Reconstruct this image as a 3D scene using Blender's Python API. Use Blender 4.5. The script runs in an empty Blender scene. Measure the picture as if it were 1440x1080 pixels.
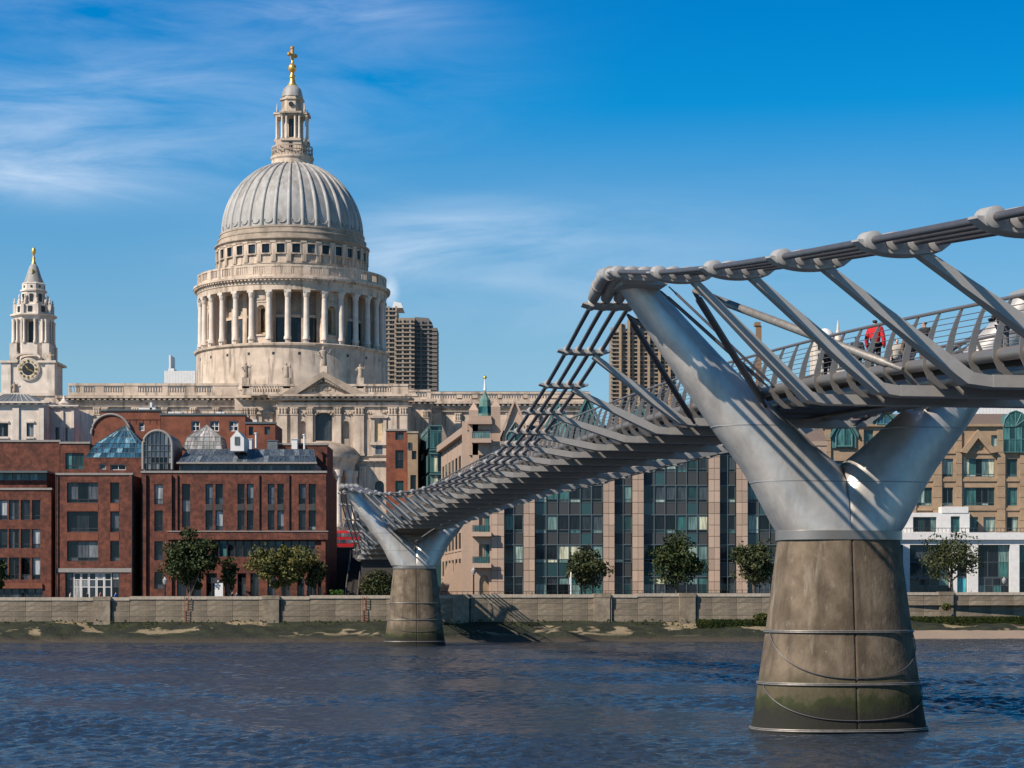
import bpy, bmesh, math, random
import numpy as np
from mathutils import Vector, Matrix
random.seed(7)
PI = math.pi
R = math.radians
scene = bpy.context.scene
COL = scene.collection

# ------------------------------------------------------------------ camera
F = 3000.0          # focal length in photograph pixels (1440 wide)
EYE = 5.0           # eye height above the water
HOR = 844.0         # horizon row
cd = bpy.data.cameras.new('camera')
cam = bpy.data.objects.new('camera', cd)
COL.objects.link(cam)
cam.location = (0, 0, EYE)
cam.rotation_euler = (R(90), 0, 0)
cd.sensor_width = 36
cd.lens = 36 * F / 1440
cd.shift_y = (HOR - 540) / 1440
cd.clip_start = 1
cd.clip_end = 20000
scene.camera = cam

# ------------------------------------------------------------------ light
SUN_EL, SUN_AZ = 39.0, 233.0      # azimuth clockwise from +Y
world = bpy.data.worlds.new('World')
scene.world = world
world.use_nodes = True


def build_world():
    nt = world.node_tree
    N, L = nt.nodes, nt.links
    N.clear()
    out = N.new('ShaderNodeOutputWorld')
    bg = N.new('ShaderNodeBackground')
    bg.inputs['Strength'].default_value = 0.10
    L.new(bg.outputs[0], out.inputs[0])
    sky = N.new('ShaderNodeTexSky')
    sky.sky_type = 'NISHITA'
    sky.sun_disc = False
    sky.sun_elevation = R(SUN_EL)
    sky.sun_rotation = R(SUN_AZ)
    sky.air_density = 1.0
    sky.dust_density = 0.0
    sky.ozone_density = 5.0
    tc = N.new('ShaderNodeTexCoord')
    # polarised look: sample the sky a little higher than it stands
    sep = N.new('ShaderNodeSeparateXYZ'); L.new(tc.outputs['Generated'], sep.inputs[0])
    mz = N.new('ShaderNodeMath'); mz.operation = 'MULTIPLY_ADD'
    mz.inputs[1].default_value = 1.5; mz.inputs[2].default_value = 0.16
    L.new(sep.outputs[2], mz.inputs[0])
    cmb = N.new('ShaderNodeCombineXYZ')
    L.new(sep.outputs[0], cmb.inputs[0]); L.new(sep.outputs[1], cmb.inputs[1]); L.new(mz.outputs[0], cmb.inputs[2])
    nrm = N.new('ShaderNodeVectorMath'); nrm.operation = 'NORMALIZE'
    L.new(cmb.outputs[0], nrm.inputs[0]); L.new(nrm.outputs[0], sky.inputs[0])
    tint = N.new('ShaderNodeMix'); tint.data_type = 'RGBA'; tint.blend_type = 'MULTIPLY'
    tint.inputs[0].default_value = 1.0
    rmp = N.new('ShaderNodeValToRGB')
    rmp.color_ramp.elements[0].position = 0.0; rmp.color_ramp.elements[0].color = (1.5, 1.45, 1.1, 1)
    rmp.color_ramp.elements[1].position = 0.60; rmp.color_ramp.elements[1].color = (0.30, 0.55, 0.68, 1)
    for p_, c_ in ((.11, (1.50, 1.60, 1.19)), (.18, (.76, 1.48, 1.41)), (.225, (.035, 1.26, 1.52)), (.265, (.005, 1.11, 1.51)), (.36, (.05, .9, 1.2))):
        e_ = rmp.color_ramp.elements.new(p_); e_.color = (*c_, 1)
    L.new(sep.outputs[2], rmp.inputs[0])
    L.new(sky.outputs[0], tint.inputs[6]); L.new(rmp.outputs[0], tint.inputs[7])
    # wispy clouds, fixed to directions of the sky
    mp = N.new('ShaderNodeMapping'); mp.inputs['Scale'].default_value = (7, 7, 34)
    mp.inputs['Rotation'].default_value = (0, R(9), 0)
    L.new(tc.outputs['Generated'], mp.inputs[0])
    nz = N.new('ShaderNodeTexNoise'); nz.inputs['Scale'].default_value = 1.2
    nz.inputs['Detail'].default_value = 9; nz.inputs['Roughness'].default_value = 0.6
    nz.inputs['Distortion'].default_value = 0.9
    L.new(mp.outputs[0], nz.inputs['Vector'])
    r1 = N.new('ShaderNodeMapRange'); r1.inputs[1].default_value = 0.30; r1.inputs[2].default_value = 0.80
    L.new(nz.outputs[0], r1.inputs[0])
    total = None
    blobs = [(20, 238, .065, .012, .44), (90, 195, .11, .026, .30), (280, 120, .12, .035, .20), (500, 14, .05, .007, .28), (640, 322, .05, .012, .30),
             (560, 362, .03, .009, .30), (720, 380, .12, .025, .24), (150, 20, .16, .03, .10), (900, 300, .16, .025, .04), (548, 412, .0035, .006, 1.6)]
    for px, py, wx, wz, amp in blobs:
        d = Vector((px - 720, F, HOR - py)).normalized()
        sb = N.new('ShaderNodeVectorMath'); sb.operation = 'SUBTRACT'; sb.inputs[1].default_value = d
        L.new(tc.outputs['Generated'], sb.inputs[0])
        ml = N.new('ShaderNodeVectorMath'); ml.operation = 'MULTIPLY'; ml.inputs[1].default_value = (1 / wx, 1 / wx, 1 / wz)
        L.new(sb.outputs[0], ml.inputs[0])
        ln = N.new('ShaderNodeVectorMath'); ln.operation = 'LENGTH'; L.new(ml.outputs[0], ln.inputs[0])
        mr = N.new('ShaderNodeMapRange'); mr.interpolation_type = 'SMOOTHSTEP'
        mr.inputs[1].default_value = 0; mr.inputs[2].default_value = 1.7
        mr.inputs[3].default_value = amp; mr.inputs[4].default_value = 0
        L.new(ln.outputs['Value'], mr.inputs[0])
        if total is None:
            total = mr
        else:
            a = N.new('ShaderNodeMath'); a.operation = 'ADD'
            L.new(total.outputs[0], a.inputs[0]); L.new(mr.outputs[0], a.inputs[1]); total = a
    ab = N.new('ShaderNodeMath'); ab.operation = 'ADD'; ab.inputs[1].default_value = 0.0
    L.new(total.outputs[0], ab.inputs[0])
    m = N.new('ShaderNodeMath'); m.operation = 'MULTIPLY'; m.use_clamp = True
    L.new(ab.outputs[0], m.inputs[0]); L.new(r1.outputs[0], m.inputs[1])
    mix = N.new('ShaderNodeMix'); mix.data_type = 'RGBA'
    mix.inputs[7].default_value = (7.4, 7.9, 8.8, 1)
    L.new(m.outputs[0], mix.inputs[0]); L.new(tint.outputs[2], mix.inputs[6])
    L.new(mix.outputs[2], bg.inputs['Color'])


build_world()
sd = bpy.data.lights.new('sun', 'SUN')
sd.energy = 5.0
sd.angle = R(0.53)
sd.color = (1.0, 0.90, 0.77)
sun = bpy.data.objects.new('sun', sd)
COL.objects.link(sun)
az, el = R(SUN_AZ), R(SUN_EL)
tosun = Vector((math.sin(az) * math.cos(el), math.cos(az) * math.cos(el), math.sin(el)))
sun.rotation_euler = tosun.to_track_quat('Z', 'Y').to_euler()
sun.location = (0, 0, 200)
scene.view_settings.view_transform = 'Standard'
scene.view_settings.look = 'None'
scene.view_settings.gamma = 1
scene.view_settings.exposure = 0.40
scene.view_settings.use_curve_mapping = False
scene.render.engine = 'CYCLES'

# ------------------------------------------------------------------ helpers
def PX(px, Y): return (px - 720) * Y / F
def PZ(py, Y): return EYE + (HOR - py) * Y / F

ORG = {}


def thing(name, label, cat, loc=(0, 0, 0), rz=0, group=None, kind=None):
    o = bpy.data.objects.new(name, None)
    COL.objects.link(o)
    o.location = loc
    o.rotation_euler = (0, 0, rz)
    o.empty_display_size = 0.5
    ORG[o.name] = Vector(loc) if rz == 0 else Vector((0, 0, 0))
    if label: o['label'] = label
    if cat: o['category'] = cat
    if group: o['group'] = group
    if kind: o['kind'] = kind
    return o


def place(name, me, parent=None, loc=(0, 0, 0), rot=(0, 0, 0), label=None, kind=None, scale=None):
    o = bpy.data.objects.new(name, me)
    COL.objects.link(o)
    if parent: o.parent = parent
    o.location = loc
    o.rotation_euler = rot
    if scale: o.scale = scale
    if label: o['label'] = label
    if kind: o['kind'] = kind
    return o


class MB:
    def __init__(s, xf=None):
        s.v = []; s.f = []; s.xf = xf

    def add(s, vs, fs):
        n = len(s.v)
        if s.xf is not None:
            vs = [tuple(s.xf @ Vector(p)) for p in vs]
        s.v += [tuple(p) for p in vs]
        s.f += [tuple(i + n for i in f) for f in fs]

    def box(s, x0, x1, y0, y1, z0, z1):
        if x0 > x1: x0, x1 = x1, x0
        if y0 > y1: y0, y1 = y1, y0
        if z0 > z1: z0, z1 = z1, z0
        s.add([(x0, y0, z0), (x1, y0, z0), (x1, y1, z0), (x0, y1, z0), (x0, y0, z1), (x1, y0, z1), (x1, y1, z1), (x0, y1, z1)],
              [(0, 3, 2, 1), (4, 5, 6, 7), (0, 1, 5, 4), (1, 2, 6, 5), (2, 3, 7, 6), (3, 0, 4, 7)])

    def prism(s, poly, y0, y1):
        """poly in (x,z), extruded along y"""
        n = len(poly)
        vs = [(p[0], y0, p[1]) for p in poly] + [(p[0], y1, p[1]) for p in poly]
        fs = [tuple(range(n)), tuple(range(2 * n - 1, n - 1, -1))]
        for i in range(n):
            j = (i + 1) % n
            fs.append((i, i + n, j + n, j))
        s.add(vs, fs)

    def loft(s, rings, caps=True, closed=True):
        n = len(rings[0])
        vs = [p for r in rings for p in r]
        fs = []
        for k in range(len(rings) - 1):
            for i in range(n if closed else n - 1):
                j = (i + 1) % n
                fs.append((k * n + i, k * n + j, (k + 1) * n + j, (k + 1) * n + i))
        if caps:
            fs.append(tuple(range(n - 1, -1, -1)))
            fs.append(tuple((len(rings) - 1) * n + i for i in range(n)))
        s.add(vs, fs)

    def lathe(s, prof, cx=0, cy=0, n=32, sx=1, sy=1, caps=True, rot=0):
        rings = []
        for r, z in prof:
            rings.append([(cx + r * sx * math.cos(2 * PI * i / n + rot), cy + r * sy * math.sin(2 * PI * i / n + rot), z) for i in range(n)])
        s.loft(rings, caps)

    def arc(s, prof, cx, cy, a0, a1, n):
        """profile (r,z) closed polygon swept between angles (degrees), angle 0 faces the camera (-y), positive to the right"""
        rings = []
        for k in range(n + 1):
            a = R(a0 + (a1 - a0) * k / n)
            rings.append([(cx + r * math.sin(a), cy - r * math.cos(a), z) for r, z in prof])
        s.loft(rings, True)

    def tube(s, pts, r, n=8, caps=True):
        pts = [Vector(p) for p in pts]
        rs = r if isinstance(r, (list, tuple)) else [r] * len(pts)
        rings = []
        for i, p in enumerate(pts):
            a = pts[max(i - 1, 0)]; b = pts[min(i + 1, len(pts) - 1)]
            d = (b - a).normalized()
            up = Vector((0, 0, 1)) if abs(d.z) < 0.95 else Vector((1, 0, 0))
            u = d.cross(up).normalized(); w = u.cross(d)
            rings.append([tuple(p + (u * math.cos(2 * PI * k / n) + w * math.sin(2 * PI * k / n)) * rs[i]) for k in range(n)])
        s.loft(rings, caps)

    def facade(s, x0, x1, z0, z1, y, holes, depth=0.3):
        """wall sheet at y with rectangular holes, reveals run back by depth"""
        xs = sorted(set([x0, x1] + [min(max(v, x0), x1) for h in holes for v in h[:2]]))
        zs = sorted(set([z0, z1] + [min(max(v, z0), z1) for h in holes for v in h[2:4]]))
        for i in range(len(xs) - 1):
            for k in range(len(zs) - 1):
                cx, cz = (xs[i] + xs[i + 1]) / 2, (zs[k] + zs[k + 1]) / 2
                if any(h[0] < cx < h[1] and h[2] < cz < h[3] for h in holes): continue
                s.add([(xs[i], y, zs[k]), (xs[i + 1], y, zs[k]), (xs[i + 1], y, zs[k + 1]), (xs[i], y, zs[k + 1])], [(0, 1, 2, 3)])
        for a, b, c, d in [h[:4] for h in holes]:
            a, b, c, d = max(a, x0), min(b, x1), max(c, z0), min(d, z1)
            Y = y + depth
            s.add([(a, y, c), (a, Y, c), (a, Y, d), (a, y, d)], [(0, 1, 2, 3)])
            s.add([(b, y, c), (b, Y, c), (b, Y, d), (b, y, d)], [(3, 2, 1, 0)])
            s.add([(a, y, c), (b, y, c), (b, Y, c), (a, Y, c)], [(0, 1, 2, 3)])
            s.add([(a, y, d), (b, y, d), (b, Y, d), (a, Y, d)], [(3, 2, 1, 0)])
        # side, top returns
        s.box(x0, x1, y + depth + 0.12, y + depth + 0.5, z0, z1)
        for xa in (x0, x1):
            s.add([(xa, y, z0), (xa, y + depth + .12, z0), (xa, y + depth + .12, z1), (xa, y, z1)], [(0, 1, 2, 3)])
        s.add([(x0, y, z1), (x1, y, z1), (x1, y + depth + .12, z1), (x0, y + depth + .12, z1)], [(0, 1, 2, 3)])

    def archwall(s, x0, x1, z0, z1, y, a0, a1, b0, b1, depth, n=10, back=True, rise=None):
        """wall piece with one arched opening a0..a1, from b0, springing so that the crown is at b1"""
        rad = (a1 - a0) / 2
        h = rad if rise is None else rise
        cx = (a0 + a1) / 2; sp = b1 - h
        q = lambda p: s.add(p, [(0, 1, 2, 3)])
        q([(x0, y, z0), (a0, y, z0), (a0, y, z1), (x0, y, z1)])
        q([(a1, y, z0), (x1, y, z0), (x1, y, z1), (a1, y, z1)])
        if b0 > z0: q([(a0, y, z0), (a1, y, z0), (a1, y, b0), (a0, y, b0)])
        pts = [(cx - rad * math.cos(PI * i / n), sp + h * math.sin(PI * i / n)) for i in range(n + 1)]
        Y = y + depth
        for i in range(n):
            (xa, za), (xb, zb) = pts[i], pts[i + 1]
            q([(xa, y, za), (xb, y, zb), (xb, y, z1), (xa, y, z1)])
            q([(xa, y, za), (xa, Y, za), (xb, Y, zb), (xb, y, zb)])
        q([(a0, y, b0), (a0, Y, b0), (a0, Y, sp), (a0, y, sp)])
        q([(a1, y, b0), (a1, y, sp), (a1, Y, sp), (a1, Y, b0)])
        q([(a0, y, b0), (a1, y, b0), (a1, Y, b0), (a0, Y, b0)])
        if back: q([(a0, Y, b0), (a1, Y, b0), (a1, Y, b1), (a0, Y, b1)])

    def mesh(s, name, mat, origin=None, smooth=None):
        me = bpy.data.meshes.new(name)
        vs = s.v
        if origin is not None and (origin[0] or origin[1] or origin[2]):
            ox, oy, oz = origin
            vs = [(a - ox, b - oy, c - oz) for a, b, c in vs]
        me.from_pydata(vs, [], s.f)
        me.materials.append(mat)
        if smooth:
            me.polygons.foreach_set('use_smooth', [True] * len(me.polygons))
            try: me.set_sharp_from_angle(angle=R(smooth))
            except Exception: pass
        me.update()
        return me

    def build(s, name, mat, parent=None, label=None, smooth=None, kind=None, cat=None, group=None):
        org = ORG.get(parent.name) if parent else None
        o = place(name, s.mesh(name, mat, org, smooth), parent, label=label, kind=kind)
        if cat: o['category'] = cat
        if group: o['group'] = group
        return o

# ------------------------------------------------------------------ materials
def mat(name, col, rough=0.8, metal=0.0, noise=0.0, nscale=1.0, stretch=(1, 1, 1), col2=None, bump=0.0, bscale=4.0, spec=0.5,
        rnd=0.0, streak=None, coords='Object', lo=0.35, hi=0.65):
    m = bpy.data.materials.new(name)
    m.use_nodes = True
    nt = m.node_tree; N, L = nt.nodes, nt.links
    b = N['Principled BSDF']
    b.inputs['Roughness'].default_value = rough
    b.inputs['Metallic'].default_value = metal
    b.inputs['Specular IOR Level'].default_value = spec
    c = (*col, 1)
    tc = N.new('ShaderNodeTexCoord')
    src = None

    def mix(a, bcol, fac, mode='MIX'):
        x = N.new('ShaderNodeMix'); x.data_type = 'RGBA'; x.blend_type = mode
        if isinstance(fac, float): x.inputs[0].default_value = fac
        else: L.new(fac, x.inputs[0])
        if isinstance(a, tuple): x.inputs[6].default_value = a
        else: L.new(a, x.inputs[6])
        if isinstance(bcol, tuple): x.inputs[7].default_value = bcol
        else: L.new(bcol, x.inputs[7])
        return x.outputs[2]

    def noise_fac(scale, st, detail=6, l=lo, h=hi, rough_=0.6):
        mp = N.new('ShaderNodeMapping'); mp.inputs['Scale'].default_value = st
        L.new(tc.outputs[coords], mp.inputs[0])
        nz = N.new('ShaderNodeTexNoise'); nz.inputs['Scale'].default_value = scale; nz.inputs['Detail'].default_value = detail
        nz.inputs['Roughness'].default_value = rough_
        L.new(mp.outputs[0], nz.inputs['Vector'])
        mr = N.new('ShaderNodeMapRange'); mr.inputs[1].default_value = l; mr.inputs[2].default_value = h
        L.new(nz.outputs[0], mr.inputs[0])
        return mr.outputs[0], nz.outputs[0]
    cur = c
    if col2:
        f, _ = noise_fac(nscale, stretch)
        cur = mix(cur, (*col2, 1), f)
    if noise:
        f, _ = noise_fac(nscale * 3.1, stretch)
        v = 1 - noise
        cur = mix(cur, mix(cur, (v, v, v, 1), 1.0, 'MULTIPLY'), f)
    if streak:
        scol, sc, st, l, h = streak
        f, _ = noise_fac(sc, st, 8, l, h)
        cur = mix(cur, (*scol, 1), f)
    if rnd:
        oi = N.new('ShaderNodeObjectInfo')
        mr = N.new('ShaderNodeMapRange'); mr.inputs[3].default_value = 1 - rnd; mr.inputs[4].default_value = 1 + rnd * .4
        L.new(oi.outputs['Random'], mr.inputs[0])
        hsv = N.new('ShaderNodeHueSaturation')
        L.new(mr.outputs[0], hsv.inputs['Value'])
        if isinstance(cur, tuple): hsv.inputs['Color'].default_value = cur
        else: L.new(cur, hsv.inputs['Color'])
        cur = hsv.outputs[0]
    if isinstance(cur, tuple): b.inputs['Base Color'].default_value = cur
    else: L.new(cur, b.inputs['Base Color'])
    if bump:
        _, raw = noise_fac(bscale, (1, 1, 1), 8)
        bp = N.new('ShaderNodeBump'); bp.inputs['Strength'].default_value = bump; bp.inputs['Distance'].default_value = 0.1
        L.new(raw, bp.inputs['Height']); L.new(bp.outputs[0], b.inputs['Normal'])
    return m


M = {}
M['stone'] = mat('portland_stone', (.66, .53, .42), .85, noise=.28, nscale=.12, col2=(.48, .375, .29), bump=.3, bscale=1.5,
                 streak=((.19, .15, .115), .8, (1, 1, .14), .50, .68))
M['stone_pale'] = mat('pale_stone', (.70, .61, .53), .85, noise=.2, nscale=.2, col2=(.57, .485, .41), bump=.2, bscale=1.5,
                      streak=((.28, .23, .185), .6, (1, 1, .18), .55, .74))
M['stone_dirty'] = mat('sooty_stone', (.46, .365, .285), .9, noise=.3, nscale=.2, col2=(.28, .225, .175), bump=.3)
M['stone_ochre'] = mat('ochre_stone', (.60, .40, .20), .9, noise=.2, nscale=.6, col2=(.66, .52, .34))
M['lead'] = mat('lead_roof', (.40, .385, .37), .62, noise=.3, nscale=.3, stretch=(1, 1, .3), col2=(.29, .275, .26), bump=.1, bscale=1.0,
                streak=((.18, .165, .145), .5, (1, 1, .15), .54, .72))
M['slate'] = mat('slate_roof', (.13, .145, .165), .6, noise=.3, nscale=.6)
M['gold'] = mat('gilding', (.72, .42, .10), .38, metal=.75)
M['gold_old'] = mat('old_gilding', (.50, .28, .08), .45, metal=.6)
M['brick'] = mat('red_brick', (.175, .055, .033), .9, noise=.45, nscale=.55, col2=(.10, .032, .021), bump=.4, bscale=6, lo=.40, hi=.60,
                 streak=((.19, .10, .09), .16, (1, 1, .7), .64, .84))
M['brick_old'] = mat('orange_brick', (.26, .085, .045), .9, noise=.3, nscale=.35, col2=(.14, .045, .028), bump=.3, bscale=6)
M['coping'] = mat('concrete_coping', (.27, .245, .225), .8, noise=.2)
M['granite'] = mat('pink_granite', (.42, .30, .225), .7, noise=.12, nscale=1.0, rnd=.22, bump=.05,
                   streak=((.36, .27, .21), .5, (1, 1, .25), .60, .85))
M['beige'] = mat('beige_stone', (.36, .25, .16), .8, noise=.18, nscale=.4, col2=(.29, .20, .125), bump=.1)
M['white'] = mat('white_render', (.66, .645, .63), .7, noise=.12, nscale=.5)
M['frame_dark'] = mat('dark_window_frame', (.035, .038, .042), .5)
M['frame_grey'] = mat('grey_window_frame', (.10, .12, .125), .45, metal=.3)
M['frame_white'] = mat('white_window_frame', (.6, .58, .56), .6)
M['spandrel'] = mat('grey_spandrel', (.034, .037, .038), .6, rnd=.2)
M['spandrel_teal'] = mat('teal_spandrel', (.022, .055, .058), .15, rnd=.3)
M['teal'] = mat('teal_steel', (.06, .15, .15), .5, noise=.15)
M['tower'] = mat('tower_concrete', (.33, .26, .20), .9, noise=.25, nscale=.3, col2=(.25, .20, .16))
M['tower_shaded'] = mat('shaded_tower_concrete', (.15, .135, .125), .9, noise=.25, nscale=.3)  # same tower concrete, with the shade of its right side put into the colour
M['roof_brown'] = mat('brown_roof', (.15, .11, .09), .8, noise=.25)
M['copper'] = mat('green_copper', (.10, .20, .17), .7, noise=.25)
M['black'] = mat('black_paint', (.012, .012, .013), .45)
M['dark'] = mat('dark_wall', (.05, .042, .038), .9, noise=.3)
M['bridge_steel'] = mat('painted_steel', (.38, .355, .33), .45, metal=.25, noise=.10, nscale=1.2, streak=((.27, .26, .25), .6, (1, 1, .35), .58, .85))
M['pylon'] = mat('brushed_pylon_steel', (.66, .615, .57), .38, metal=.50, noise=.16, nscale=.7, bump=.06, bscale=.8,
                 streak=((.36, .34, .32), .8, (1, 1, .35), .50, .72))
M['weld'] = mat('weld_seam', (.30, .29, .28), .5, metal=.5)
M['band'] = mat('fender_steel', (.26, .24, .22), .5, metal=.4, noise=.3, nscale=2)
M['cable'] = mat('dark_cable', (.10, .096, .105), .5, metal=.3, noise=.2)
M['clamp'] = mat('pale_clamp', (.46, .43, .40), .5, metal=.3, noise=.12, rnd=.1, streak=((.25, .23, .21), 2.5, (1, 1, .5), .58, .8))
M['rail'] = mat('stainless_rail', (.27, .24, .215), .38, metal=.6)
M['deck'] = mat('deck_aluminium', (.07, .064, .06), .5, metal=.5, noise=.2, nscale=2, streak=((.10, .09, .085), 1.2, (1, 1, 1), .5, .75))
M['skin'] = mat('skin', (.5, .3, .22), .6)
M['hair'] = mat('hair', (.03, .02, .015), .7)
M['bark'] = mat('bark', (.10, .08, .06), .9, noise=.3)
M['wood'] = mat('wood', (.2, .12, .07), .8)


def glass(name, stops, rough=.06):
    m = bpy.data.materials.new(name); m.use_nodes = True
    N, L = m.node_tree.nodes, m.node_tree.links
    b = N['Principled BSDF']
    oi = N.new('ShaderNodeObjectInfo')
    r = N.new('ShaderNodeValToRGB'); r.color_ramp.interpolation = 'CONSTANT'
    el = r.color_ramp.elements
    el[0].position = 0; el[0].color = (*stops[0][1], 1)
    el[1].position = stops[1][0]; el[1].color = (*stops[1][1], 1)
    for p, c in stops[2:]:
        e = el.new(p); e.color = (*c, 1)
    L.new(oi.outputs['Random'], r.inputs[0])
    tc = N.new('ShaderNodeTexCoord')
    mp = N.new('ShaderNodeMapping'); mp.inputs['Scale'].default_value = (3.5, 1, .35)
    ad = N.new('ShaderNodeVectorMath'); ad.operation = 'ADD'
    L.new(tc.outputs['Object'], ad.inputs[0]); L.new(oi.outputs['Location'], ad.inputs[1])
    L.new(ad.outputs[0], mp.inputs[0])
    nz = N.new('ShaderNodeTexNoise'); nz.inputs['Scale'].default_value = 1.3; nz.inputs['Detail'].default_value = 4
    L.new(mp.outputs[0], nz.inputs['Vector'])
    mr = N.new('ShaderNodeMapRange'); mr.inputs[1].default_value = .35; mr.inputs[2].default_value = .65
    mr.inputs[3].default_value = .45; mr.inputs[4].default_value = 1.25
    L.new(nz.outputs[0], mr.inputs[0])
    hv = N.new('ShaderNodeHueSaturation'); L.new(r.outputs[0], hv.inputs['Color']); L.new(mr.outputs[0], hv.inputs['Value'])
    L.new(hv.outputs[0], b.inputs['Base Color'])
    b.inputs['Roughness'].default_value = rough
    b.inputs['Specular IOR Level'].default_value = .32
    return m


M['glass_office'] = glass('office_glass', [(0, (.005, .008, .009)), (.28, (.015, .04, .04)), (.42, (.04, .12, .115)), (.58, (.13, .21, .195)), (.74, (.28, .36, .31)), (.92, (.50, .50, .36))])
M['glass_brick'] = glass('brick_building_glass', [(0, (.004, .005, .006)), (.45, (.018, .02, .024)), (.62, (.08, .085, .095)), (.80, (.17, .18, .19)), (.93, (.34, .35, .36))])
M['glass_dark'] = glass('dark_glass', [(0, (.01, .011, .014)), (.5, (.025, .03, .035)), (.8, (.05, .06, .07))])
M['glass_blue'] = glass('blue_roof_glass', [(0, (.02, .06, .10)), (.3, (.035, .11, .18)), (.6, (.07, .19, .28)), (.85, (.16, .30, .37))], .12)
M['glass_pale'] = glass('pale_roof_glass', [(0, (.22, .23, .23)), (.4, (.35, .34, .33)), (.8, (.45, .43, .41))], .15)
M['glass_teal'] = glass('teal_glass', [(0, (.012, .045, .048)), (.35, (.03, .10, .10)), (.7, (.06, .17, .165)), (.9, (.15, .27, .25))], .1)
M['glass_slate'] = glass('slate_blue_glass', [(0, (.05, .065, .085)), (.5, (.085, .105, .13)), (.85, (.16, .18, .20))], .15)

M['glass_cyan'] = glass('cyan_glass', [(0, (.04, .28, .34)), (.5, (.06, .34, .40))], .1)
WCACHE = {}


def window(parent, x0, x1, z0, z1, y, nx=1, nz=1, frame='frame_dark', gl='glass_dark', bar=.09, panes=True, name='window', rot=0, weights=None):
    """a glazed opening: frame mesh with mullions, panes as sub-parts; stands in the plane y"""
    w, h = round(x1 - x0, 2), round(z1 - z0, 2)
    if isinstance(nz, (list, tuple)): zcuts = [0] + [v * h for v in nz] + [h]
    else: zcuts = [h * i / nz for i in range(nz + 1)]
    key = (w, h, nx, str(nz), frame, bar)
    if key not in WCACHE:
        mb = MB()
        t = bar
        mb.box(0, w, -.04, .06, 0, t); mb.box(0, w, -.04, .06, h - t, h)
        mb.box(0, t, -.04, .06, t, h - t); mb.box(w - t, w, -.04, .06, t, h - t)
        for i in range(1, nx):
            c = w * i / nx; mb.box(c - t * .4, c + t * .4, -.03, .05, t, h - t)
        for zc in zcuts[1:-1]:
            mb.box(t, w - t, -.035, .055, zc - t * .4, zc + t * .4)
        WCACHE[key] = mb.mesh(name, M[frame])
    org = ORG[parent.name]
    f = place(name, WCACHE[key], parent, (x0 - org.x, y - org.y, z0 - org.z), (0, 0, rot))
    gls = gl if isinstance(gl, (list, tuple)) else [gl]
    pz = [(zcuts[i], zcuts[i + 1]) for i in range(len(zcuts) - 1)]
    for i in range(nx if panes else 1):
        for a, b in (pz if panes else [(0, h)]):
            pw, ph = (w / nx if panes else w), b - a
            g = random.choice(gls)
            pk = ('p', round(pw, 2), round(ph, 2), g)
            if pk not in WCACHE:
                mb = MB(); mb.box(-pw / 2, pw / 2, 0, .02, -ph / 2, ph / 2)
                WCACHE[pk] = mb.mesh('pane', M[g])
            place('pane', WCACHE[pk], f, ((i + .5) * pw if panes else w / 2, .012, a + ph / 2),
                  (random.gauss(0, .006), 0, random.gauss(0, .008)))
    return f


def bump_noise_grid(nx, ny, seed, k=3):
    rng = np.random.RandomState(seed)
    return rng


# ================================================================== SETTING
# ---- water
def water_material():
    m = bpy.data.materials.new('river_water'); m.use_nodes = True
    N, L = m.node_tree.nodes, m.node_tree.links
    b = N['Principled BSDF']
    b.inputs['Base Color'].default_value = (.022, .033, .052, 1)
    b.inputs['Roughness'].default_value = .10
    b.inputs['IOR'].default_value = 1.40
    tc = N.new('ShaderNodeTexCoord')
    mp = N.new('ShaderNodeMapping'); mp.inputs['Scale'].default_value = (1, 1.6, 1)
    L.new(tc.outputs['Object'], mp.inputs[0])
    n1 = N.new('ShaderNodeTexNoise'); n1.inputs['Scale'].default_value = 2.2; n1.inputs['Detail'].default_value = 6
    n1.inputs['Roughness'].default_value = .55
    L.new(mp.outputs[0], n1.inputs['Vector'])
    bp = N.new('ShaderNodeBump'); bp.inputs['Strength'].default_value = .8; bp.inputs['Distance'].default_value = .20
    mp2 = N.new('ShaderNodeMapping'); mp2.inputs['Scale'].default_value = (.55, 1.5, 1)
    L.new(tc.outputs['Object'], mp2.inputs[0])
    n2 = N.new('ShaderNodeTexNoise'); n2.inputs['Scale'].default_value = .55; n2.inputs['Detail'].default_value = 4
    L.new(mp2.outputs[0], n2.inputs['Vector'])
    b0 = N.new('ShaderNodeBump'); b0.inputs['Strength'].default_value = .55; b0.inputs['Distance'].default_value = .5
    L.new(n2.outputs[0], b0.inputs['Height']); L.new(b0.outputs[0], bp.inputs['Normal'])
    L.new(n1.outputs[0], bp.inputs['Height']); L.new(bp.outputs[0], b.inputs['Normal'])
    return m


M['water'] = water_material()


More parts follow.
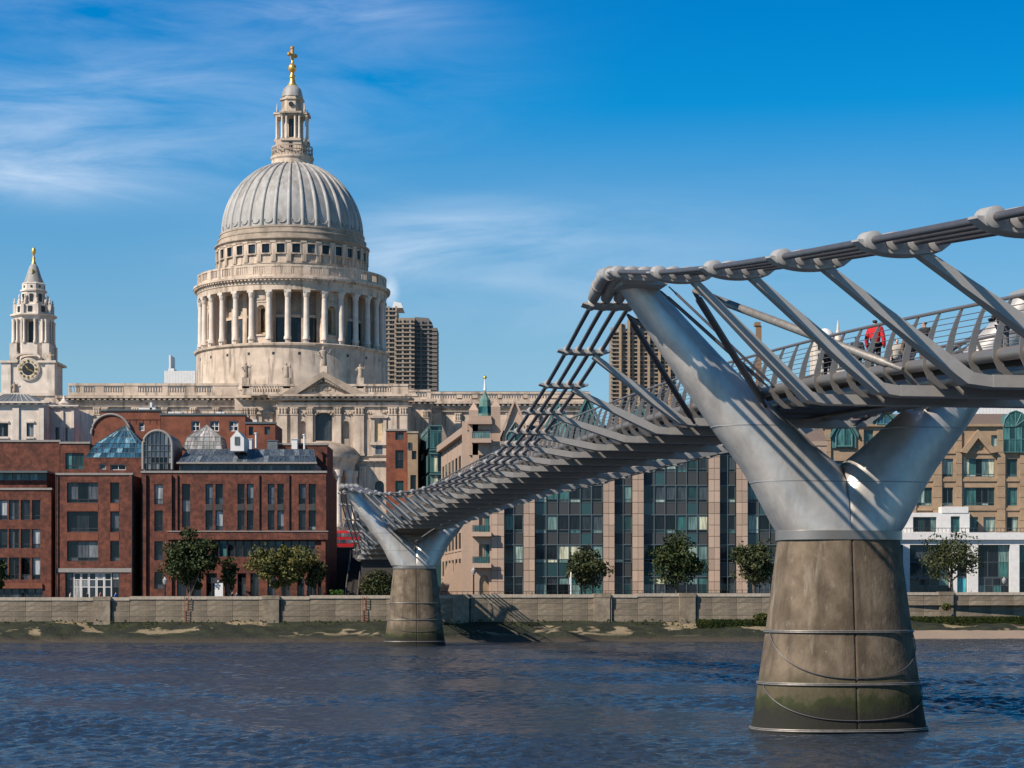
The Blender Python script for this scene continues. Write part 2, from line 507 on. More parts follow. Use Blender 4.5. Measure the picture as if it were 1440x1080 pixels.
def make_water():
    rows, cols = 1000, 470
    t = np.linspace(0, 1, rows)
    Y = 56 * (318 / 56) ** (t)
    u = np.linspace(-1, 1, cols)
    X = (Y[:, None] * .30 + 12) * u[None, :]
    YY = np.repeat(Y[:, None], cols, 1)
    Z = np.zeros_like(X)
    rng = np.random.RandomState(3)
    # patchy envelopes
    env = np.ones_like(X)
    for _ in range(10):
        a = rng.uniform(0, 2 * PI); k = 2 * PI / rng.uniform(14, 60)
        env += .22 * np.sin(k * (X * math.cos(a) * .7 + YY * math.sin(a)) + rng.uniform(0, 6.3))
    env = np.clip(env, .35, 2)
    dy = np.gradient(Y)[:, None]
    for i in range(90):
        lam = math.exp(rng.uniform(math.log(.42), math.log(2.6)))
        a = rng.normal(R(70), R(38))
        amp = .0118 * lam ** .40 / 2.0
        k = 2 * PI / lam
        fade = np.clip((lam / np.maximum(dy, 1e-6) - 2.2) / 3, 0, 1)
        ph = k * (X * math.cos(a) + YY * math.sin(a)) + rng.uniform(0, 6.3) + 1.2 * np.sin(.11 * X + rng.uniform(0, 6)) + 1.1 * np.sin(.09 * YY + rng.uniform(0, 6))
        s = np.sin(ph)
        Z += amp * fade * (s + .25 * np.cos(2 * ph)) * env
    verts = np.stack([X, YY, Z], -1).reshape(-1, 3)
    idx = np.arange(rows * cols).reshape(rows, cols)
    q = np.stack([idx[:-1, :-1], idx[:-1, 1:], idx[1:, 1:], idx[1:, :-1]], -1).reshape(-1, 4)
    me = bpy.data.meshes.new('river_water')
    me.vertices.add(len(verts)); me.vertices.foreach_set('co', verts.ravel())
    me.loops.add(q.size); me.loops.foreach_set('vertex_index', q.ravel())
    me.polygons.add(len(q)); me.polygons.foreach_set('loop_start', np.arange(0, q.size, 4))
    me.polygons.foreach_set('use_smooth', np.ones(len(q), bool))
    me.materials.append(M['water'])
    me.update(); me.validate()
    place('river_water', me, kind='structure')
    mb = MB(); mb.add([(-900, -600, -.35), (900, -600, -.35), (900, 330, -.35), (-900, 330, -.35)], [(0, 1, 2, 3)])
    mb.build('outer_river_water', M['water'], kind='structure')


make_water()

# ---- ground behind the embankment
def wall_Y(px):
    if px <= 1140: return 260 + 8 * px / 1140
    return 296
M['paving'] = mat('paving', (.20, .18, .16), .9, noise=.3)
mb = MB()
xsL = [(-700, 262), (PX(1140, 268), 268)]
mb.add([(-900, 262.4, 4.3), (PX(1140, 268), 268.4, 4.3), (PX(1140, 296), 296.4, 4.3), (900, 299, 4.3), (900, 330, 4.35), (-900, 330, 4.35)], [(0, 1, 2, 3, 4, 5)])
mb.build('promenade', M['paving'], kind='structure')
mb = MB()
mb.add([(-900, 330, 4.35), (900, 330, 4.35), (900, 430, 12), (-900, 430, 12), (900, 900, 14), (-900, 900, 14), (6000, 9000, 14), (-6000, 9000, 14)],
       [(0, 1, 2, 3), (3, 2, 4, 5), (5, 4, 6, 7)])
mb.build('city_ground', M['paving'], kind='structure')

# ---- foreshore apron with algae and sand
def foreshore_material():
    m = bpy.data.materials.new('algae_foreshore'); m.use_nodes = True
    N, L = m.node_tree.nodes, m.node_tree.links
    b = N['Principled BSDF']; b.inputs['Roughness'].default_value = .85
    tc = N.new('ShaderNodeTexCoord')
    def nz(scale, st, det=7):
        mp = N.new('ShaderNodeMapping'); mp.inputs['Scale'].default_value = st
        L.new(tc.outputs['Object'], mp.inputs[0])
        n = N.new('ShaderNodeTexNoise'); n.inputs['Scale'].default_value = scale; n.inputs['Detail'].default_value = det
        L.new(mp.outputs[0], n.inputs['Vector']); return n.outputs[0]
    r = N.new('ShaderNodeValToRGB')
    e = r.color_ramp.elements
    e[0].position = .36; e[0].color = (.005, .007, .002, 1)
    e[1].position = .68; e[1].color = (.020, .024, .006, 1)
    x = e.new(.5); x.color = (.009, .013, .003, 1)
    L.new(nz(.7, (1, .8, 2)), r.inputs[0])
    sr = N.new('ShaderNodeMapRange'); sr.inputs[1].default_value = .575; sr.inputs[2].default_value = .60
    L.new(nz(.16, (1, 1.4, 3), 9), sr.inputs[0])
    sx = N.new('ShaderNodeSeparateXYZ'); L.new(tc.outputs['Object'], sx.inputs[0])
    hz = N.new('ShaderNodeMapRange'); hz.inputs[1].default_value = .55; hz.inputs[2].default_value = 1.0
    L.new(sx.outputs[2], hz.inputs[0])
    mu = N.new('ShaderNodeMath'); mu.operation = 'MULTIPLY'; L.new(sr.outputs[0], mu.inputs[0]); L.new(hz.outputs[0], mu.inputs[1])
    mx = N.new('ShaderNodeMix'); mx.data_type = 'RGBA'; mx.inputs[7].default_value = (.20, .155, .095, 1)
    L.new(mu.outputs[0], mx.inputs[0]); L.new(r.outputs[0], mx.inputs[6])
    # mud at the water's edge
    md = N.new('ShaderNodeMapRange'); md.inputs[1].default_value = .75; md.inputs[2].default_value = .2
    L.new(sx.outputs[2], md.inputs[0])
    m2 = N.new('ShaderNodeMix'); m2.data_type = 'RGBA'; m2.inputs[7].default_value = (.045, .034, .022, 1)
    L.new(md.outputs[0], m2.inputs[0]); L.new(mx.outputs[2], m2.inputs[6])
    L.new(m2.outputs[2], b.inputs['Base Color'])
    bp = N.new('ShaderNodeBump'); bp.inputs['Strength'].default_value = .8; bp.inputs['Distance'].default_value = .2
    L.new(nz(2.5, (1, 1, 1)), bp.inputs['Height']); L.new(bp.outputs[0], b.inputs['Normal'])
    return m


M['algae'] = foreshore_material()


def foreshore(x0, x1, yw0, yw1, ztop, width, name, z_end=-.45, nxx=420):
    rng = np.random.RandomState(11)
    ph = rng.uniform(0, 6.3, 40); ks = np.exp(rng.uniform(math.log(.25), math.log(3.5), 40)); an = rng.uniform(0, 6.3, 40)
    ny = 26
    V = []; Fc = []
    for j in range(ny + 1):
        v = j / ny
        for i in range(nxx + 1):
            x = x0 + (x1 - x0) * i / nxx
            yw = yw0 + (yw1 - yw0) * i / nxx
            y = yw - v * width
            z = ztop + (z_end - ztop) * (v ** .75)
            dz = float(np.sum(np.sin(ks * (x * np.cos(an) + y * np.sin(an) * 1.3) + ph) / ks ** .6)) * .045
            V.append((x, y, z + dz * (0.25 + 1.0 * math.sin(PI * min(v * 1.2, 1)))))
    for j in range(ny):
        for i in range(nxx):
            a = j * (nxx + 1) + i
            Fc.append((a, a + nxx + 1, a + nxx + 2, a + 1))
    mb = MB(); mb.v = V; mb.f = Fc
    mb.build(name, M['algae'], kind='structure', smooth=60)


XJ = PX(1140, 268)
foreshore(PX(-260, 258), XJ, 257.9, 267.9, 2.35, 14, 'foreshore')
foreshore(PX(1150, 290), PX(1800, 296), 295.9, 300, 2.6, 17, 'far_foreshore', z_end=-.3)
# pebble beach at far right
M['shingle'] = mat('shingle', (.32, .24, .18), .95, noise=.4, nscale=2, bump=.6, bscale=5)
mb = MB()
for i in range(60):
    pass
n = 60
xa, xb = PX(1150, 280), PX(1800, 282)
V = []
for j in range(7):
    for i in range(n + 1):
        x = xa + (xb - xa) * i / n
        V.append((x, 287 - j * 2.0 + .5 * math.sin(i * .9), .95 - j * .2 + random.uniform(-.04, .04)))
mb.v = V
mb.f = [(j * (n + 1) + i, (j + 1) * (n + 1) + i, (j + 1) * (n + 1) + i + 1, j * (n + 1) + i + 1) for j in range(6) for i in range(n)]
mb.build('shingle_beach', M['shingle'], kind='structure', smooth=60)

# ---- river walls
M['wall'] = mat('river_wall_stone', (.32, .26, .19), .9, noise=.35, nscale=.5, col2=(.22, .175, .125), bump=.4, bscale=3, rnd=.22,
                streak=((.10, .085, .065), .6, (1, 1, .35), .55, .8))
M['wall_top'] = mat('river_wall_coping', (.45, .38, .30), .85, noise=.25, nscale=.6, rnd=.12, streak=((.2, .17, .14), .6, (1, 1, .35), .58, .8))


def river_wall(label, x0, x1, y0, y1, zt0, zt1, pil, z_low=2.0, matk='wall', step=3.1):
    L_ = math.hypot(x1 - x0, y1 - y0)
    ang = math.atan2(y1 - y0, x1 - x0)
    o = thing('river_wall', label, 'river wall', (x0, y0, 0), ang, None)
    # local frame: x along wall, y inward
    core = MB(); core.box(0, L_, .12, 1.2, z_low - 1.5, min(zt0, zt1) - .3); core.build('wall_core', M[matk], o)
    cache = {}
    n = int(L_ / step)
    w = L_ / n
    nc = 4
    for i in range(n):
        zt = zt0 + (zt1 - zt0) * (i + .5) / n
        zt = round(zt * 8) / 8
        h = (zt - .42 - z_low) / nc
        for c in range(nc):
            k = (round(h, 3), c)
            if k not in cache:
                mb = MB(); pr = (.0 if c >= 2 else -.14)
                mb.box(.02, w - .02, pr, .3, .015, h - .015)
                cache[k] = mb.mesh('stone_block', M[matk])
            if c == 0 and i % 2: pass
            off = 0
            place('stone_block', cache[k], o, (i * w + off, random.uniform(-.02, .02), z_low + c * h))
        k = ('c',)
        if k not in cache:
            mb = MB(); mb.box(.01, w - .01, -.10, .75, 0, .40); cache[k] = mb.mesh('coping_stone', M['wall_top'])
        place('coping_stone', cache[k], o, (i * w, random.uniform(-.01, .01), zt - .42))
    k = None
    for p in pil:
        lx = (p - x0) / math.cos(ang)
        zt = zt0 + (zt1 - zt0) * lx / L_
        mb = MB(); mb.box(lx - 1.0, lx + 1.0, -.45, .2, z_low - 1.6, zt - .46); mb.box(lx - 1.06, lx + 1.06, -.5, .8, zt - .44, zt + .04)
        mb.build('pilaster', M[matk], o)
        mb = MB(); mb.box(lx + 1.08, lx + 1.22, -.16, .1, z_low - .4, zt - .45); mb.build('drain_joint', M['black'], o)
    return o


yl = lambda px: 258 + 10 * (px + 260) / 1400
river_wall('long stone river wall in front of the red brick and granite buildings', PX(-260, 258), XJ, 258, 268, 5.2, 5.95,
           [PX(144, 261), PX(381, 262.6), PX(648, 264.5), PX(846, 265.9), PX(966, 266.8)], z_low=2.3)
river_wall('darker river wall beyond the big pier, in front of the white based building', PX(1140, 296), PX(1800, 300), 296, 300, 6.1, 6.25,
           [PX(1330, 297)], z_low=2.6)
mb = MB(); mb.box(XJ - .01, XJ + 1.0, 268, 296, .5, 5.6)
o = mb.build('return_wall', M['wall'], None); o['label'] = 'return wall joining the two river walls behind the big pier'; o['category'] = 'river wall'

# ================================================================== BRIDGE
PIER_X, PIER_Y = 12.55, 82.0
ALPHA = math.atan2(.151, .9885)
SPAN = 153.8


def interp(tab, s):
    if s <= tab[0][0]:
        a, b = tab[0], tab[1]
    elif s >= tab[-1][0]:
        a, b = tab[-2], tab[-1]
    else:
        for a, b in zip(tab, tab[1:]):
            if a[0] <= s <= b[0]: break
    return a[1] + (b[1] - a[1]) * (s - a[0]) / (b[0] - a[0])


T_TAB = [(-80, 9.2), (-40, 9.35), (2, 9.3), (9.4, 8.94), (16.8, 8.5), (24.2, 8.1), (31.6, 7.6), (40, 6.9), (50, 6.2), (70, 5.8), (95, 6.0), (120, 6.8),
         (140, 7.6), (153.8, 8.1), (162, 7.4), (175, 5.6), (190, 3.6), (202, 2.9)]
Z_TAB = [(-80, 7.6), (-60, 10.1), (-47, 11.7), (-39.8, 12.4), (-32.3, 13.2), (-24.9, 14.0), (-17.2, 14.9), (-10, 15.85), (-3, 16.95), (-.6, 17.2), (.6, 16.95), (2, 16.44), (9.4, 15.5),
         (16.8, 14.84), (24.2, 14.27), (31.6, 13.85), (40, 13.75), (50, 13.7), (75, 13.75), (95, 14.0), (115, 14.7), (130, 15.5), (145, 16.7), (153, 17.45),
         (154.6, 17.3), (160, 16.3), (170, 14.4), (182, 12.6), (192, 11.4), (202, 10.6)]
B_TAB = [(-80, 6.6), (-60, 8.4), (-40, 9.75), (-24.8, 10.68), (-17.4, 11.15), (-10, 11.6), (0, 12.05), (9.4, 12.45), (24, 12.8), (39, 13.05), (60, 13.2), (77, 13.25),
         (100, 13.15), (130, 12.8), (153.8, 12.3), (175, 11.3), (202, 9.6)]
BT_TAB = [(-80, 4.1), (4, 4.1), (9.4, 3.9), (17, 3.3), (202, 3.2)]


def smooth_tab(tab, s, w=2.2):
    return (interp(tab, s - w) + 2 * interp(tab, s) + interp(tab, s + w)) / 4


bridge = thing('footbridge', 'steel suspension footbridge with low side cables crossing the river to the cathedral', 'bridge', (PIER_X, PIER_Y, 0), ALPHA)
ORG[bridge.name] = Vector((0, 0, 0))
S0, S1 = -62.0, 200.0
tb_ = lambda s: smooth_tab(T_TAB, s)
zb_ = lambda s: interp(Z_TAB, s) if (abs(s) < 5 or abs(s - SPAN) < 5) else smooth_tab(Z_TAB, s)
bb_ = lambda s: smooth_tab(B_TAB, s, 5)
fl_ = lambda s: bb_(s) + .95

# cables
ss = [S0 + i * 2 for i in range(int((-4 - S0) / 2) + 1)] + [-3, -2, -1.2, -.6, 0, .6, 1.3, 2] + [3 + i * 2.5 for i in range(60)]
ss = [s for s in ss if s < 150.5] + [151, 152, 153, 153.8, 154.6, 156] + [158 + i * 3 for i in range(15)]
for side in (-1, 1):
    for k in range(4):
        mb = MB()
        mb.tube([(side * (tb_(s) - k * .50), s, zb_(s)) for s in ss], .088, 10)
        mb.build('suspension_cable', M['cable'], bridge, smooth=40)

# stations
stations = [-54.4, -47.0, -39.6, -32.2, -24.8, -17.4, -10.0] + [9.4 + 7.4 * i for i in range(19)] + [162.4 + 7.4 * i for i in range(5)]


def clamp_mesh(side, length=1.9, depth=.34, th=.52):
    mb = MB()
    n = 12
    top = [(-length / 2 - .16 + (length + .32) * i / n) for i in range(n + 1)]
    rings = []
    for sgn, sc in ((-1, .78), (-.6, 1), (.6, 1), (1, .78)):
        ring = []
        for x in top: ring.append((x, sgn * th / 2, .02 + .0 * x))
        for x in reversed(top):
            u = (x / (length / 2 + .16))
            ring.append((x, sgn * th / 2, -.03 - depth * sc * math.sqrt(max(0, 1 - u * u)) ** 1.2))
        rings.append(ring)
    mb.loft(rings)
    return mb


def collar_mesh():
    mb = MB()
    n = 16
    rings = []
    for y, r in ((-.36, .12), (-.33, .215), (.33, .215), (.36, .12)):
        rings.append([(r * math.cos(2 * PI * i / n), y, r * math.sin(2 * PI * i / n)) for i in range(n)])
    mb.loft(rings)
    return mb


cl_me = clamp_mesh(1).mesh('cable_clamp', M['clamp'], smooth=35)
clp_me = clamp_mesh(1, 1.95, .16, .42).mesh('cable_clamp', M['bridge_steel'], smooth=35)
co_me = collar_mesh().mesh('clamp_collar', M['clamp'], smooth=35)
for s in stations + [2.0, -3.2, 150.5, 157]:
    slope = math.atan2(zb_(s + 1) - zb_(s - 1), 2)
    for side in (-1, 1):
        tc_ = side * (tb_(s) - .75)
        c = place('cable_clamp', cl_me if s < 1 else clp_me, bridge, (tc_, s, zb_(s)), (slope, 0, 0))
        for k in range(4):
            if s > 60 and k not in (0, 3): continue
            place('clamp_collar', co_me, c, ((side * (.75 - .5 * k)), 0, 0), scale=(1, 1, 1) if s < 1 else (.8, .7, .8))


def box_path(mb, pts, dims):
    """pts (t,s,z) path in the t-z plane; dims (width along s, thickness)"""
    rings = []
    for i, p in enumerate(pts):
        a = Vector(pts[max(i - 1, 0)]); b = Vector(pts[min(i + 1, len(pts) - 1)])
        d = (b - a).normalized()
        nrm = Vector((-d.z, 0, d.x))
        w, th = dims[i]
        P = Vector(p)
        rings.append([tuple(P + nrm * th / 2 + Vector((0, w / 2, 0))), tuple(P + nrm * th / 2 - Vector((0, w / 2, 0))),
                      tuple(P - nrm * th / 2 - Vector((0, w / 2, 0))), tuple(P - nrm * th / 2 + Vector((0, w / 2, 0)))])
    mb.loft(rings)


for s in stations:
    tb, zb = interp(BT_TAB, s), bb_(s) + .12
    tt, zt = tb_(s) - 1.15, zb_(s) - .22
    if s > 182:
        tt = max(tt, tb * .7)
    fr = lambda f: ((-tt) + (-tb + tt) * f, s, zt + (zb - zt) * f)
    mb = MB()
    wtop, wbot = .34, .62
    pl = [fr(0), fr(.35), fr(.7), fr(.97)]
    dl = [(wtop, .20), (wtop + .06, .27), (wbot - .1, .34), (wbot, .34)]
    box_path(mb, pl + [(-tb + .55, s, zb)], dl + [(wbot, .30)])
    pr = [(-p[0], p[1], p[2]) for p in pl]
    box_path(mb, pr + [(tb - .55, s, zb)], dl + [(wbot, .30)])
    box_path(mb, [(-tb + .5, s, zb + .02), (0, s, zb + .02), (tb - .5, s, zb + .02)], [(wbot + .02, .33)] * 3)
    mb.build('cross_arm', M['bridge_steel'], bridge)

# deck
allS = [S0 + i * 3.7 for i in range(int((S1 - S0) / 3.7) + 1)]
k = 0
for a, b in zip(allS, allS[1:]):
    mb = MB()
    for (ta, tb2, o0, o1) in ((-2.35, 2.35, .0, -.10), (-1.9, 1.9, -.10, -.42)):
        mb.add([(ta, a + .03, fl_(a) + o1), (tb2, a + .03, fl_(a) + o1), (tb2, b - .03, fl_(b) + o1), (ta, b - .03, fl_(b) + o1),
                (ta, a + .03, fl_(a) + o0), (tb2, a + .03, fl_(a) + o0), (tb2, b - .03, fl_(b) + o0), (ta, b - .03, fl_(b) + o0)],
               [(0, 3, 2, 1), (4, 5, 6, 7), (0, 1, 5, 4), (1, 2, 6, 5), (2, 3, 7, 6), (3, 0, 4, 7)])
    mb.build('deck_panel', M['deck'], bridge)
railS = [S0 + i * 2.4 for i in range(int((S1 - S0) / 2.4) + 1)]
for side in (-1, 1):
    mb = MB(); mb.tube([(side * 2.95, s, fl_(s) - .02) for s in railS], .19, 12); mb.build('edge_tube', M['rail'], bridge, smooth=40)
    mb = MB(); mb.tube([(side * 2.35, s, fl_(s) - .50) for s in railS], .19, 12); mb.build('lower_tube', M['rail'], bridge, smooth=40)
    mb = MB(); mb.tube([(side * 2.72, s, fl_(s) + 1.52) for s in railS], .055, 8); mb.build('handrail', M['rail'], bridge, smooth=40)
    for j in range(7):
        zz = .22 + j * .175
        tt = 3.02 - .30 * (zz / 1.5) ** 1.5
        mb = MB(); mb.tube([(side * tt, s, fl_(s) + zz) for s in railS], .013, 4); mb.build('rail_wire', M['rail'], bridge)


def post_mesh(side):
    prof = [(2.70, 1.50), (2.86, 1.12), (3.00, .70), (3.10, .25), (3.12, -.10), (2.98, -.42), (2.66, -.68), (2.34, -.72)]
    wid = [.07, .12, .17, .21, .23, .21, .16, .08]
    mb = MB(); rings = []
    for i, (t, z) in enumerate(prof):
        a = Vector(prof[max(0, i - 1)]); b = Vector(prof[min(len(prof) - 1, i + 1)])
        d = (b - a).normalized(); nn = Vector((-d.y, d.x))
        w = wid[i] / 2
        p, q = Vector((t, z)) + nn * w, Vector((t, z)) - nn * w
        rings.append([(side * p.x, -.035, p.y), (side * p.x, .035, p.y), (side * q.x, .035, q.y), (side * q.x, -.035, q.y)])
    mb.loft(rings)
    return mb.mesh('rail_post', M['rail'])


pm = {-1: post_mesh(-1), 1: post_mesh(1)}
s = -50.0; ps = []
while s < S1 - 1:
    ps.append(s); s += 1.85
for side in (-1, 1):
    for s in ps:
        place('rail_post', pm[side], bridge, (0, s, fl_(s)))


def strut(p0, p1, r, m='cable', name='damper_strut'):
    mb = MB(); a, b = Vector(p0), Vector(p1)
    mb.tube([a, a.lerp(b, .06), a.lerp(b, .07), a.lerp(b, .93), a.lerp(b, .94), b], [r * .5, r * .6, r, r, r * .6, r * .5], 12)
    mb.build(name, M[m], bridge, smooth=35)


# viscous dampers near the big pier
strut((-7.45, -7.2, 15.7), (-3.15, -1.0, 12.3), .13)
strut((-7.45, -7.2, 15.7), (-3.3, -17.0, 12.0), .14, 'band')
strut((-7.8, 2.2, 16.1), (-3.5, 9.0, 12.5), .12)
strut((-7.8, 2.2, 16.1), (-3.2, 1.6, 12.9), .10)
strut((-7.2, -.9, 16.6), (-3.2, -1.5, 13.0), .07)
strut((-7.0, -1.4, 16.7), (-3.1, -2.2, 12.9), .05)
strut((7.45, -7.2, 15.7), (3.3, -17.0, 12.0), .15, 'bridge_steel')
strut((7.45, -7.2, 15.7), (3.15, -1.0, 12.3), .13)
strut((7.8, 2.2, 16.1), (3.5, 9.0, 12.5), .12)
# saddle pieces and sockets on the arm tips
for sc, dz, zt in ((0, 0, 17.2), (SPAN, 0, 17.45)):
    for side in (-1, 1):
        for k in range(4):
            t = side * (tb_(sc) - k * .5)
            sad = MB()
            pts = [(t, sc + d, zb_(sc + d)) for d in (-2.6, -1.5, -.8, 0, .7)]
            sad.tube(pts, [.17, .20, .235, .235, .235], 14)
            for d in (-1.7, -.5, .5):
                sad.tube([(t, sc + d - .06, zb_(sc + d - .06)), (t, sc + d + .06, zb_(sc + d + .06))], .275, 14)
            sad.build('cable_saddle', M['clamp' if sc == 0 else 'bridge_steel'], bridge, smooth=35)
            so = MB()
            p = [(t, sc + d, zb_(sc + d)) for d in (.7, .85, 1.5, 1.65)]
            so.tube(p, [.20, .26, .22, .12], 14)
            so.build('cable_socket', M['bridge_steel'], bridge, smooth=35)


# ------------------------------------------------------------------ piers
def pier_concrete():
    m = bpy.data.materials.new('pier_concrete'); m.use_nodes = True
    N, L = m.node_tree.nodes, m.node_tree.links
    b = N['Principled BSDF']; b.inputs['Roughness'].default_value = .88
    tc = N.new('ShaderNodeTexCoord')

    def nz(scale, st, l, h, det=8, ro=.6):
        mp = N.new('ShaderNodeMapping'); mp.inputs['Scale'].default_value = st
        L.new(tc.outputs['Object'], mp.inputs[0])
        n = N.new('ShaderNodeTexNoise'); n.inputs['Scale'].default_value = scale; n.inputs['Detail'].default_value = det; n.inputs['Roughness'].default_value = ro
        L.new(mp.outputs[0], n.inputs['Vector'])
        mr = N.new('ShaderNodeMapRange'); mr.inputs[1].default_value = l; mr.inputs[2].default_value = h
        L.new(n.outputs[0], mr.inputs[0]); return mr.outputs[0], n.outputs[0]

    def mix(a, c, f):
        x = N.new('ShaderNodeMix'); x.data_type = 'RGBA'
        if isinstance(a, tuple): x.inputs[6].default_value = a
        else: L.new(a, x.inputs[6])
        x.inputs[7].default_value = c
        L.new(f, x.inputs[0]); return x.outputs[2]

    def mul(a, b_):
        x = N.new('ShaderNodeMath'); x.operation = 'MULTIPLY'
        L.new(a, x.inputs[0])
        if isinstance(b_, float): x.inputs[1].default_value = b_
        else: L.new(b_, x.inputs[1])
        return x.outputs[0]
    c = mix((.175, .132, .090, 1), (.092, .066, .043, 1), nz(1.2, (1, 1, .8), .38, .62)[0])
    c = mix(c, (.055, .04, .026, 1), mul(nz(1.1, (1.6, 1.6, .10), .50, .70)[0], .85))
    c = mix(c, (.34, .29, .22, 1), mul(nz(1.6, (1.3, 1.3, .16), .60, .74)[0], .55))
    c = mix(c, (.30, .25, .19, 1), mul(nz(3.5, (1, 1, .5), .60, .72)[0], .5))
    c = mix(c, (.40, .36, .30, 1), nz(7, (1, 1, 1), .70, .76)[0])
    sx = N.new('ShaderNodeSeparateXYZ'); L.new(tc.outputs['Object'], sx.inputs[0])
    # rusty wet streak along the central joint
    ax = N.new('ShaderNodeMath'); ax.operation = 'ABSOLUTE'; L.new(sx.outputs[0], ax.inputs[0])
    sm = N.new('ShaderNodeMapRange'); sm.inputs[1].default_value = .55; sm.inputs[2].default_value = .08; L.new(ax.outputs[0], sm.inputs[0])
    c = mix(c, (.07, .045, .028, 1), mul(mul(sm.outputs[0], nz(2.2, (1.3, 1, .2), .38, .62)[0]), .75))
    wet = N.new('ShaderNodeMath'); wet.operation = 'MULTIPLY_ADD'; wet.inputs[1].default_value = 1.5; L.new(nz(1.6, (1, 1, .8), 0, 1)[1], wet.inputs[0]); L.new(sx.outputs[2], wet.inputs[2])
    w1 = N.new('ShaderNodeMapRange'); w1.inputs[1].default_value = 3.2; w1.inputs[2].default_value = 2.6; L.new(wet.outputs[0], w1.inputs[0])
    c = mix(c, (.060, .050, .024, 1), mul(w1.outputs[0], .85))
    w2 = N.new('ShaderNodeMapRange'); w2.inputs[1].default_value = 2.25; w2.inputs[2].default_value = 2.0; L.new(wet.outputs[0], w2.inputs[0])
    c = mix(c, (.022, .028, .004, 1), w2.outputs[0])
    w3 = N.new('ShaderNodeMapRange'); w3.inputs[1].default_value = 1.95; w3.inputs[2].default_value = 1.55; L.new(wet.outputs[0], w3.inputs[0])
    c = mix(c, (.012, .011, .006, 1), w3.outputs[0])
    L.new(c, b.inputs['Base Color'])
    bp = N.new('ShaderNodeBump'); bp.inputs['Strength'].default_value = .45; bp.inputs['Distance'].default_value = .06
    L.new(nz(5, (1, 1, .6), 0, 1, 10, .65)[1], bp.inputs['Height']); L.new(bp.outputs[0], b.inputs['Normal'])
    return m


M['pier'] = pier_concrete()


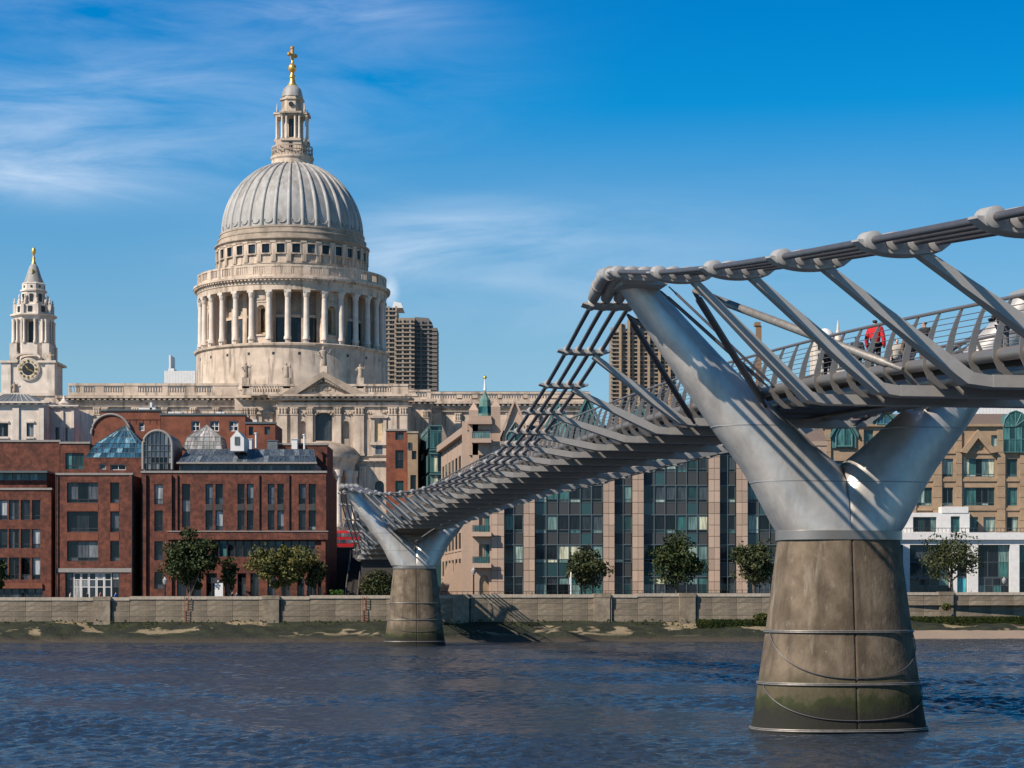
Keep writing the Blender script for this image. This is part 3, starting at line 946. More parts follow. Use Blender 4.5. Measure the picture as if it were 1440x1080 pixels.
def pier(label, loc, ztop, zfork, tip_t, bands, detail):
    o = thing('bridge_pier', label, 'bridge pier', loc, ALPHA, None)
    # concrete base : elliptical frustum with a groove on the axis
    ths = sorted([2 * PI * (k + .5) / 72 for k in range(72)] + [q + d for q in (PI / 2, PI * 1.5) for d in (-.030, -.018, -.009, 0, .009, .018, .030)])
    n = len(ths)
    rings = []
    for i in range(25):
        f = i / 24
        z = -1.2 + (ztop + 1.2) * f
        fz = max(0, z / ztop)
        a = 3.38 + (2.34 - 3.38) * (fz ** .9) + (0.12 if z < .05 else 0)
        b = 2.45 + (1.75 - 2.45) * fz
        ring = []
        for k in range(n):
            th = ths[k]
            x, y = a * math.copysign(abs(math.cos(th)) ** .85, math.cos(th)), b * math.copysign(abs(math.sin(th)) ** .85, math.sin(th))
            g = math.exp(-(x / .03) ** 2) * .045
            y -= math.copysign(g, y)
            ring.append((x, y, z))
        rings.append(ring)
    mb = MB(); mb.loft(rings); mb.build('concrete_base', M['pier'], o, smooth=40)
    mb = MB(); mb.box(-.035, .035, -1.82 - .0, 1.82, ztop - .06, ztop - .02)
    # steel collar
    mb = MB()
    se = lambda c, e: math.copysign(abs(c) ** e, c)
    mb.loft([[(2.40 * se(math.cos(2 * PI * k / 64), .78), 1.78 * se(math.sin(2 * PI * k / 64), .78), z) for k in range(64)] for z in (ztop - .01, ztop + .33)]); mb.build('steel_collar', M['rail'], o, smooth=40)

    def ell(z):
        fz = max(0, z / ztop)
        return 3.38 + (2.34 - 3.38) * (fz ** .9), 2.45 + (1.75 - 2.45) * fz

    def epoint(z, th, off=.05):
        a, b = ell(z)
        return ((a + off) * math.copysign(abs(math.cos(th)) ** .85, math.cos(th)), (b + off) * math.copysign(abs(math.sin(th)) ** .85, math.sin(th)), z)
    for zb in bands:
        mb = MB(); m_ = 60
        for dz in (-.028, .028):
            mb.tube([epoint(zb + dz, 2 * PI * k / m_ + .01) for k in range(m_ + 1)], .028, 6)
        mb.build('fender_band', M['band'], o, smooth=40)
    # hanging chains between the bands
    zs = list(bands)
    for j, zb in enumerate(zs[:2]):
        drop = 1.75 if j == 0 else 1.35
        mb = MB(); pts = []
        for k in range(41):
            u = k / 40
            th = PI + .12 + (PI - .24) * u
            z = zb - drop * math.sin(PI * u) ** .8 * (1 if j == 0 else 1)
            pts.append(epoint(z, th, .04))
        mb.tube(pts, .022, 5)
        mb.build('chain', M['cable'], o, smooth=40)
    # splayed arms
    zo = zfork - 10.1
    tf = (tip_t) / 8.6
    sec = [(ztop + .28, -2.32, 2.2), (7.9 + zo, -2.55, 1.7), (8.8 + zo, -3.05, 1.0), (9.5 + zo, -3.45, .45), (10.1 + zo, -3.84, .02), (10.8 + zo, -4.38, -.88), (11.6 + zo * .8, -5.0, -1.78), (13.0 + zo * .6, -5.98, -3.35),
           (14.3 + zo * .4, -6.9, -4.7), (15.7 + zo * .2, -7.85, -6.05), (16.95, -8.72, -7.2)]
    for side in (-1, 1):
        rings = []
        N_ = 48
        for idx, (z, l, r) in enumerate(sec):
            f = (z - sec[0][0]) / (sec[-1][0] - sec[0][0])
            c, a = (l + r) / 2, (r - l) / 2
            c *= 1 + (tf - 1) * f; a *= (1 + (tf - 1) * f)
            b = 1.66 + (.62 - 1.66) * f ** .9
            ex = .72 + .28 * f
            rings.append([(-side * (c + a * math.copysign(abs(math.cos(2 * PI * k / N_)) ** ex, math.cos(2 * PI * k / N_))), b * math.copysign(abs(math.sin(2 * PI * k / N_)) ** ex, math.sin(2 * PI * k / N_)), z) for k in range(N_)])
        # clip at the middle plane so the two arms meet in a crease
        cl = []
        for rg in rings:
            cl.append([((x if (x * side > .006) else side * .006), y, z) for x, y, z in rg])
        mb = MB(); mb.loft(cl)
        mb.build('pylon_arm', M['pylon'], o, smooth=28)
        for q in (3, 6):
            rg = cl[q]; cx_ = sum(p[0] for p in rg) / len(rg)
            mb = MB(); mb.loft([[(cx_ + (x - cx_) * 1.004 - side * 0, y * 1.004, z + dz) for x, y, z in rg] for dz in (-.02, .02)], caps=False)
            mb.build('weld_seam', M['weld'], o)
        mb = MB()
        tc_ = side * 7.95 * tf
        mb.box(tc_ - .85, tc_ + .85, -1.7, .5, 16.72, 17.02)
        mb.build('saddle_plate', M['bridge_steel'], o)
    return o


pier('large near bridge pier, stained concrete base with wide steel V arms at the right', (PIER_X, PIER_Y, 0), 7.3, 10.1, 8.6, (3.82, 1.85, .12), True)
px2, py2 = PIER_X - .1510 * SPAN, PIER_Y + .9885 * SPAN
pier('smaller far bridge pier with steel V arms near the river wall', (px2, py2, 0), 8.45, 11.0, 7.6, (4.7, 2.9, .5), False)

# ================================================================== PEOPLE
PCACHE = {}


def skin_mesh(name, verts, edges, radii, material, sub=1):
    me = bpy.data.meshes.new(name); me.from_pydata(verts, edges, [])
    o = bpy.data.objects.new('tmp', me); COL.objects.link(o)
    md = o.modifiers.new('s', 'SKIN'); sb = o.modifiers.new('u', 'SUBSURF'); sb.levels = sub; sb.render_levels = sub
    for i, r in enumerate(radii):
        rr = r if isinstance(r, tuple) else (r, r)
        me.skin_vertices[0].data[i].radius = rr
    me.skin_vertices[0].data[0].use_root = True
    dg = bpy.context.evaluated_depsgraph_get(); dg.update()
    out = bpy.data.meshes.new_from_object(o.evaluated_get(dg))
    out.materials.clear(); out.materials.append(material)
    out.name = name
    for p in out.polygons: p.use_smooth = True
    bpy.data.objects.remove(o)
    return out


def person(label, loc, rz, jacket, trousers, pose='stand', h=1.72, group=None, parent_part=None):
    k = h / 1.72
    key = ('b', pose)
    if pose == 'lean':      # resting on the rail with the arms in front
        hands = [(-.16, -.42, 1.12), (.16, -.42, 1.12)]; elbows = [(-.27, -.14, 1.10), (.27, -.14, 1.10)]; lean = -.10
        feet = [(-.11, .0), (.12, .05)]; knees = [(-.10, -.02), (.11, .02)]
    elif pose == 'walk':
        hands = [(-.25, -.22, .88), (.25, .2, .86)]; elbows = [(-.27, -.02, 1.1), (.27, .10, 1.1)]; lean = -.04
        feet = [(-.10, .28), (.10, -.28)]; knees = [(-.10, .05), (.10, -.16)]
    else:
        hands = [(-.27, -.06, .80), (.27, -.05, .80)]; elbows = [(-.28, .02, 1.08), (.28, .02, 1.08)]; lean = 0
        feet = [(-.11, .02), (.12, -.03)]; knees = [(-.10, 0), (.11, -.02)]
    if key not in PCACHE:
        v = [(0, 0, .95), (0, lean * .4, 1.15), (0, lean, 1.40), (0, lean * 1.1, 1.50), (0, lean * 1.3 - .01, 1.62), (0, lean * 1.3, 1.70),
             (-.19, lean, 1.40), elbows[0], hands[0], (.19, lean, 1.40), elbows[1], hands[1],
             (-.10, 0, .90), (knees[0][0], knees[0][1], .50), (feet[0][0], feet[0][1], .08), (feet[0][0], feet[0][1] - .18, .04),
             (.10, 0, .90), (knees[1][0], knees[1][1], .50), (feet[1][0], feet[1][1], .08), (feet[1][0], feet[1][1] - .18, .04), (0, lean * 1.3 - .10, 1.60)]
        e = [(0, 1), (1, 2), (2, 3), (3, 4), (4, 5), (2, 6), (6, 7), (7, 8), (2, 9), (9, 10), (10, 11), (0, 12), (12, 13), (13, 14), (14, 15), (0, 16), (16, 17), (17, 18), (18, 19), (4, 20)]
        r = [.14, .12, .13, .055, .095, .06, .06, .045, .035, .06, .045, .035, .085, .06, .045, .035, .085, .06, .045, .035, .03]
        PCACHE[key] = skin_mesh('body', v, e, r, M['skin'])
        v2 = [(0, 0, .92), (0, lean * .4, 1.15), (0, lean, 1.39), (-.19, lean, 1.41), elbows[0], tuple(Vector(elbows[0]).lerp(Vector(hands[0]), .85)),
              (.19, lean, 1.41), elbows[1], tuple(Vector(elbows[1]).lerp(Vector(hands[1]), .85)), (0, lean * 1.1 + .02, 1.50)]
        PCACHE[('j', pose)] = (v2, [(0, 1), (1, 2), (2, 3), (3, 4), (4, 5), (2, 6), (6, 7), (7, 8), (2, 9)], [(.20, .16), (.18, .15), (.17, .14), .095, .075, .06, .095, .075, .06, .085])
        v3 = [(0, 0, .94), (-.10, 0, .88), (knees[0][0], knees[0][1], .50), (feet[0][0], feet[0][1], .12), (.10, 0, .88), (knees[1][0], knees[1][1], .50), (feet[1][0], feet[1][1], .12)]
        PCACHE[('t', pose)] = (v3, [(0, 1), (1, 2), (2, 3), (0, 4), (4, 5), (5, 6)], [.155, .11, .08, .07, .11, .08, .07])
        PCACHE[('h', pose)] = skin_mesh('hair', [(0, lean * 1.3 + .03, 1.58), (0, lean * 1.3 + .02, 1.70)], [(0, 1)], [.10, .10], M['hair'])
        PCACHE[('s', pose)] = skin_mesh('shoes', [(feet[0][0], feet[0][1] + .05, .05), (feet[0][0], feet[0][1] - .2, .04)], [(0, 1)], [.06, .05], M['black'])
        PCACHE[('s2', pose)] = skin_mesh('shoes', [(feet[1][0], feet[1][1] + .05, .05), (feet[1][0], feet[1][1] - .2, .04)], [(0, 1)], [.06, .05], M['black'])
    for nm, cc in (('j', jacket), ('t', trousers)):
        kk = (nm, pose, cc)
        if kk not in PCACHE:
            mm = bpy.data.materials.get('cloth_%s' % str(cc)) or mat('cloth_%s' % str(cc), cc, .85, noise=.2, nscale=6)
            vv = PCACHE[(nm, pose)]
            PCACHE[kk] = skin_mesh('jacket' if nm == 'j' else 'trousers', *vv, mm)
    o = thing('person', label, 'person', loc, rz, group)
    o.scale = (k, k, k)
    place('body', PCACHE[key], o); place('jacket', PCACHE[('j', pose, jacket)], o); place('trousers', PCACHE[('t', pose, trousers)], o)
    place('hair', PCACHE[('h', pose)], o); place('shoe', PCACHE[('s', pose)], o); place('shoe', PCACHE[('s2', pose)], o)
    return o


def on_bridge(t, s):
    ca, sa = math.cos(ALPHA), math.sin(ALPHA)
    return (PIER_X + t * ca - s * sa, PIER_Y + t * sa + s * ca, fl_(s) + .005)


RED = (.55, .012, .02); NAVY = (.02, .025, .04); BLK = (.012, .012, .014); GRY = (.12, .12, .13); BRN = (.12, .075, .05); CRM = (.5, .45, .38)
person('person in a bright red jacket and black trousers at the bridge rail', on_bridge(-2.15, -10.9), R(150), RED, BLK, 'stand', 1.86)
person('person in a dark coat standing just right of the one in red', on_bridge(-1.2, -13.0), R(-50), BLK, BRN, 'stand', 1.66)
person('person in brown walking behind the one in red', on_bridge(.2, -7.5), R(10), BRN, NAVY, 'walk', 1.7)
person('person in black by the rail under the grey damper tube', on_bridge(-2.0, -5.2), R(190), BLK, BLK, 'stand', 1.62)
person('person in navy next to the one in black under the damper tube', on_bridge(-1.2, -6.0), R(150), NAVY, BLK, 'stand', 1.66)
person('person in a cream coat walking near the big pier', on_bridge(.6, -5.0), R(5), CRM, NAVY, 'walk', 1.68)
person('person in a dark jacket farthest right on the bridge', on_bridge(-1.9, -21.5), R(-60), BLK, GRY, 'lean', 1.7)
person('person in grey on the middle of the main span', on_bridge(.5, 18), R(0), GRY, BLK, 'walk', 1.75)
person('person in brown on the main span beyond the big pier', on_bridge(-.8, 24), R(180), BRN, BLK, 'walk', 1.7)
person('person in navy far along the main span', on_bridge(1.0, 48), R(0), NAVY, GRY, 'walk', 1.75)

exec_later = []
# ================================================================== CATHEDRAL
DY = 477.0
DX = PX(411, DY)
zc = lambda py: PZ(py, DY)
u = DY / F
cath = thing('cathedral', 'domed baroque stone cathedral with colonnaded drum and gilded cross', 'cathedral', (DX, DY, 12))


def ringbox(prof_px, name, m='stone', n=96, smooth=30, caps=True):
    mb = MB(); mb.lathe([(r * u, zc(y)) for r, y in prof_px], DX, DY, n, caps=caps)
    return mb.build(name, M[m], cath, smooth=smooth)


ringbox([(134, 560), (133.5, 503), (136.5, 501), (137, 498.5), (134, 497.5), (131, 497)], 'drum_base')
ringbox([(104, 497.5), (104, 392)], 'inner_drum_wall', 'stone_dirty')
ringbox([(126, 426), (132, 426), (132, 419), (133, 418.5), (133, 414), (138, 411.5), (138, 409), (133, 408), (104, 407.8)], 'entablature')
mb = MB()
for k in range(150):
    a = 2 * PI * k / 150
    mb.xf = Matrix.Translation((DX, DY, 0)) @ Matrix.Rotation(a, 4, 'Z')
    mb.box(-.22, .22, -137 * u, -133 * u, zc(414), zc(412))
mb.build('modillion_ring', M['stone'], cath, kind='stuff')
# ring balustrade
mb = MB()
mb.lathe([(131.5 * u, zc(408)), (132.3 * u, zc(408)), (132.3 * u, zc(405)), (131.2 * u, zc(404.8)), (130.2 * u, zc(404.8)), (130.2 * u, zc(408))], DX, DY, 96, caps=False)
mb.lathe([(131.8 * u, zc(395)), (132.5 * u, zc(395)), (132.5 * u, zc(392.5)), (130 * u, zc(392.5)), (130 * u, zc(395))], DX, DY, 96, caps=False)
for k in range(32):
    a = R(-19.4 + 11.25 * k)
    mb.xf = Matrix.Translation((DX, DY, 0)) @ Matrix.Rotation(a, 4, 'Z')
    mb.box(-.75, .75, -132.2 * u, -130 * u, zc(404.8), zc(395))
    for j in range(7):
        aa = a + R(11.25) * (j + 1) / 8
        if j in (0, 6): aa += R(.35 if j == 0 else -.35)
        mb.xf = Matrix.Translation((DX, DY, 0)) @ Matrix.Rotation(aa, 4, 'Z')
        mb.box(-.13, .13, -131.6 * u, -130.6 * u, zc(404.8), zc(395))
mb.build('balustrade', M['stone'], cath, kind='stuff')
# attic
ringbox([(104.5, 408), (104.5, 386), (105.3, 386), (105.3, 384), (104.3, 384), (104.3, 357)], 'attic_wall')
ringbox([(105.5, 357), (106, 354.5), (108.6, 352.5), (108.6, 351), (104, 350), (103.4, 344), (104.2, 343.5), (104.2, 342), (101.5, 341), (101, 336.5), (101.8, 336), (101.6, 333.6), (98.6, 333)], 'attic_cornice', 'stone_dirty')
AT = Matrix.Translation((DX, DY, 0))
atw = MB(); atw.box(-5.6 * u, 5.6 * u, -.10, .02, 0, 12 * u); atw_me = atw.mesh('attic_window', M['glass_dark'])
fr_ = MB()
for a_, b_, c_, d_ in ((-7.2, -5.4, -1, 13), (5.4, 7.2, -1, 13), (-7.6, 7.6, 12, 13.8), (-8, 8, -2, -.2)):
    fr_.box(a_ * u, b_ * u, -.42, -.0, c_ * u, d_ * u)
fr_me = fr_.mesh('window_surround', M['stone'])
pil_ = MB(); pil_.box(-3.4 * u, 3.4 * u, -.35, .1, 0, 27.5 * u); pil_.box(-4 * u, 4 * u, -.5, .1, 26 * u, 28 * u); pil_me = pil_.mesh('attic_pilaster', M['stone'])
for k in range(32):
    a = R(-19.4 + 5.6 + 11.25 * k)
    w = place('attic_window', atw_me, cath, (104.3 * u * math.sin(a), -104.3 * u * math.cos(a), zc(372) - 12), (0, 0, a))
    place('window_surround', fr_me, w)
    a2 = a + R(5.625)
    place('attic_pilaster', pil_me, cath, (104.3 * u * math.sin(a2), -104.3 * u * math.cos(a2), zc(384) - 12), (0, 0, a2))
# colonnade
col = MB()
H = (zc(426) - zc(497))
col.lathe([(4.6 * u, 0), (4.6 * u, .7)], 0, 0, 4, rot=PI / 4)
col.lathe([(5.2 * u, .7), (5.0 * u, 1.2), (4.1 * u, 1.5), (3.9 * u, 4), (3.45 * u, H - 1.6), (3.9 * u, H - 1.5), (4.9 * u, H - .5)], 0, 0, 16)
col.lathe([(6.6 * u, H - .5), (6.6 * u, H)], 0, 0, 4, rot=PI / 4)
col_me = col.mesh('peristyle_column', M['stone_pale'], smooth=35)
dw = MB(); dw.box(-1.15, 1.15, -.25, .02, 0, 5.6); dw_me = dw.mesh('drum_window', M['glass_dark'])
ds = MB()
for a_, b_, c_, d_ in ((-1.55, -1.1, 0, 6), (1.1, 1.55, 0, 6), (-1.8, 1.8, 5.7, 6.3)): ds.box(a_, b_, -.5, 0, c_, d_)
ds_me = ds.mesh('window_surround', M['stone'])
pp = MB(); pp.box(-.55, .55, -.7, .1, 0, H); pp_me = pp.mesh('drum_pilaster', M['stone'])
nb = MB()
wB = 128 * u * math.tan(R(5.6)) * .93
nb.archwall(-wB, wB, 0, H, 0, -1.0, 1.0, 1.9, 8.2, 1.2)
nb.box(-wB, -wB + .02, 0, 4.2, 0, H); nb.box(wB - .02, wB, 0, 4.2, 0, H)
nb.box(-wB, wB, -.12, 0, 8.75, 9.05); nb.box(-1.35, -1.02, -.14, .02, 1.9, 7.3); nb.box(1.02, 1.35, -.14, .02, 1.9, 7.3); nb.box(-1.5, 1.5, -.25, 0, 1.5, 1.9)
nb.box(-.9, .9, -.15, 0, 9.3, 10.3)
nb_me = nb.mesh('niche_bay', M['stone'])
nc = MB(); nc.archwall(-1.0, 1.0, 1.9, 8.2, 1.1, -.5, .5, 2.4, 7.6, .1)
nc_me = nc.mesh('niche_recess', M['stone_ochre'])
for k in range(32):
    a = R(-19.4 + 11.25 * k)
    place('peristyle_column', col_me, cath, (128 * u * math.sin(a), -128 * u * math.cos(a), zc(497) - 12), (0, 0, a))
    place('drum_pilaster', pp_me, cath, (104 * u * math.sin(a), -104 * u * math.cos(a), zc(497) - 12), (0, 0, a))
    am = a + R(5.625)
    if k % 4 == 0:
        w = place('niche_bay', nb_me, cath, (124.5 * u * math.sin(am), -124.5 * u * math.cos(am), zc(497) - 12), (0, 0, am))
        place('niche_recess', nc_me, w)
    else:
        w = place('drum_window', dw_me, cath, (104 * u * math.sin(am), -104 * u * math.cos(am), zc(496) - 12), (0, 0, am))
        place('window_surround', ds_me, w)
# small square holes in the drum base
hb = MB(); hb.box(-.28, .28, -.06, .3, -.3, .3); hb_me = hb.mesh('vent_hole', M['black'])
for k in range(24):
    a = R(-80 + 15 * k)
    place('vent_hole', hb_me, cath, (133.3 * u * math.sin(a), -133.3 * u * math.cos(a), zc(512) - 12), (0, 0, a))
# dome shell + ribs
prof = []
for i in range(25):
    th = (PI / 2 - R(16.5)) * i / 24
    prof.append((97.4 * math.cos(th), 333 - 103.5 * math.sin(th)))
ringbox(prof, 'dome_shell', 'lead', 96, 60)
rib = MB(); rings = []
for i, (r, y) in enumerate(prof):
    r_ = r * u; z_ = zc(y)
    wd = .42 * (r / 97) ** .75 + .04
    th = (PI / 2 - R(16.5)) * i / 24
    nx_, nz_ = math.cos(th), math.sin(th)
    out = .40 * (.45 + .55 * r / 97)
    ring = []
    for q, h_ in ((-1.0, -.15), (-.85, .45), (-.45, .9), (0, 1.0), (.45, .9), (.85, .45), (1.0, -.15)):
        ring.append((q * wd, -(r_ + nx_ * out * h_), z_ + nz_ * out * h_))
    rings.append(ring)
rib.loft(rings)
rib.v = [(a, b, c - 12) for a, b, c in rib.v]
rib_me = rib.mesh('dome_rib', M['lead'], smooth=60)
sc_ = MB()
for i in range(8):
    a0_ = PI * i / 8; a1_ = PI * (i + 1) / 8
    sc_.tube([(.95 * math.cos(PI + a0_), -97.8 * u - .04, zc(324) - 12 + .9 * math.sin(PI + a0_)), (.95 * math.cos(PI + a1_), -97.9 * u - .04, zc(324) - 12 + .9 * math.sin(PI + a1_))], .10, 6)
sc_me = sc_.mesh('lead_scallop', M['lead'])
for k in range(32):
    a = R(-19.4 + 11.25 * k)
    r_ = place('dome_rib', rib_me, cath, (0, 0, 0), (0, 0, a))
    place('lead_scallop', sc_me, r_, (0, 0, 0), (0, 0, R(5.6)))
# lantern
ringbox([(29.5, 234), (29, 227.5), (30.6, 225), (30.6, 222.5), (27, 221.5), (27, 219)], 'lantern_base', 'stone', 48)
mb = MB()
for k in range(40):
    a = 2 * PI * k / 40
    x, y = DX + 28.5 * u * math.cos(a), DY + 28.5 * u * math.sin(a)
    mb.tube([(x, y, zc(222)), (x, y, zc(209.5))], .07, 5)
for yy in (209.5, 215): mb.lathe([(28.2 * u, zc(yy)), (28.9 * u, zc(yy)), (28.9 * u, zc(yy) + .25), (28.2 * u, zc(yy) + .25)], DX, DY, 48, caps=False)
mb.build('gallery_railing', M['stone_dirty'], cath)


def xblock(mb, half, y0, y1, arm, m=None):
    """square core with four projecting faces"""
    mb.box(DX - half * u, DX + half * u, DY - arm * u, DY + arm * u, zc(y0), zc(y1))
    mb.box(DX - arm * u, DX + arm * u, DY - half * u + .02, DY + half * u - .02, zc(y0) + .01, zc(y1) - .01)


lan = MB(); xblock(lan, 15, 221, 202, 22); lan.lathe([(21 * u, zc(221)), (21 * u, zc(197))], DX, DY, 8, rot=PI / 8)
xblock(lan, 14, 202.2, 199, 24)
lan.lathe([(13.5 * u, zc(198)), (13.5 * u, zc(166))], DX, DY, 8, rot=PI / 8)
lan.build('lantern_pedestal', M['stone'], cath)
lw = MB(); lw.box(DX - 2.6 * u, DX + 2.6 * u, DY - 22.3 * u, DY - 21.8 * u, zc(214), zc(203.5)); lw.box(DX - 3.2 * u, DX + 3.2 * u, DY - 13.8 * u, DY - 13 * u, zc(196), zc(170)); lw.build('lantern_opening', M['black'], cath)
lc = MB(); lc.lathe([(1.9 * u, 0), (1.9 * u, .4), (1.5 * u, .6), (1.3 * u, 32 * u - .6), (1.9 * u, 32 * u)], 0, 0, 12)
lc_me = lc.mesh('lantern_column', M['stone_pale'], smooth=35)
for q in range(4):
    for xx in (-12, -6.0, 6.0, 12):
        v = Matrix.Rotation(q * PI / 2, 3, 'Z') @ Vector((xx * u, -20.5 * u, 0))
        place('lantern_column', lc_me, cath, (v.x, v.y, zc(199) - 12))
lan = MB(); xblock(lan, 14, 167.2, 164, 22.5); xblock(lan, 15, 164, 161.5, 25)
lan.lathe([(22.5 * u, zc(167)), (24.5 * u, zc(161.7))], DX, DY, 8, rot=PI / 8)
lan.lathe([(16.5 * u, zc(162)), (15.8 * u, zc(143.5)), (18 * u, zc(142.5)), (18 * u, zc(140.5)), (15 * u, zc(140)), (14.6 * u, zc(136))], DX, DY, 8, rot=PI / 8)
for q in range(4):
    v = Matrix.Rotation(q * PI / 2 + PI / 4, 3, 'Z') @ Vector((27 * u, 0, 0))
    lan.lathe([(1.3 * u, zc(162)), (1.6 * u, zc(158)), (.8 * u, zc(156)), (1.0 * u, zc(154)), (.2 * u, zc(150))], DX + v.x, DY + v.y, 10)
lan.build('lantern_upper_stage', M['stone'], cath)
oc = MB()
oc.xf = Matrix.Translation((DX, DY - 15.7 * u, zc(150))) @ Matrix.Rotation(PI / 2, 4, 'X')
oc.lathe([(3.4 * u, -.1), (3.4 * u, .25)], 0, 0, 20); oc.build('round_opening', M['black'], cath)
ringbox([(15, 137), (14.2, 133), (13.4, 129), (11.5, 125), (8.6, 122.5), (7, 121)], 'lantern_cupola', 'lead', 32, 50)
ringbox([(7.2, 121.2), (7.2, 119.5), (5.4, 118.8), (4.2, 115), (3.2, 111), (4.4, 109.5), (4.0, 107), (2.6, 105), (2.2, 102.5), (3.2, 101.5), (5.2, 99), (5.9, 96), (5.4, 93), (3.4, 90.6), (1.9, 89.4),
         (1.5, 86), (1.0, 83.5), (1.5, 83), (.9, 82)], 'gilded_ball', 'gold', 28, 50)
cr = MB(); th_ = .28
cr.xf = Matrix.Translation((DX, DY, 0)) @ Matrix.Rotation(R(58), 4, 'Z')
cr.box(-th_, th_, -th_, th_, zc(84), zc(68)); cr.box(-1.0, 1.0, -th_ * .9, th_ * .9, zc(78.8), zc(76))
for (x, z) in ((0, zc(67.5)), (-1.15, zc(77.4)), (1.15, zc(77.4))):
    cr.lathe([(.1, z - .5), (.48, z - .2), (.48, z + .2), (.1, z + .5)], x, 0, 10)
cr.build('gilded_cross', M['gold_old'], cath, smooth=40)

# ---- cathedral body
def statue_mesh(h):
    mb = MB(); rings = []
    for f, a, b, ox in ((0, .20, .17, 0), (.18, .18, .15, .01), (.42, .15, .12, .02), (.58, .17, .12, .0), (.74, .20, .12, -.01), (.80, .15, .10, 0), (.83, .055, .055, 0), (.86, .075, .08, 0), (.93, .085, .09, .0), (1.0, .03, .03, 0)):
        rings.append([(h * (ox + a * math.cos(2 * PI * k / 12)), h * b * math.sin(2 * PI * k / 12), h * f) for k in range(12)])
    mb.loft(rings)
    mb.tube([(-.16 * h, 0, .74 * h), (-.30 * h, -.05 * h, .60 * h), (-.22 * h, -.14 * h, .52 * h)], [.05 * h, .045 * h, .035 * h], 8)
    mb.tube([(.16 * h, 0, .74 * h), (.31 * h, -.04 * h, .66 * h), (.36 * h, -.10 * h, .84 * h)], [.05 * h, .045 * h, .035 * h], 8)
    return mb


ST = statue_mesh(3.0).mesh('statue', M['stone_dirty'], smooth=60)


def statue(px, ytop, ybot, Y, parent=cath, ped=True):
    h = (ybot - ytop) * Y / F
    org = ORG[parent.name]
    o = place('statue', ST, parent, (PX(px, Y) - org.x, Y - org.y, PZ(ybot, Y) - org.z), (0, 0, random.uniform(-.5, .5)), scale=(h / 3,) * 3)
    return o


def wallrun(Y, pxl, pxr, ytop, ybot, parent, name='wall', m='stone', depth=4):
    mb = MB(); mb.box(PX(pxl, Y), PX(pxr, Y), Y, Y + depth, PZ(ybot, Y), PZ(ytop, Y)); return mb.build(name, M[m], parent)


def cornice(Y, pxl, pxr, ytop, ybot, proj, parent, dent=True, m='stone', name='cornice', back=1.0):
    mb = MB(); a, b = PX(pxl, Y), PX(pxr, Y); z0, z1 = PZ(ybot, Y), PZ(ytop, Y); h = z1 - z0
    mb.box(a - proj, b + proj, Y - proj, Y + back, z0 + h * .62, z1)
    mb.box(a - proj * .45, b + proj * .45, Y - proj * .45, Y + back, z0, z0 + h * .35)
    if dent:
        n = max(1, int((b - a) / 1.15))
        for i in range(n + 1):
            x = a + (b - a) * i / n
            mb.box(x - .28, x + .28, Y - proj * .85, Y, z0 + h * .35, z0 + h * .62)
    return mb.build(name, M[m], parent)


def balus(Y, pxl, pxr, ytop, ybot, parent, segs, m='stone'):
    """parapet: solid with open baluster panels given as px pairs"""
    mb = MB(); z0, z1 = PZ(ybot, Y), PZ(ytop, Y); h = z1 - z0
    cur = pxl
    mb.box(PX(pxl, Y), PX(pxr, Y), Y - .12, Y + .62, z1 - h * .2, z1)
    mb.box(PX(pxl, Y), PX(pxr, Y), Y - .08, Y + .6, z0, z0 + h * .24)
    for a, b in segs + [(pxr, pxr)]:
        if a > cur: mb.box(PX(cur, Y), PX(a, Y), Y, Y + .55, z0 + h * .24, z1 - h * .2)
        n = int((PX(b, Y) - PX(a, Y)) / .52)
        for i in range(n):
            x = PX(a, Y) + (PX(b, Y) - PX(a, Y)) * (i + .5) / n
            mb.lathe([(.12, z0 + h * .24), (.19, z0 + h * .42), (.10, z1 - h * .2)], x, Y + .25, 6)
        cur = b
    return mb.build('balustrade', M[m], parent, kind='stuff')


def pilaster(Y, pl, pr, yt, yb, parent, proj=.45, m='stone', cap=True):
    mb = MB(); a, b = PX(pl, Y), PX(pr, Y); z0, z1 = PZ(yb, Y), PZ(yt, Y)
    mb.box(a, b, Y - proj, Y + .02, z0, z1)
    if cap:
        w = b - a; ch = min(1.5, (z1 - z0) * .14)
        mb.box(a - .14, b + .14, Y - proj - .15, Y + .02, z1 - .22, z1)
        for i in range(3):
            mb.lathe([(.16, z1 - ch), (.30, z1 - ch * .55), (.22, z1 - ch * .5), (.36, z1 - .22)], a + w * (i + .5) / 3, Y - proj, 8)
        mb.box(a - .10, b + .10, Y - proj - .12, Y + .02, z1 - ch - .2, z1 - ch)
        mb.box(a - .14, b + .14, Y - proj - .15, Y + .02, z0, z0 + .5)
    return mb.build('pilaster', M[m], parent)


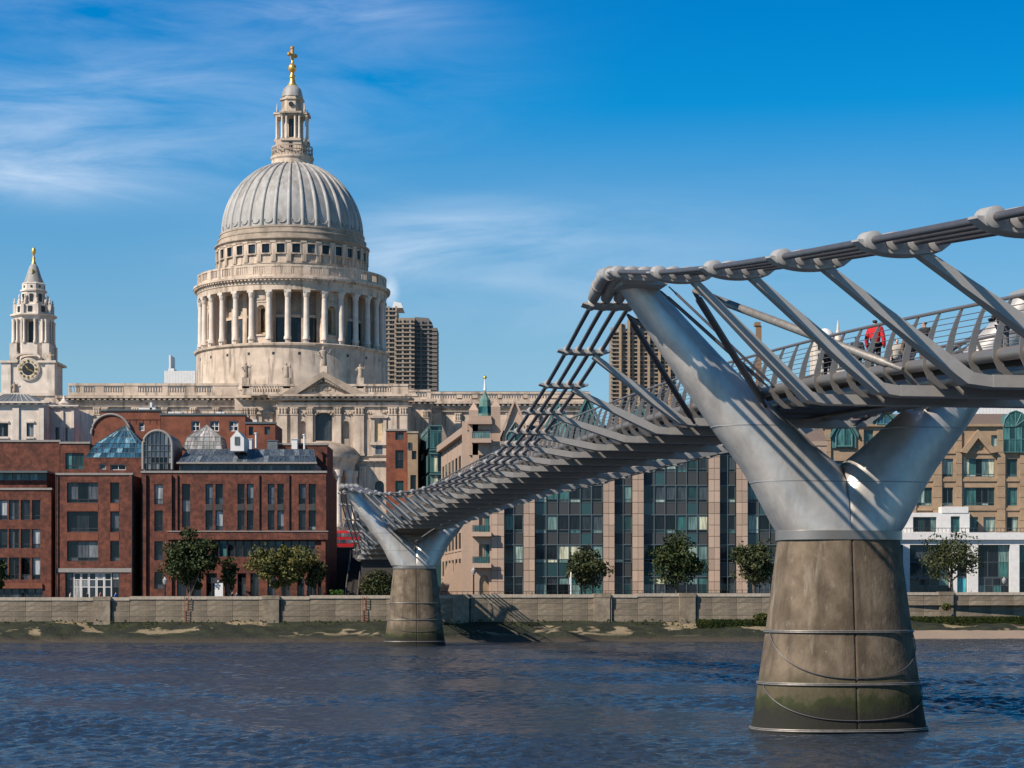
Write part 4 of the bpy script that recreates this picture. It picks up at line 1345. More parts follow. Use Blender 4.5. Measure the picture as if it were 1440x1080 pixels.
def aedicule(Y, pl, pr, yped, yshelf, yb, nl, nr, nyt, nyb, parent, ochre=True, win=None, m='stone'):
    mb = MB(); a, b = PX(pl, Y), PX(pr, Y); za, zs, zb = PZ(yped, Y), PZ(yshelf, Y), PZ(yb, Y)
    c = (a + b) / 2
    mb.prism([(a, zs), (b, zs), (b, zs + .35), (c, za), (a, zs + .35)], Y - .9, Y + .02)
    mb.prism([(a + .6, zs + .36), (c, za - .45), (b - .6, zs + .36)], Y - .95, Y - .89)
    mb.box(a + .3, b - .3, Y - .5, Y + .02, zs - .5, zs - .01)
    for s0 in (a + .35, b - 1.0):
        mb.box(s0, s0 + .65, Y - .55, Y + .02, zb, zs - .5)
    mb.box(a + .1, b - .1, Y - .7, Y + .02, zb - .6, zb)
    o = mb.build('aedicule', M[m], parent)
    nm = MB(); nm.archwall(a + 1.0, b - 1.0, zb, zs - .5, Y - .15, PX(nl, Y), PX(nr, Y), PZ(nyb, Y), PZ(nyt, Y), .12)
    nm.build('niche_wall', M[m], parent)
    nm = MB(); nm.box(PX(nl, Y), PX(nr, Y), Y - .045, Y + .02, PZ(nyb, Y), PZ(nyt, Y))
    nm.build('niche', M['stone_ochre' if ochre else 'glass_dark'], parent)


TY = 440.0    # south transept front
NY = 458.0    # nave and choir walls
# nave, left
wallrun(NY, 62, 395, 560, 720, cath, 'nave_wall', depth=20)
cornice(NY, 88, 392, 557, 566, 1.3, cath)
balus(NY, 96, 392, 539, 556, cath, [(98, 112), (118, 133), (146, 174), (194, 228), (236, 262), (274, 300)])
mb = MB(); mb.box(PX(100, NY), PX(400, NY), NY + 5, NY + 16, PZ(560, NY), PZ(536, NY)); mb.build('aisle_roof', M['slate'], cath)
cornice(NY, 96, 392, 571, 573.5, .5, cath, dent=False, name='architrave')
for (a, b) in ((132, 141), (144, 152), (186, 195), (228, 236), (268, 276), (300, 308), (334, 342), (356, 364)):
    pilaster(NY, a, b, 573, 660, cath)
aedicule(NY, 109, 133, 578, 585, 622, 114, 125, 592, 610, cath)
aedicule(NY, 206, 226, 578, 585, 622, 211, 221, 592, 610, cath)
# right: choir
wallrun(NY, 570, 830, 560, 740, cath, 'choir_wall', depth=20)
cornice(NY, 600, 830, 565, 574, 1.3, cath)
balus(NY, 600, 830, 551, 565, cath, [(606, 642), (650, 664), (672, 700), (706, 736), (742, 772)])
mb = MB(); mb.box(PX(585, NY), PX(830, NY), NY + 5, NY + 16, PZ(565, NY), PZ(547, NY)); mb.build('choir_roof', M['slate'], cath)
for (a, b) in ((604, 612), (640, 648), (676, 684), (712, 720), (750, 758)):
    pilaster(NY, a, b, 581, 660, cath)
cornice(NY, 600, 830, 578, 580.5, .5, cath, dent=False, name='architrave')
wallrun(NY - 6, 566, 606, 560, 700, cath, 'corner_wall', depth=7)
cornice(NY - 6, 574, 606, 562, 571, 1.2, cath)
balus(NY - 6, 574, 606, 548, 562, cath, [(585, 600)])
pilaster(NY - 6, 577, 585, 578, 640, cath); pilaster(NY - 6, 594, 603, 578, 640, cath)
# transept front
mb = MB()
mb.box(PX(388, TY), PX(574, TY), TY + 1.4, TY + 24, PZ(760, TY), PZ(563, TY))
# front sheet with main window and niches
zt, zb0 = PZ(566, TY), PZ(650, TY)
mb.archwall(PX(436, TY), PX(474, TY), zb0, zt, TY, PX(443, TY), PX(467, TY), PZ(620, TY), PZ(580, TY), 1.2, 12, back=False, rise=.9)
for (a, b, c, d) in ((388, 436, 421, 430), (474, 518, 482, 491)):
    mb.archwall(PX(a, TY), PX(b, TY), zb0, zt, TY, PX(c, TY), PX(d, TY), PZ(617, TY), PZ(592, TY), .8, 10)
mb.facade(PX(518, TY), PX(574, TY), zb0, zt, TY, [], .9)
mb.archwall(PX(388, TY), PX(574, TY), PZ(740, TY), zb0, TY, PX(527, TY), PX(540, TY), PZ(700, TY), PZ(676, TY), 1.0, 10, back=False)
mb.build('transept_wall', M['stone'], cath)
g = MB(); g.box(PX(442, TY), PX(468, TY), TY + 1.22, TY + 1.3, PZ(622, TY), PZ(579, TY)); g.build('window_glass', M['glass_slate'], cath); g = MB(); g.box(PX(526, TY), PX(541, TY), TY + 1.02, TY + 1.1, PZ(700, TY), PZ(675, TY)); g.build('window_glass', M['glass_slate'], cath)
g = MB()
for i in range(1, 6):
    x = PX(442 + 26 * i / 6, TY); g.box(x - .05, x + .05, TY + 1.15, TY + 1.23, PZ(620, TY), PZ(580, TY))
for i in range(1, 11):
    z = PZ(622 - 42 * i / 11, TY); g.box(PX(443, TY), PX(467, TY), TY + 1.16, TY + 1.22, z - .05, z + .05)
g.build('window_lattice', M['frame_dark'], cath)
cornice(TY, 388, 578, 555, 563, 1.4, cath)
cornice(TY, 388, 576, 571, 573.5, .5, cath, dent=False, name='architrave')
cornice(TY, 388, 576, 647, 652, .9, cath)
cornice(TY, 388, 576, 641, 642.5, .3, cath, dent=False, name='string_course')
balus(TY, 340, 574, 540, 555, cath, [(356, 393), (514, 550)])
wallrun(TY + 4, 330, 392, 555, 700, cath, 'transept_side_wall', depth=19)
cornice(TY + 4, 340, 390, 557, 565, 1.3, cath)
for (a, b) in ((340, 350), (352, 360)): pilaster(TY + 4, a, b, 573, 650, cath)
aedicule(TY + 4, 362, 386, 575, 583, 640, 368, 379, 592, 620, cath)
for (a, b) in ((391, 404), (409, 419), (432, 440), (470, 480), (499, 512), (546, 558), (562, 573)):
    pilaster(TY, a, b, 573, 641, cath, .5)
for (a, b) in ((505, 515), (546, 556), (560, 572)): pilaster(TY, a, b, 656, 740, cath, .4)
aedicule(TY, 520, 546, 580, 588, 622, 528, 537, 594, 620, cath)
g = MB(); g.archwall(PX(523, TY), PX(543, TY), PZ(640, TY), PZ(622, TY), TY - .2, PX(528, TY), PX(538, TY), PZ(639, TY), PZ(625, TY), .15, 8, back=False); g.build('window_surround', M['stone'], cath)
g = MB(); g.box(PX(528, TY), PX(538, TY), TY - .08, TY + .02, PZ(639, TY), PZ(625, TY)); g.build('window_glass', M['glass_slate'], cath)
# pediment
mb = MB()
ax, bx, cx = PX(396, TY), PX(516, TY), PX(455.5, TY)
zb_p, za_p = PZ(555, TY) + .02, PZ(523, TY)
mb.prism([(ax + 3, zb_p), (bx - 3, zb_p), (cx, za_p - 1.3)], TY + .2, TY + 14)
mb.build('pediment', M['stone'], cath)
mb = MB()
for x0_ in (ax, bx):
    d = 1 if x0_ == ax else -1
    mb.prism([(x0_, zb_p), (x0_ + d * 3.2, zb_p), (cx, za_p - 1.2), (cx, za_p)] if d > 0 else [(x0_, zb_p), (cx, za_p), (cx, za_p - 1.2), (x0_ + d * 3.2, zb_p)], TY - 1.2, TY + .6)
    for i in range(12):
        f = (i + 1) / 13
        x = x0_ + d * 2.2 + (cx - x0_ - d * 2.2) * f; z = zb_p + (za_p - 1.55 - zb_p) * f
        mb.box(x - .25, x + .25, TY - .9, TY + .2, z - .35, z + .2)
mb.build('raking_cornice', M['stone_dirty'], cath)
mb = MB()
pts = [(cx + 2.3 * math.cos(PI * i / 12), TY + .12, zb_p + .4 + 2.3 * math.sin(PI * i / 12)) for i in range(13)]
mb.tube(pts, .22, 8)
for i in range(16):
    a = random.uniform(0, PI); r = random.uniform(.2, 1.7)
    mb.lathe([(.05, -.3), (.35, -.1), (.35, .1), (.05, .3)], 0, 0, 7)
    mb.v[-28:] = [(cx + r * math.cos(a) + p[0], TY + .05 + p[1] * .6, zb_p + .9 + r * math.sin(a) + p[2]) for p in mb.v[-28:]]
mb.build('phoenix_relief', M['stone_dirty'], cath)
# garland carvings between capitals
mb = MB()
for p0, p1 in ((404, 409), (419, 432), (440, 448), (462, 470), (480, 499), (512, 546), (558, 562)):
    x0_, x1_ = PX(p0, TY), PX(p1, TY); n = max(3, int((x1_ - x0_) / .5))
    for i in range(n):
        f = (i + .5) / n
        mb.lathe([(.05, 0), (.28, .2), (.22, .45), (.04, .6)], x0_ + (x1_ - x0_) * f, TY - .12, 6)
        mb.v[-24:] = [(p[0], p[1], p[2] + PZ(576, TY) - .5 - .8 * math.sin(PI * f)) for p in mb.v[-24:]]
mb.build('carved_garlands', M['stone_dirty'], cath)
for px in (345.5, 403, 506.5):
    mb = MB(); mb.box(PX(px - 5, TY), PX(px + 5, TY), TY, TY + 1.6, PZ(546, TY), PZ(531, TY)); mb.build('pedestal', M['stone'], cath)
statue(345.5, 510, 531, TY + .8); statue(402.5, 510, 531, TY + .8); statue(506.5, 512, 532, TY + .8)
mb = MB(); mb.box(PX(449.5, TY), PX(460.5, TY), TY - .6, TY + 1.4, PZ(525.5, TY), PZ(515, TY)); mb.build('pedestal', M['stone'], cath)
statue(454.7, 487, 515, TY + .4)
# semicircular portico
PXC = PX(455, TY)
pr_ = 49 * TY / F
mb = MB(); mb.lathe([(pr_ * .3, PZ(622, TY)), (pr_ * .7, PZ(626, TY)), (pr_ * .9, PZ(631, TY)), (pr_, PZ(638, TY)), (pr_, PZ(641, TY))], PXC, TY, 48); mb.build('portico_roof', M['stone_dirty'], cath, smooth=40)
mb = MB(); mb.lathe([(pr_ * .86, PZ(663, TY)), (pr_ * .92, PZ(663, TY)), (pr_ * .92, PZ(655, TY)), (pr_ * 1.0, PZ(648, TY)), (pr_ * 1.04, PZ(645, TY)), (pr_ * 1.04, PZ(641, TY)), (pr_ * .8, PZ(641, TY))], PXC, TY, 48, caps=False); mb.build('portico_entablature', M['stone'], cath, smooth=30)
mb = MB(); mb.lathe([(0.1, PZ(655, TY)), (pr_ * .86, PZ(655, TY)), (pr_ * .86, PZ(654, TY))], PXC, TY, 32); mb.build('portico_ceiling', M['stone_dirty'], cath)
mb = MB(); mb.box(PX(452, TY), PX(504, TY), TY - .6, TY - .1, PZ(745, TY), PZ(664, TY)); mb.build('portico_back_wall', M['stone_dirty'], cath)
mb = MB(); mb.archwall(PX(458, TY), PX(474, TY), PZ(745, TY), PZ(690, TY), TY - .75, PX(461, TY), PX(470, TY), PZ(745, TY), PZ(700, TY), .1); mb.build('portico_door_surround', M['stone'], cath)
mb = MB(); mb.box(PX(461, TY), PX(470, TY), TY - .68, TY - .61, PZ(745, TY), PZ(700, TY)); mb.build('portico_door', M['black'], cath)
Hc = PZ(663, TY) - PZ(742, TY)
mb = MB(); mb.lathe([(.95, 0), (.95, .5), (.78, .8), (.70, 1.0), (.68, Hc * .4), (.58, Hc - 1.4), (.8, Hc - 1.2), (.95, Hc - .3), (.95, Hc)], 0, 0, 20); pc_me = mb.mesh('portico_column', M['stone_pale'], smooth=35)
for a in (-75, -45, -15, 15, 33, 58, 80):
    place('portico_column', pc_me, cath, (PXC + pr_ * .89 * math.sin(R(a)) - DX, TY - pr_ * .89 * math.cos(R(a)) - DY, PZ(742, TY) - 12))
mb = MB()
for i in range(6): mb.lathe([(pr_ * (1.06 + .07 * i), PZ(742 + 2 * i, TY) - .35), (pr_ * (1.06 + .07 * i), PZ(742 + 2 * i, TY) - .01)], PXC, TY, 40)
mb.build('portico_steps', M['stone'], cath)
mb = MB(); mb.box(PX(388, TY), PX(576, TY), TY + 1.5, TY + 26, 12, PZ(740, TY)); mb.build('basement', M['stone_dirty'], cath)
mb = MB(); mb.box(PX(392, TY), PX(520, TY), TY + 6, TY + 20, PZ(556, TY), PZ(540, TY)); mb.build('transept_roof', M['slate'], cath)

# ---- south-west clock tower
KY = 478.0
tx = PX(47.4, KY); v_ = KY / F
zk = lambda py: PZ(py, KY)
tw = thing('clock_tower', 'ornate stone cathedral bell tower with a clock face and gilded finial, at the far left', 'clock tower', (tx, KY, 12))
mb = MB()
hb_ = 33.5 * v_
mb.box(tx - hb_, tx + hb_, KY - hb_, KY + hb_, 12, zk(511))
for sx_ in (-1, 1):
    mb.box(tx + sx_ * 24 * v_, tx + sx_ * 37 * v_, KY - 36 * v_, KY - 20 * v_, 12, zk(514))
mb.box(tx - 41 * v_, tx + 38 * v_, KY - 38 * v_, KY + 36 * v_, zk(560), zk(556))
mb.build('tower_base', M['stone_pale'], tw)
mb = MB()
mb.box(tx - 39 * v_, tx - 14 * v_, KY - 38 * v_, KY + 36 * v_, zk(514), zk(511)); mb.box(tx + 14 * v_, tx + 39 * v_, KY - 38 * v_, KY + 36 * v_, zk(514), zk(511))
n = 16
outer = [(tx + 19 * v_ * math.cos(PI - PI * (.1 + .8 * i / n)), zk(512) + 8 * v_ + 9 * v_ * (math.sin(PI * (.1 + .8 * i / n)) - 1) + 4.5 * v_) for i in range(n + 1)]
inner = [(x * .9 + tx * .1, z - 2.6 * v_) for x, z in outer]
mb.prism(outer + inner[::-1], KY - 38 * v_, KY - 30 * v_)
mb.build('tower_cornice', M['stone_pale'], tw)
# clock
cf = thing.__name__
ck = MB(); CY_ = KY - 34.2 * v_
ck.xf = Matrix.Translation((tx + .1, CY_, zk(523))) @ Matrix.Rotation(PI / 2, 4, 'X')
ck.lathe([(15.8 * v_, -.5), (15.8 * v_, .30), (14.6 * v_, .36), (14.4 * v_, .15), (13, .15)][:4], 0, 0, 48)
clock = ck.build('clock_rim', M['stone_pale'], tw, smooth=30)
ck = MB(); ck.xf = Matrix.Translation((tx + .1, CY_ - .372, zk(523))) @ Matrix.Rotation(PI / 2, 4, 'X')
ck.lathe([(14.2 * v_, 0), (14.2 * v_, .02)], 0, 0, 48); ck.build('clock_ring', M['stone_pale'], tw)
ck = MB(); ck.xf = Matrix.Translation((tx + .1, CY_ - .40, zk(523))) @ Matrix.Rotation(PI / 2, 4, 'X')
ck.lathe([(8.6 * v_, 0), (8.6 * v_, .02)], 0, 0, 40); ck.build('clock_dial', M['black'], tw)
NUM = ['XII', 'I', 'II', 'III', 'IIII', 'V', 'VI', 'VII', 'VIII', 'IX', 'X', 'XI']


def roman(mb, txt, cx0, cz0, ang, h, y):
    ws = {'I': .32, 'V': .8, 'X': .8}
    W = sum(ws[c] for c in txt) * h * .55
    x = -W / 2
    def bar(xa, za, xb, zb_, t):
        dx, dz = xb - xa, zb_ - za; l = math.hypot(dx, dz); nx_, nz_ = -dz / l * t / 2, dx / l * t / 2
        P = [(xa + nx_, za + nz_), (xb + nx_, zb_ + nz_), (xb - nx_, zb_ - nz_), (xa - nx_, za - nz_)]
        c_, s_ = math.cos(ang), math.sin(ang)
        P = [(cx0 + a * c_ + b * s_, cz0 - a * s_ + b * c_) for a, b in P]
        mb.prism(P, y - .06, y)
    for c in txt:
        w = ws[c] * h * .55
        if c == 'I': bar(x + w / 2, -h / 2, x + w / 2, h / 2, h * .13)
        elif c == 'V': bar(x + .05, h / 2, x + w / 2, -h / 2, h * .15); bar(x + w - .05, h / 2, x + w / 2, -h / 2, h * .09)
        else: bar(x + .05, h / 2, x + w - .05, -h / 2, h * .15); bar(x + w - .05, h / 2, x + .05, -h / 2, h * .09)
        x += w
dk = MB(); gd = MB()
for i, t_ in enumerate(NUM):
    a = 2 * PI * i / 12
    r_ = 11.3 * v_
    cx0, cz0 = tx + .1 + r_ * math.sin(a), zk(523) + r_ * math.cos(a)
    P = [(cx0 + 2.35 * v_ * math.cos(q * PI / 4 + a + PI / 8), cz0 + 2.35 * v_ * math.sin(q * PI / 4 - a + PI / 8)) for q in range(8)]
    gd.prism(P, CY_ - .46, CY_ - .38)
    roman(dk, t_, cx0, cz0, a, 2.9 * v_, CY_ - .47)
gd.build('numeral_plate', M['gold'], tw); dk.build('numerals', M['black'], tw)
hd = MB()
for ang, ln_, wd in ((R(-38), 7.2, .95), (R(118), 8.0, .6)):
    s_, c_ = math.sin(ang), math.cos(ang)
    P = [(-wd * v_, -1.5 * v_), (wd * v_, -1.5 * v_), (.25 * v_, ln_ * v_), (-.25 * v_, ln_ * v_)]
    hd.prism([(tx + .1 + a * c_ + b * s_, zk(523) - a * s_ + b * c_) for a, b in P], CY_ - .56, CY_ - .48)
hd.build('clock_hand', M['gold'], tw)
# upper stages
mb = MB()
mb.lathe([(30 * v_, zk(511)), (28.5 * v_, zk(498)), (28.5 * v_, zk(485))], tx, KY, 8, rot=PI / 8)
for a in (45, 135, 225, 315):
    v = Matrix.Rotation(R(a), 3, 'Z') @ Vector((32 * v_, 0, 0))
    mb.box(tx + v.x - 5 * v_, tx + v.x + 5 * v_, KY + v.y - 5 * v_, KY + v.y + 5 * v_, zk(511), zk(486))
mb.lathe([(15 * v_, zk(485)), (15 * v_, zk(452))], tx, KY, 8, rot=PI / 8)
mb.build('tower_stage', M['stone_pale'], tw)
mb = MB(); hh = (zk(452) - zk(485))
mb.lathe([(2.4 * v_, 0), (2.4 * v_, .4), (1.8 * v_, .6), (1.6 * v_, hh - .8), (2.3 * v_, hh)], 0, 0, 12); tcm = mb.mesh('tower_column', M['stone_pale'], smooth=35)
for q in range(4):
    for xx in (-24, -17.5, -7.5, 7.5, 17.5, 24):
        v = Matrix.Rotation(q * PI / 2, 3, 'Z') @ Vector((xx * v_, -(26 if abs(xx) < 10 else 24.5 if abs(xx) < 20 else 22.5) * v_, 0))
        place('tower_column', tcm, tw, (v.x, v.y, zk(485) - 12))
mb = MB()
for q in range(4):
    mb.xf = Matrix.Translation((tx, KY, 0)) @ Matrix.Rotation(q * PI / 2, 4, 'Z')
    for sx_ in (-1, 1): mb.box(sx_ * 11 * v_, sx_ * 16.5 * v_, -24 * v_, -10 * v_, zk(485), zk(452))
    mb.build('tower_pier', M['stone_pale'], tw); mb = MB()
mb = MB()
for q in range(4):
    mb.xf = Matrix.Translation((tx, KY, 0)) @ Matrix.Rotation(q * PI / 2, 4, 'Z')
    mb.box(-3.6 * v_, 3.6 * v_, -14.4 * v_, -13.5 * v_, zk(484), zk(454))
    mb.build('belfry_opening', M['black'], tw); x_ = mb.xf
    for sx_ in (-1, 1): mb = MB(x_); mb.box(sx_ * 18 * v_, sx_ * 22 * v_, -17 * v_, -16 * v_, zk(484), zk(454)); mb.build('belfry_opening', M['black'], tw)
mb = MB()
mb.lathe([(28 * v_, zk(452)), (29 * v_, zk(448)), (33 * v_, zk(446)), (33 * v_, zk(444)), (26 * v_, zk(443.4)), (25.5 * v_, zk(431)), (20 * v_, zk(430)), (18.5 * v_, zk(428)), (17 * v_, zk(412)), (19 * v_, zk(411)), (19 * v_, zk(409)), (16.5 * v_, zk(408)), (16.2 * v_, zk(401)), (17 * v_, zk(400)), (14 * v_, zk(398))], tx, KY, 8, rot=PI / 8)
for q in range(8):
    v = Matrix.Rotation(R(22.5 + 45 * q), 3, 'Z') @ Vector((26.5 * v_, 0, 0))
    mb.box(tx + v.x - 2 * v_, tx + v.x + 2 * v_, KY + v.y - 2 * v_, KY + v.y + 2 * v_, zk(443.4), zk(430))
    mb.lathe([(1 * v_, zk(430)), (2 * v_, zk(427)), (.8 * v_, zk(425)), (1.2 * v_, zk(423.5)), (.2 * v_, zk(421))], tx + v.x, KY + v.y, 8)
    v = Matrix.Rotation(R(22.5 + 45 * q), 3, 'Z') @ Vector((20 * v_, 0, 0))
    mb.lathe([(1.8 * v_, zk(430)), (2.2 * v_, zk(424)), (1 * v_, zk(421)), (1.4 * v_, zk(418)), (.2 * v_, zk(414))], tx + v.x, KY + v.y, 8)
mb.build('upper_tier', M['stone_pale'], tw)
mb = MB()
for q in range(8):
    mb.xf = Matrix.Translation((tx, KY, 0)) @ Matrix.Rotation(q * PI / 4, 4, 'Z')
    x_ = mb.xf
    for a_, b_, c_, d_, e_ in ((2.2, -17.6, -15, 426, 415), (2.8, -24.6, -22, 441, 433), (1.2, -15.9, -14, 406, 403)):
        mb = MB(x_); mb.box(-a_ * v_, a_ * v_, b_ * v_, c_ * v_, zk(d_), zk(e_)); mb.build('tier_opening', M['black'], tw)
mb = MB(); mb.lathe([(14 * v_, zk(398.5)), (13.4 * v_, zk(396)), (10.5 * v_, zk(389)), (8 * v_, zk(381)), (6 * v_, zk(375)), (3.4 * v_, zk(371.5))], tx, KY, 32); mb.build('ogee_roof', M['lead'], tw, smooth=40)
mb = MB(); mb.lathe([(3.6 * v_, zk(372)), (3.4 * v_, zk(369.5)), (2 * v_, zk(367)), (2.3 * v_, zk(363.5)), (1.4 * v_, zk(361)), (1.5 * v_, zk(358)), (3.0 * v_, zk(355.5)), (3.0 * v_, zk(352)), (2 * v_, zk(349.5)), (.4 * v_, zk(347.5))], tx, KY, 20); mb.build('gilded_pineapple', M['gold'], tw, smooth=50)
mb = MB(); mb.lathe([(1.3 * v_, zk(386)), (1.3 * v_, zk(380))], tx, KY - 9.5 * v_, 8); mb.build('gilded_boss', M['gold'], tw)
statue(25, 495, 511, KY - 34 * v_, tw); statue(71, 495, 511, KY - 34 * v_, tw)
statue(20, 537, 551, KY - 36 * v_, tw)

#PART2
# ================================================================== TOWN BUILDINGS
def bld(name, label, cat, pxl, pxr, ytop, Y, depth, m, wins, ybot=851, dep=.35, extra_holes=(), wall_label=None, coping=None, root=None, group=None):
    """box shaped building with a real opening for every window; wins: (x0,x1,y0,y1,nx,nz,frame,glass[,bar])"""
    o = root or thing(name, label, cat, (PX((pxl + pxr) / 2, Y), Y, 4.3), group=group)
    holes = [(PX(w[0], Y), PX(w[1], Y), PZ(w[3], Y), PZ(w[2], Y)) for w in wins] + [(PX(a, Y), PX(b, Y), PZ(d, Y), PZ(c, Y)) for a, b, c, d in extra_holes]
    x0, x1, z0, z1 = PX(pxl, Y), PX(pxr, Y), PZ(ybot, Y), PZ(ytop, Y)
    mb = MB()
    mb.facade(x0, x1, z0, z1, Y, holes, dep)
    if depth > dep + .6:
        mb.box(x0, x1, Y + dep + .5, Y + depth, z0, z1)
    mb.build('wall', M[m], o, label=wall_label)
    for w, h in zip(wins, holes):
        window(o, h[0], h[1], h[2], h[3], Y + dep - .05, w[4], w[5], w[6], w[7], w[8] if len(w) > 8 else .09)
    if coping:
        mb = MB(); mb.box(x0 - .12, x1 + .12, Y - .15, Y + 1, z1 - .02 + .02, z1 + .28); mb.build('coping', M[coping], o)
    return o


BY = 290.0
GB = 'glass_brick'
# ---- brick building at the left edge
ww = []
for (a, b) in ((703, 731), (744, 771), (784, 815)):
    for (c, d) in ((-20, -4), (-2, 10.5), (12.7, 26.7), (29.3, 42.3), (45, 56.7)):
        ww.append((c, d, a, b, 2 if d - c > 13 else 1, [.22], 'frame_dark', GB))
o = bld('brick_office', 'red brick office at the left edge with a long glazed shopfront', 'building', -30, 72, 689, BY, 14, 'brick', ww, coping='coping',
        extra_holes=[(-28, 60, 826, 851)])
for i in range(8):
    a = PX(-28 + i * 11, BY); window(o, a, PX(-28 + (i + 1) * 11 - .6, BY), PZ(850, BY), PZ(827, BY), BY + .4, 1, [.7], 'frame_dark', 'glass_dark')
mb = MB(); mb.box(PX(-28, BY), PX(60, BY), BY - .25, BY + .1, PZ(827.5, BY), PZ(820, BY)); mb.build('shop_fascia', M['brick_old'], o)
Y2 = BY + 4
mb = MB(); mb.box(PX(-30, Y2), PX(66, Y2), Y2, Y2 + 9, PZ(690, Y2), PZ(663.5, Y2)); mb.build('attic_storey', M['brick'], o)
for i in range(8):
    window(o, PX(-30 + i * 12, Y2), PX(-30 + i * 12 + 11.4, Y2), PZ(675.5, Y2), PZ(666, Y2), Y2 - .08, 2, 1, 'frame_grey', 'glass_teal')
mb = MB(); mb.box(PX(-30, Y2), PX(69, Y2), Y2 - 1.2, Y2 + 9, PZ(665.5, Y2), PZ(662.8, Y2)); mb.build('attic_roof', M['frame_grey'], o)
o2 = bld('brick_block', 'plain red brick block set back above the left edge office', 'building', -40, 84, 621.5, BY + 12, 16, 'brick', [], coping='coping')
ww = [(92, 118, 637, 660, 3, [.25], 'frame_dark', 'glass_teal')]
bld('brick_block', 'brick block with one teal window between the plain block and the blue glass pyramid', 'building', 84.6, 126, 624, BY + 11, 14, 'brick', ww, coping='coping')

# ---- brick building with the cafe
ww = []
for (a, b) in ((678.5, 707), (719.5, 748), (761, 789)):
    ww.append((94.3, 138, a, b, 3, [.18], 'frame_dark', GB))
    ww.append((155, 167.7, a, b, 1, [.18], 'frame_dark', GB))
o = bld('brick_office', 'red brick office with three rows of wide windows over a white framed cafe front', 'building', 79.4, 186, 668, BY - 1, 14, 'brick', ww, coping='coping',
        extra_holes=[(91.8, 167.7, 804, 851)], dep=.45)
for i in range(7):
    window(o, PX(92 + i * 10.8, BY - 1), PX(92 + i * 10.8 + 10.4, BY - 1), PZ(850.5, BY - 1), PZ(805, BY - 1), BY - 1 + .41, 1, [.55, .78], 'frame_white' if 0 < i < 6 else 'frame_dark', ['glass_dark', 'glass_dark', 'glass_pale'], .12)
for (a, b) in ((707.5, 719), (748.5, 760.5)):
    mb = MB(); Yb = BY - 1
    mb.box(PX(94.5, Yb), PX(137.8, Yb), Yb - .04, Yb + .02, PZ(b - .6, Yb), PZ(a + .6, Yb)); mb.build('spandrel_panel', M['brick_old'], o)
    mb = MB(); mb.box(PX(155.2, Yb), PX(167.5, Yb), Yb - .04, Yb + .02, PZ(b - .6, Yb), PZ(a + .6, Yb)); mb.build('spandrel_panel', M['brick_old'], o)
mb = MB(); mb.box(PX(79.4, Yb) - .1, PX(186, Yb) + .1, Yb - .12, Yb, PZ(805, Yb) + .02, PZ(799, Yb)); mb.build('string_course', M['coping'], o)
mb = MB(); mb.box(PX(182, Yb), PX(186, Yb), Yb - .1, Yb - .002, PZ(850, Yb), PZ(668, Yb)); mb.build('brick_pier', M['brick'], o)

# ---- recessed link
ww = [(188, 197, 683, 702, 1, 1, 'frame_dark', GB), (188, 197, 724, 741, 1, 1, 'frame_dark', GB), (188, 197, 763, 782, 1, 1, 'frame_dark', 'glass_dark')]
bld('link_block', 'dark recessed link between the two brick offices', 'building', 186.5, 199, 676, BY + 5, 9, 'dark', ww)

# ---- long brick building with paired slot windows
ww = []
for (a, b, g) in ((681, 709, GB), (718, 747, 'glass_dark'), (761, 788, 'glass_dark'), (804, 828, GB)):
    ww.append((217, 229, a, b, 1, [.25], 'frame_dark', g))
ww.append((256, 267.6, 680.5, 741, 1, [.36, .62], 'frame_dark', GB))
for (a, b) in ((289, 299.3), (303, 313.6), (334, 344), (347, 356.6), (376.6, 386), (390, 399.3), (420, 430), (434, 444.3)):
    ww.append((a, b, 680.5, 709, 1, [.3], 'frame_dark', ['glass_brick', 'glass_dark', 'glass_slate']))
    ww.append((a, b, 718, 745.5, 1, [.2], 'frame_dark', ['glass_brick', 'glass_brick', 'glass_dark']))
band = []
slots = ((289, 299.3), (303, 313.6), (334, 344), (347, 356.6), (376.6, 386), (390, 399.3), (420, 430), (434, 444.3))
for i in range(13):
    band.append((297 + i * 11.25, 297 + i * 11.25 + 10.9, 760.5, 783, 1, 1, 'frame_dark', ['glass_dark', 'glass_dark', 'glass_teal', 'glass_brick']))
ex = [(a, b, 806, 851) for a, b in ((249, 262), (270, 283), (290, 305), (316, 327), (334, 346), (352, 364), (376, 388), (396, 408), (418, 428), (432, 442), (447, 455))]
o = bld('brick_office', 'long red brick office with paired slot windows and glass roofs, left of the cathedral portico', 'building', 199.4, 458.5, 665, BY, 18, 'brick', ww + band, coping='coping',
        extra_holes=ex, dep=.4)
for a, b, c, d in ex:
    window(o, PX(a, BY), PX(b, BY), PZ(850.5, BY), PZ(806.3, BY), BY + .45, 2, [.7], 'frame_dark', 'glass_dark')
for a, b in slots:
    mb = MB(); mb.box(PX(a, BY) + .03, PX(b, BY) - .03, BY - .03, BY - .005, PZ(717.7, BY), PZ(709.3, BY)); mb.build('spandrel_panel', M['spandrel'], o)
mb = MB(); mb.box(PX(236, BY), PX(458.5, BY) + .3, BY - .55, BY - .01, PZ(759, BY), PZ(748, BY)); mb.build('projecting_sill_band', M['brick'], o)
mb = MB(); mb.box(PX(236, BY), PX(458.5, BY) + .35, BY - .65, BY - .01, PZ(748, BY) + .005, PZ(746.6, BY)); mb.build('sill_coping', M['coping'], o)
for px in (200, 236, 452):
    mb = MB(); mb.box(PX(px, BY), PX(px + 6, BY), BY - .35, BY - .003, PZ(850, BY), PZ(760 if px > 300 else 668, BY)); mb.build('brick_pier', M['brick'], o)
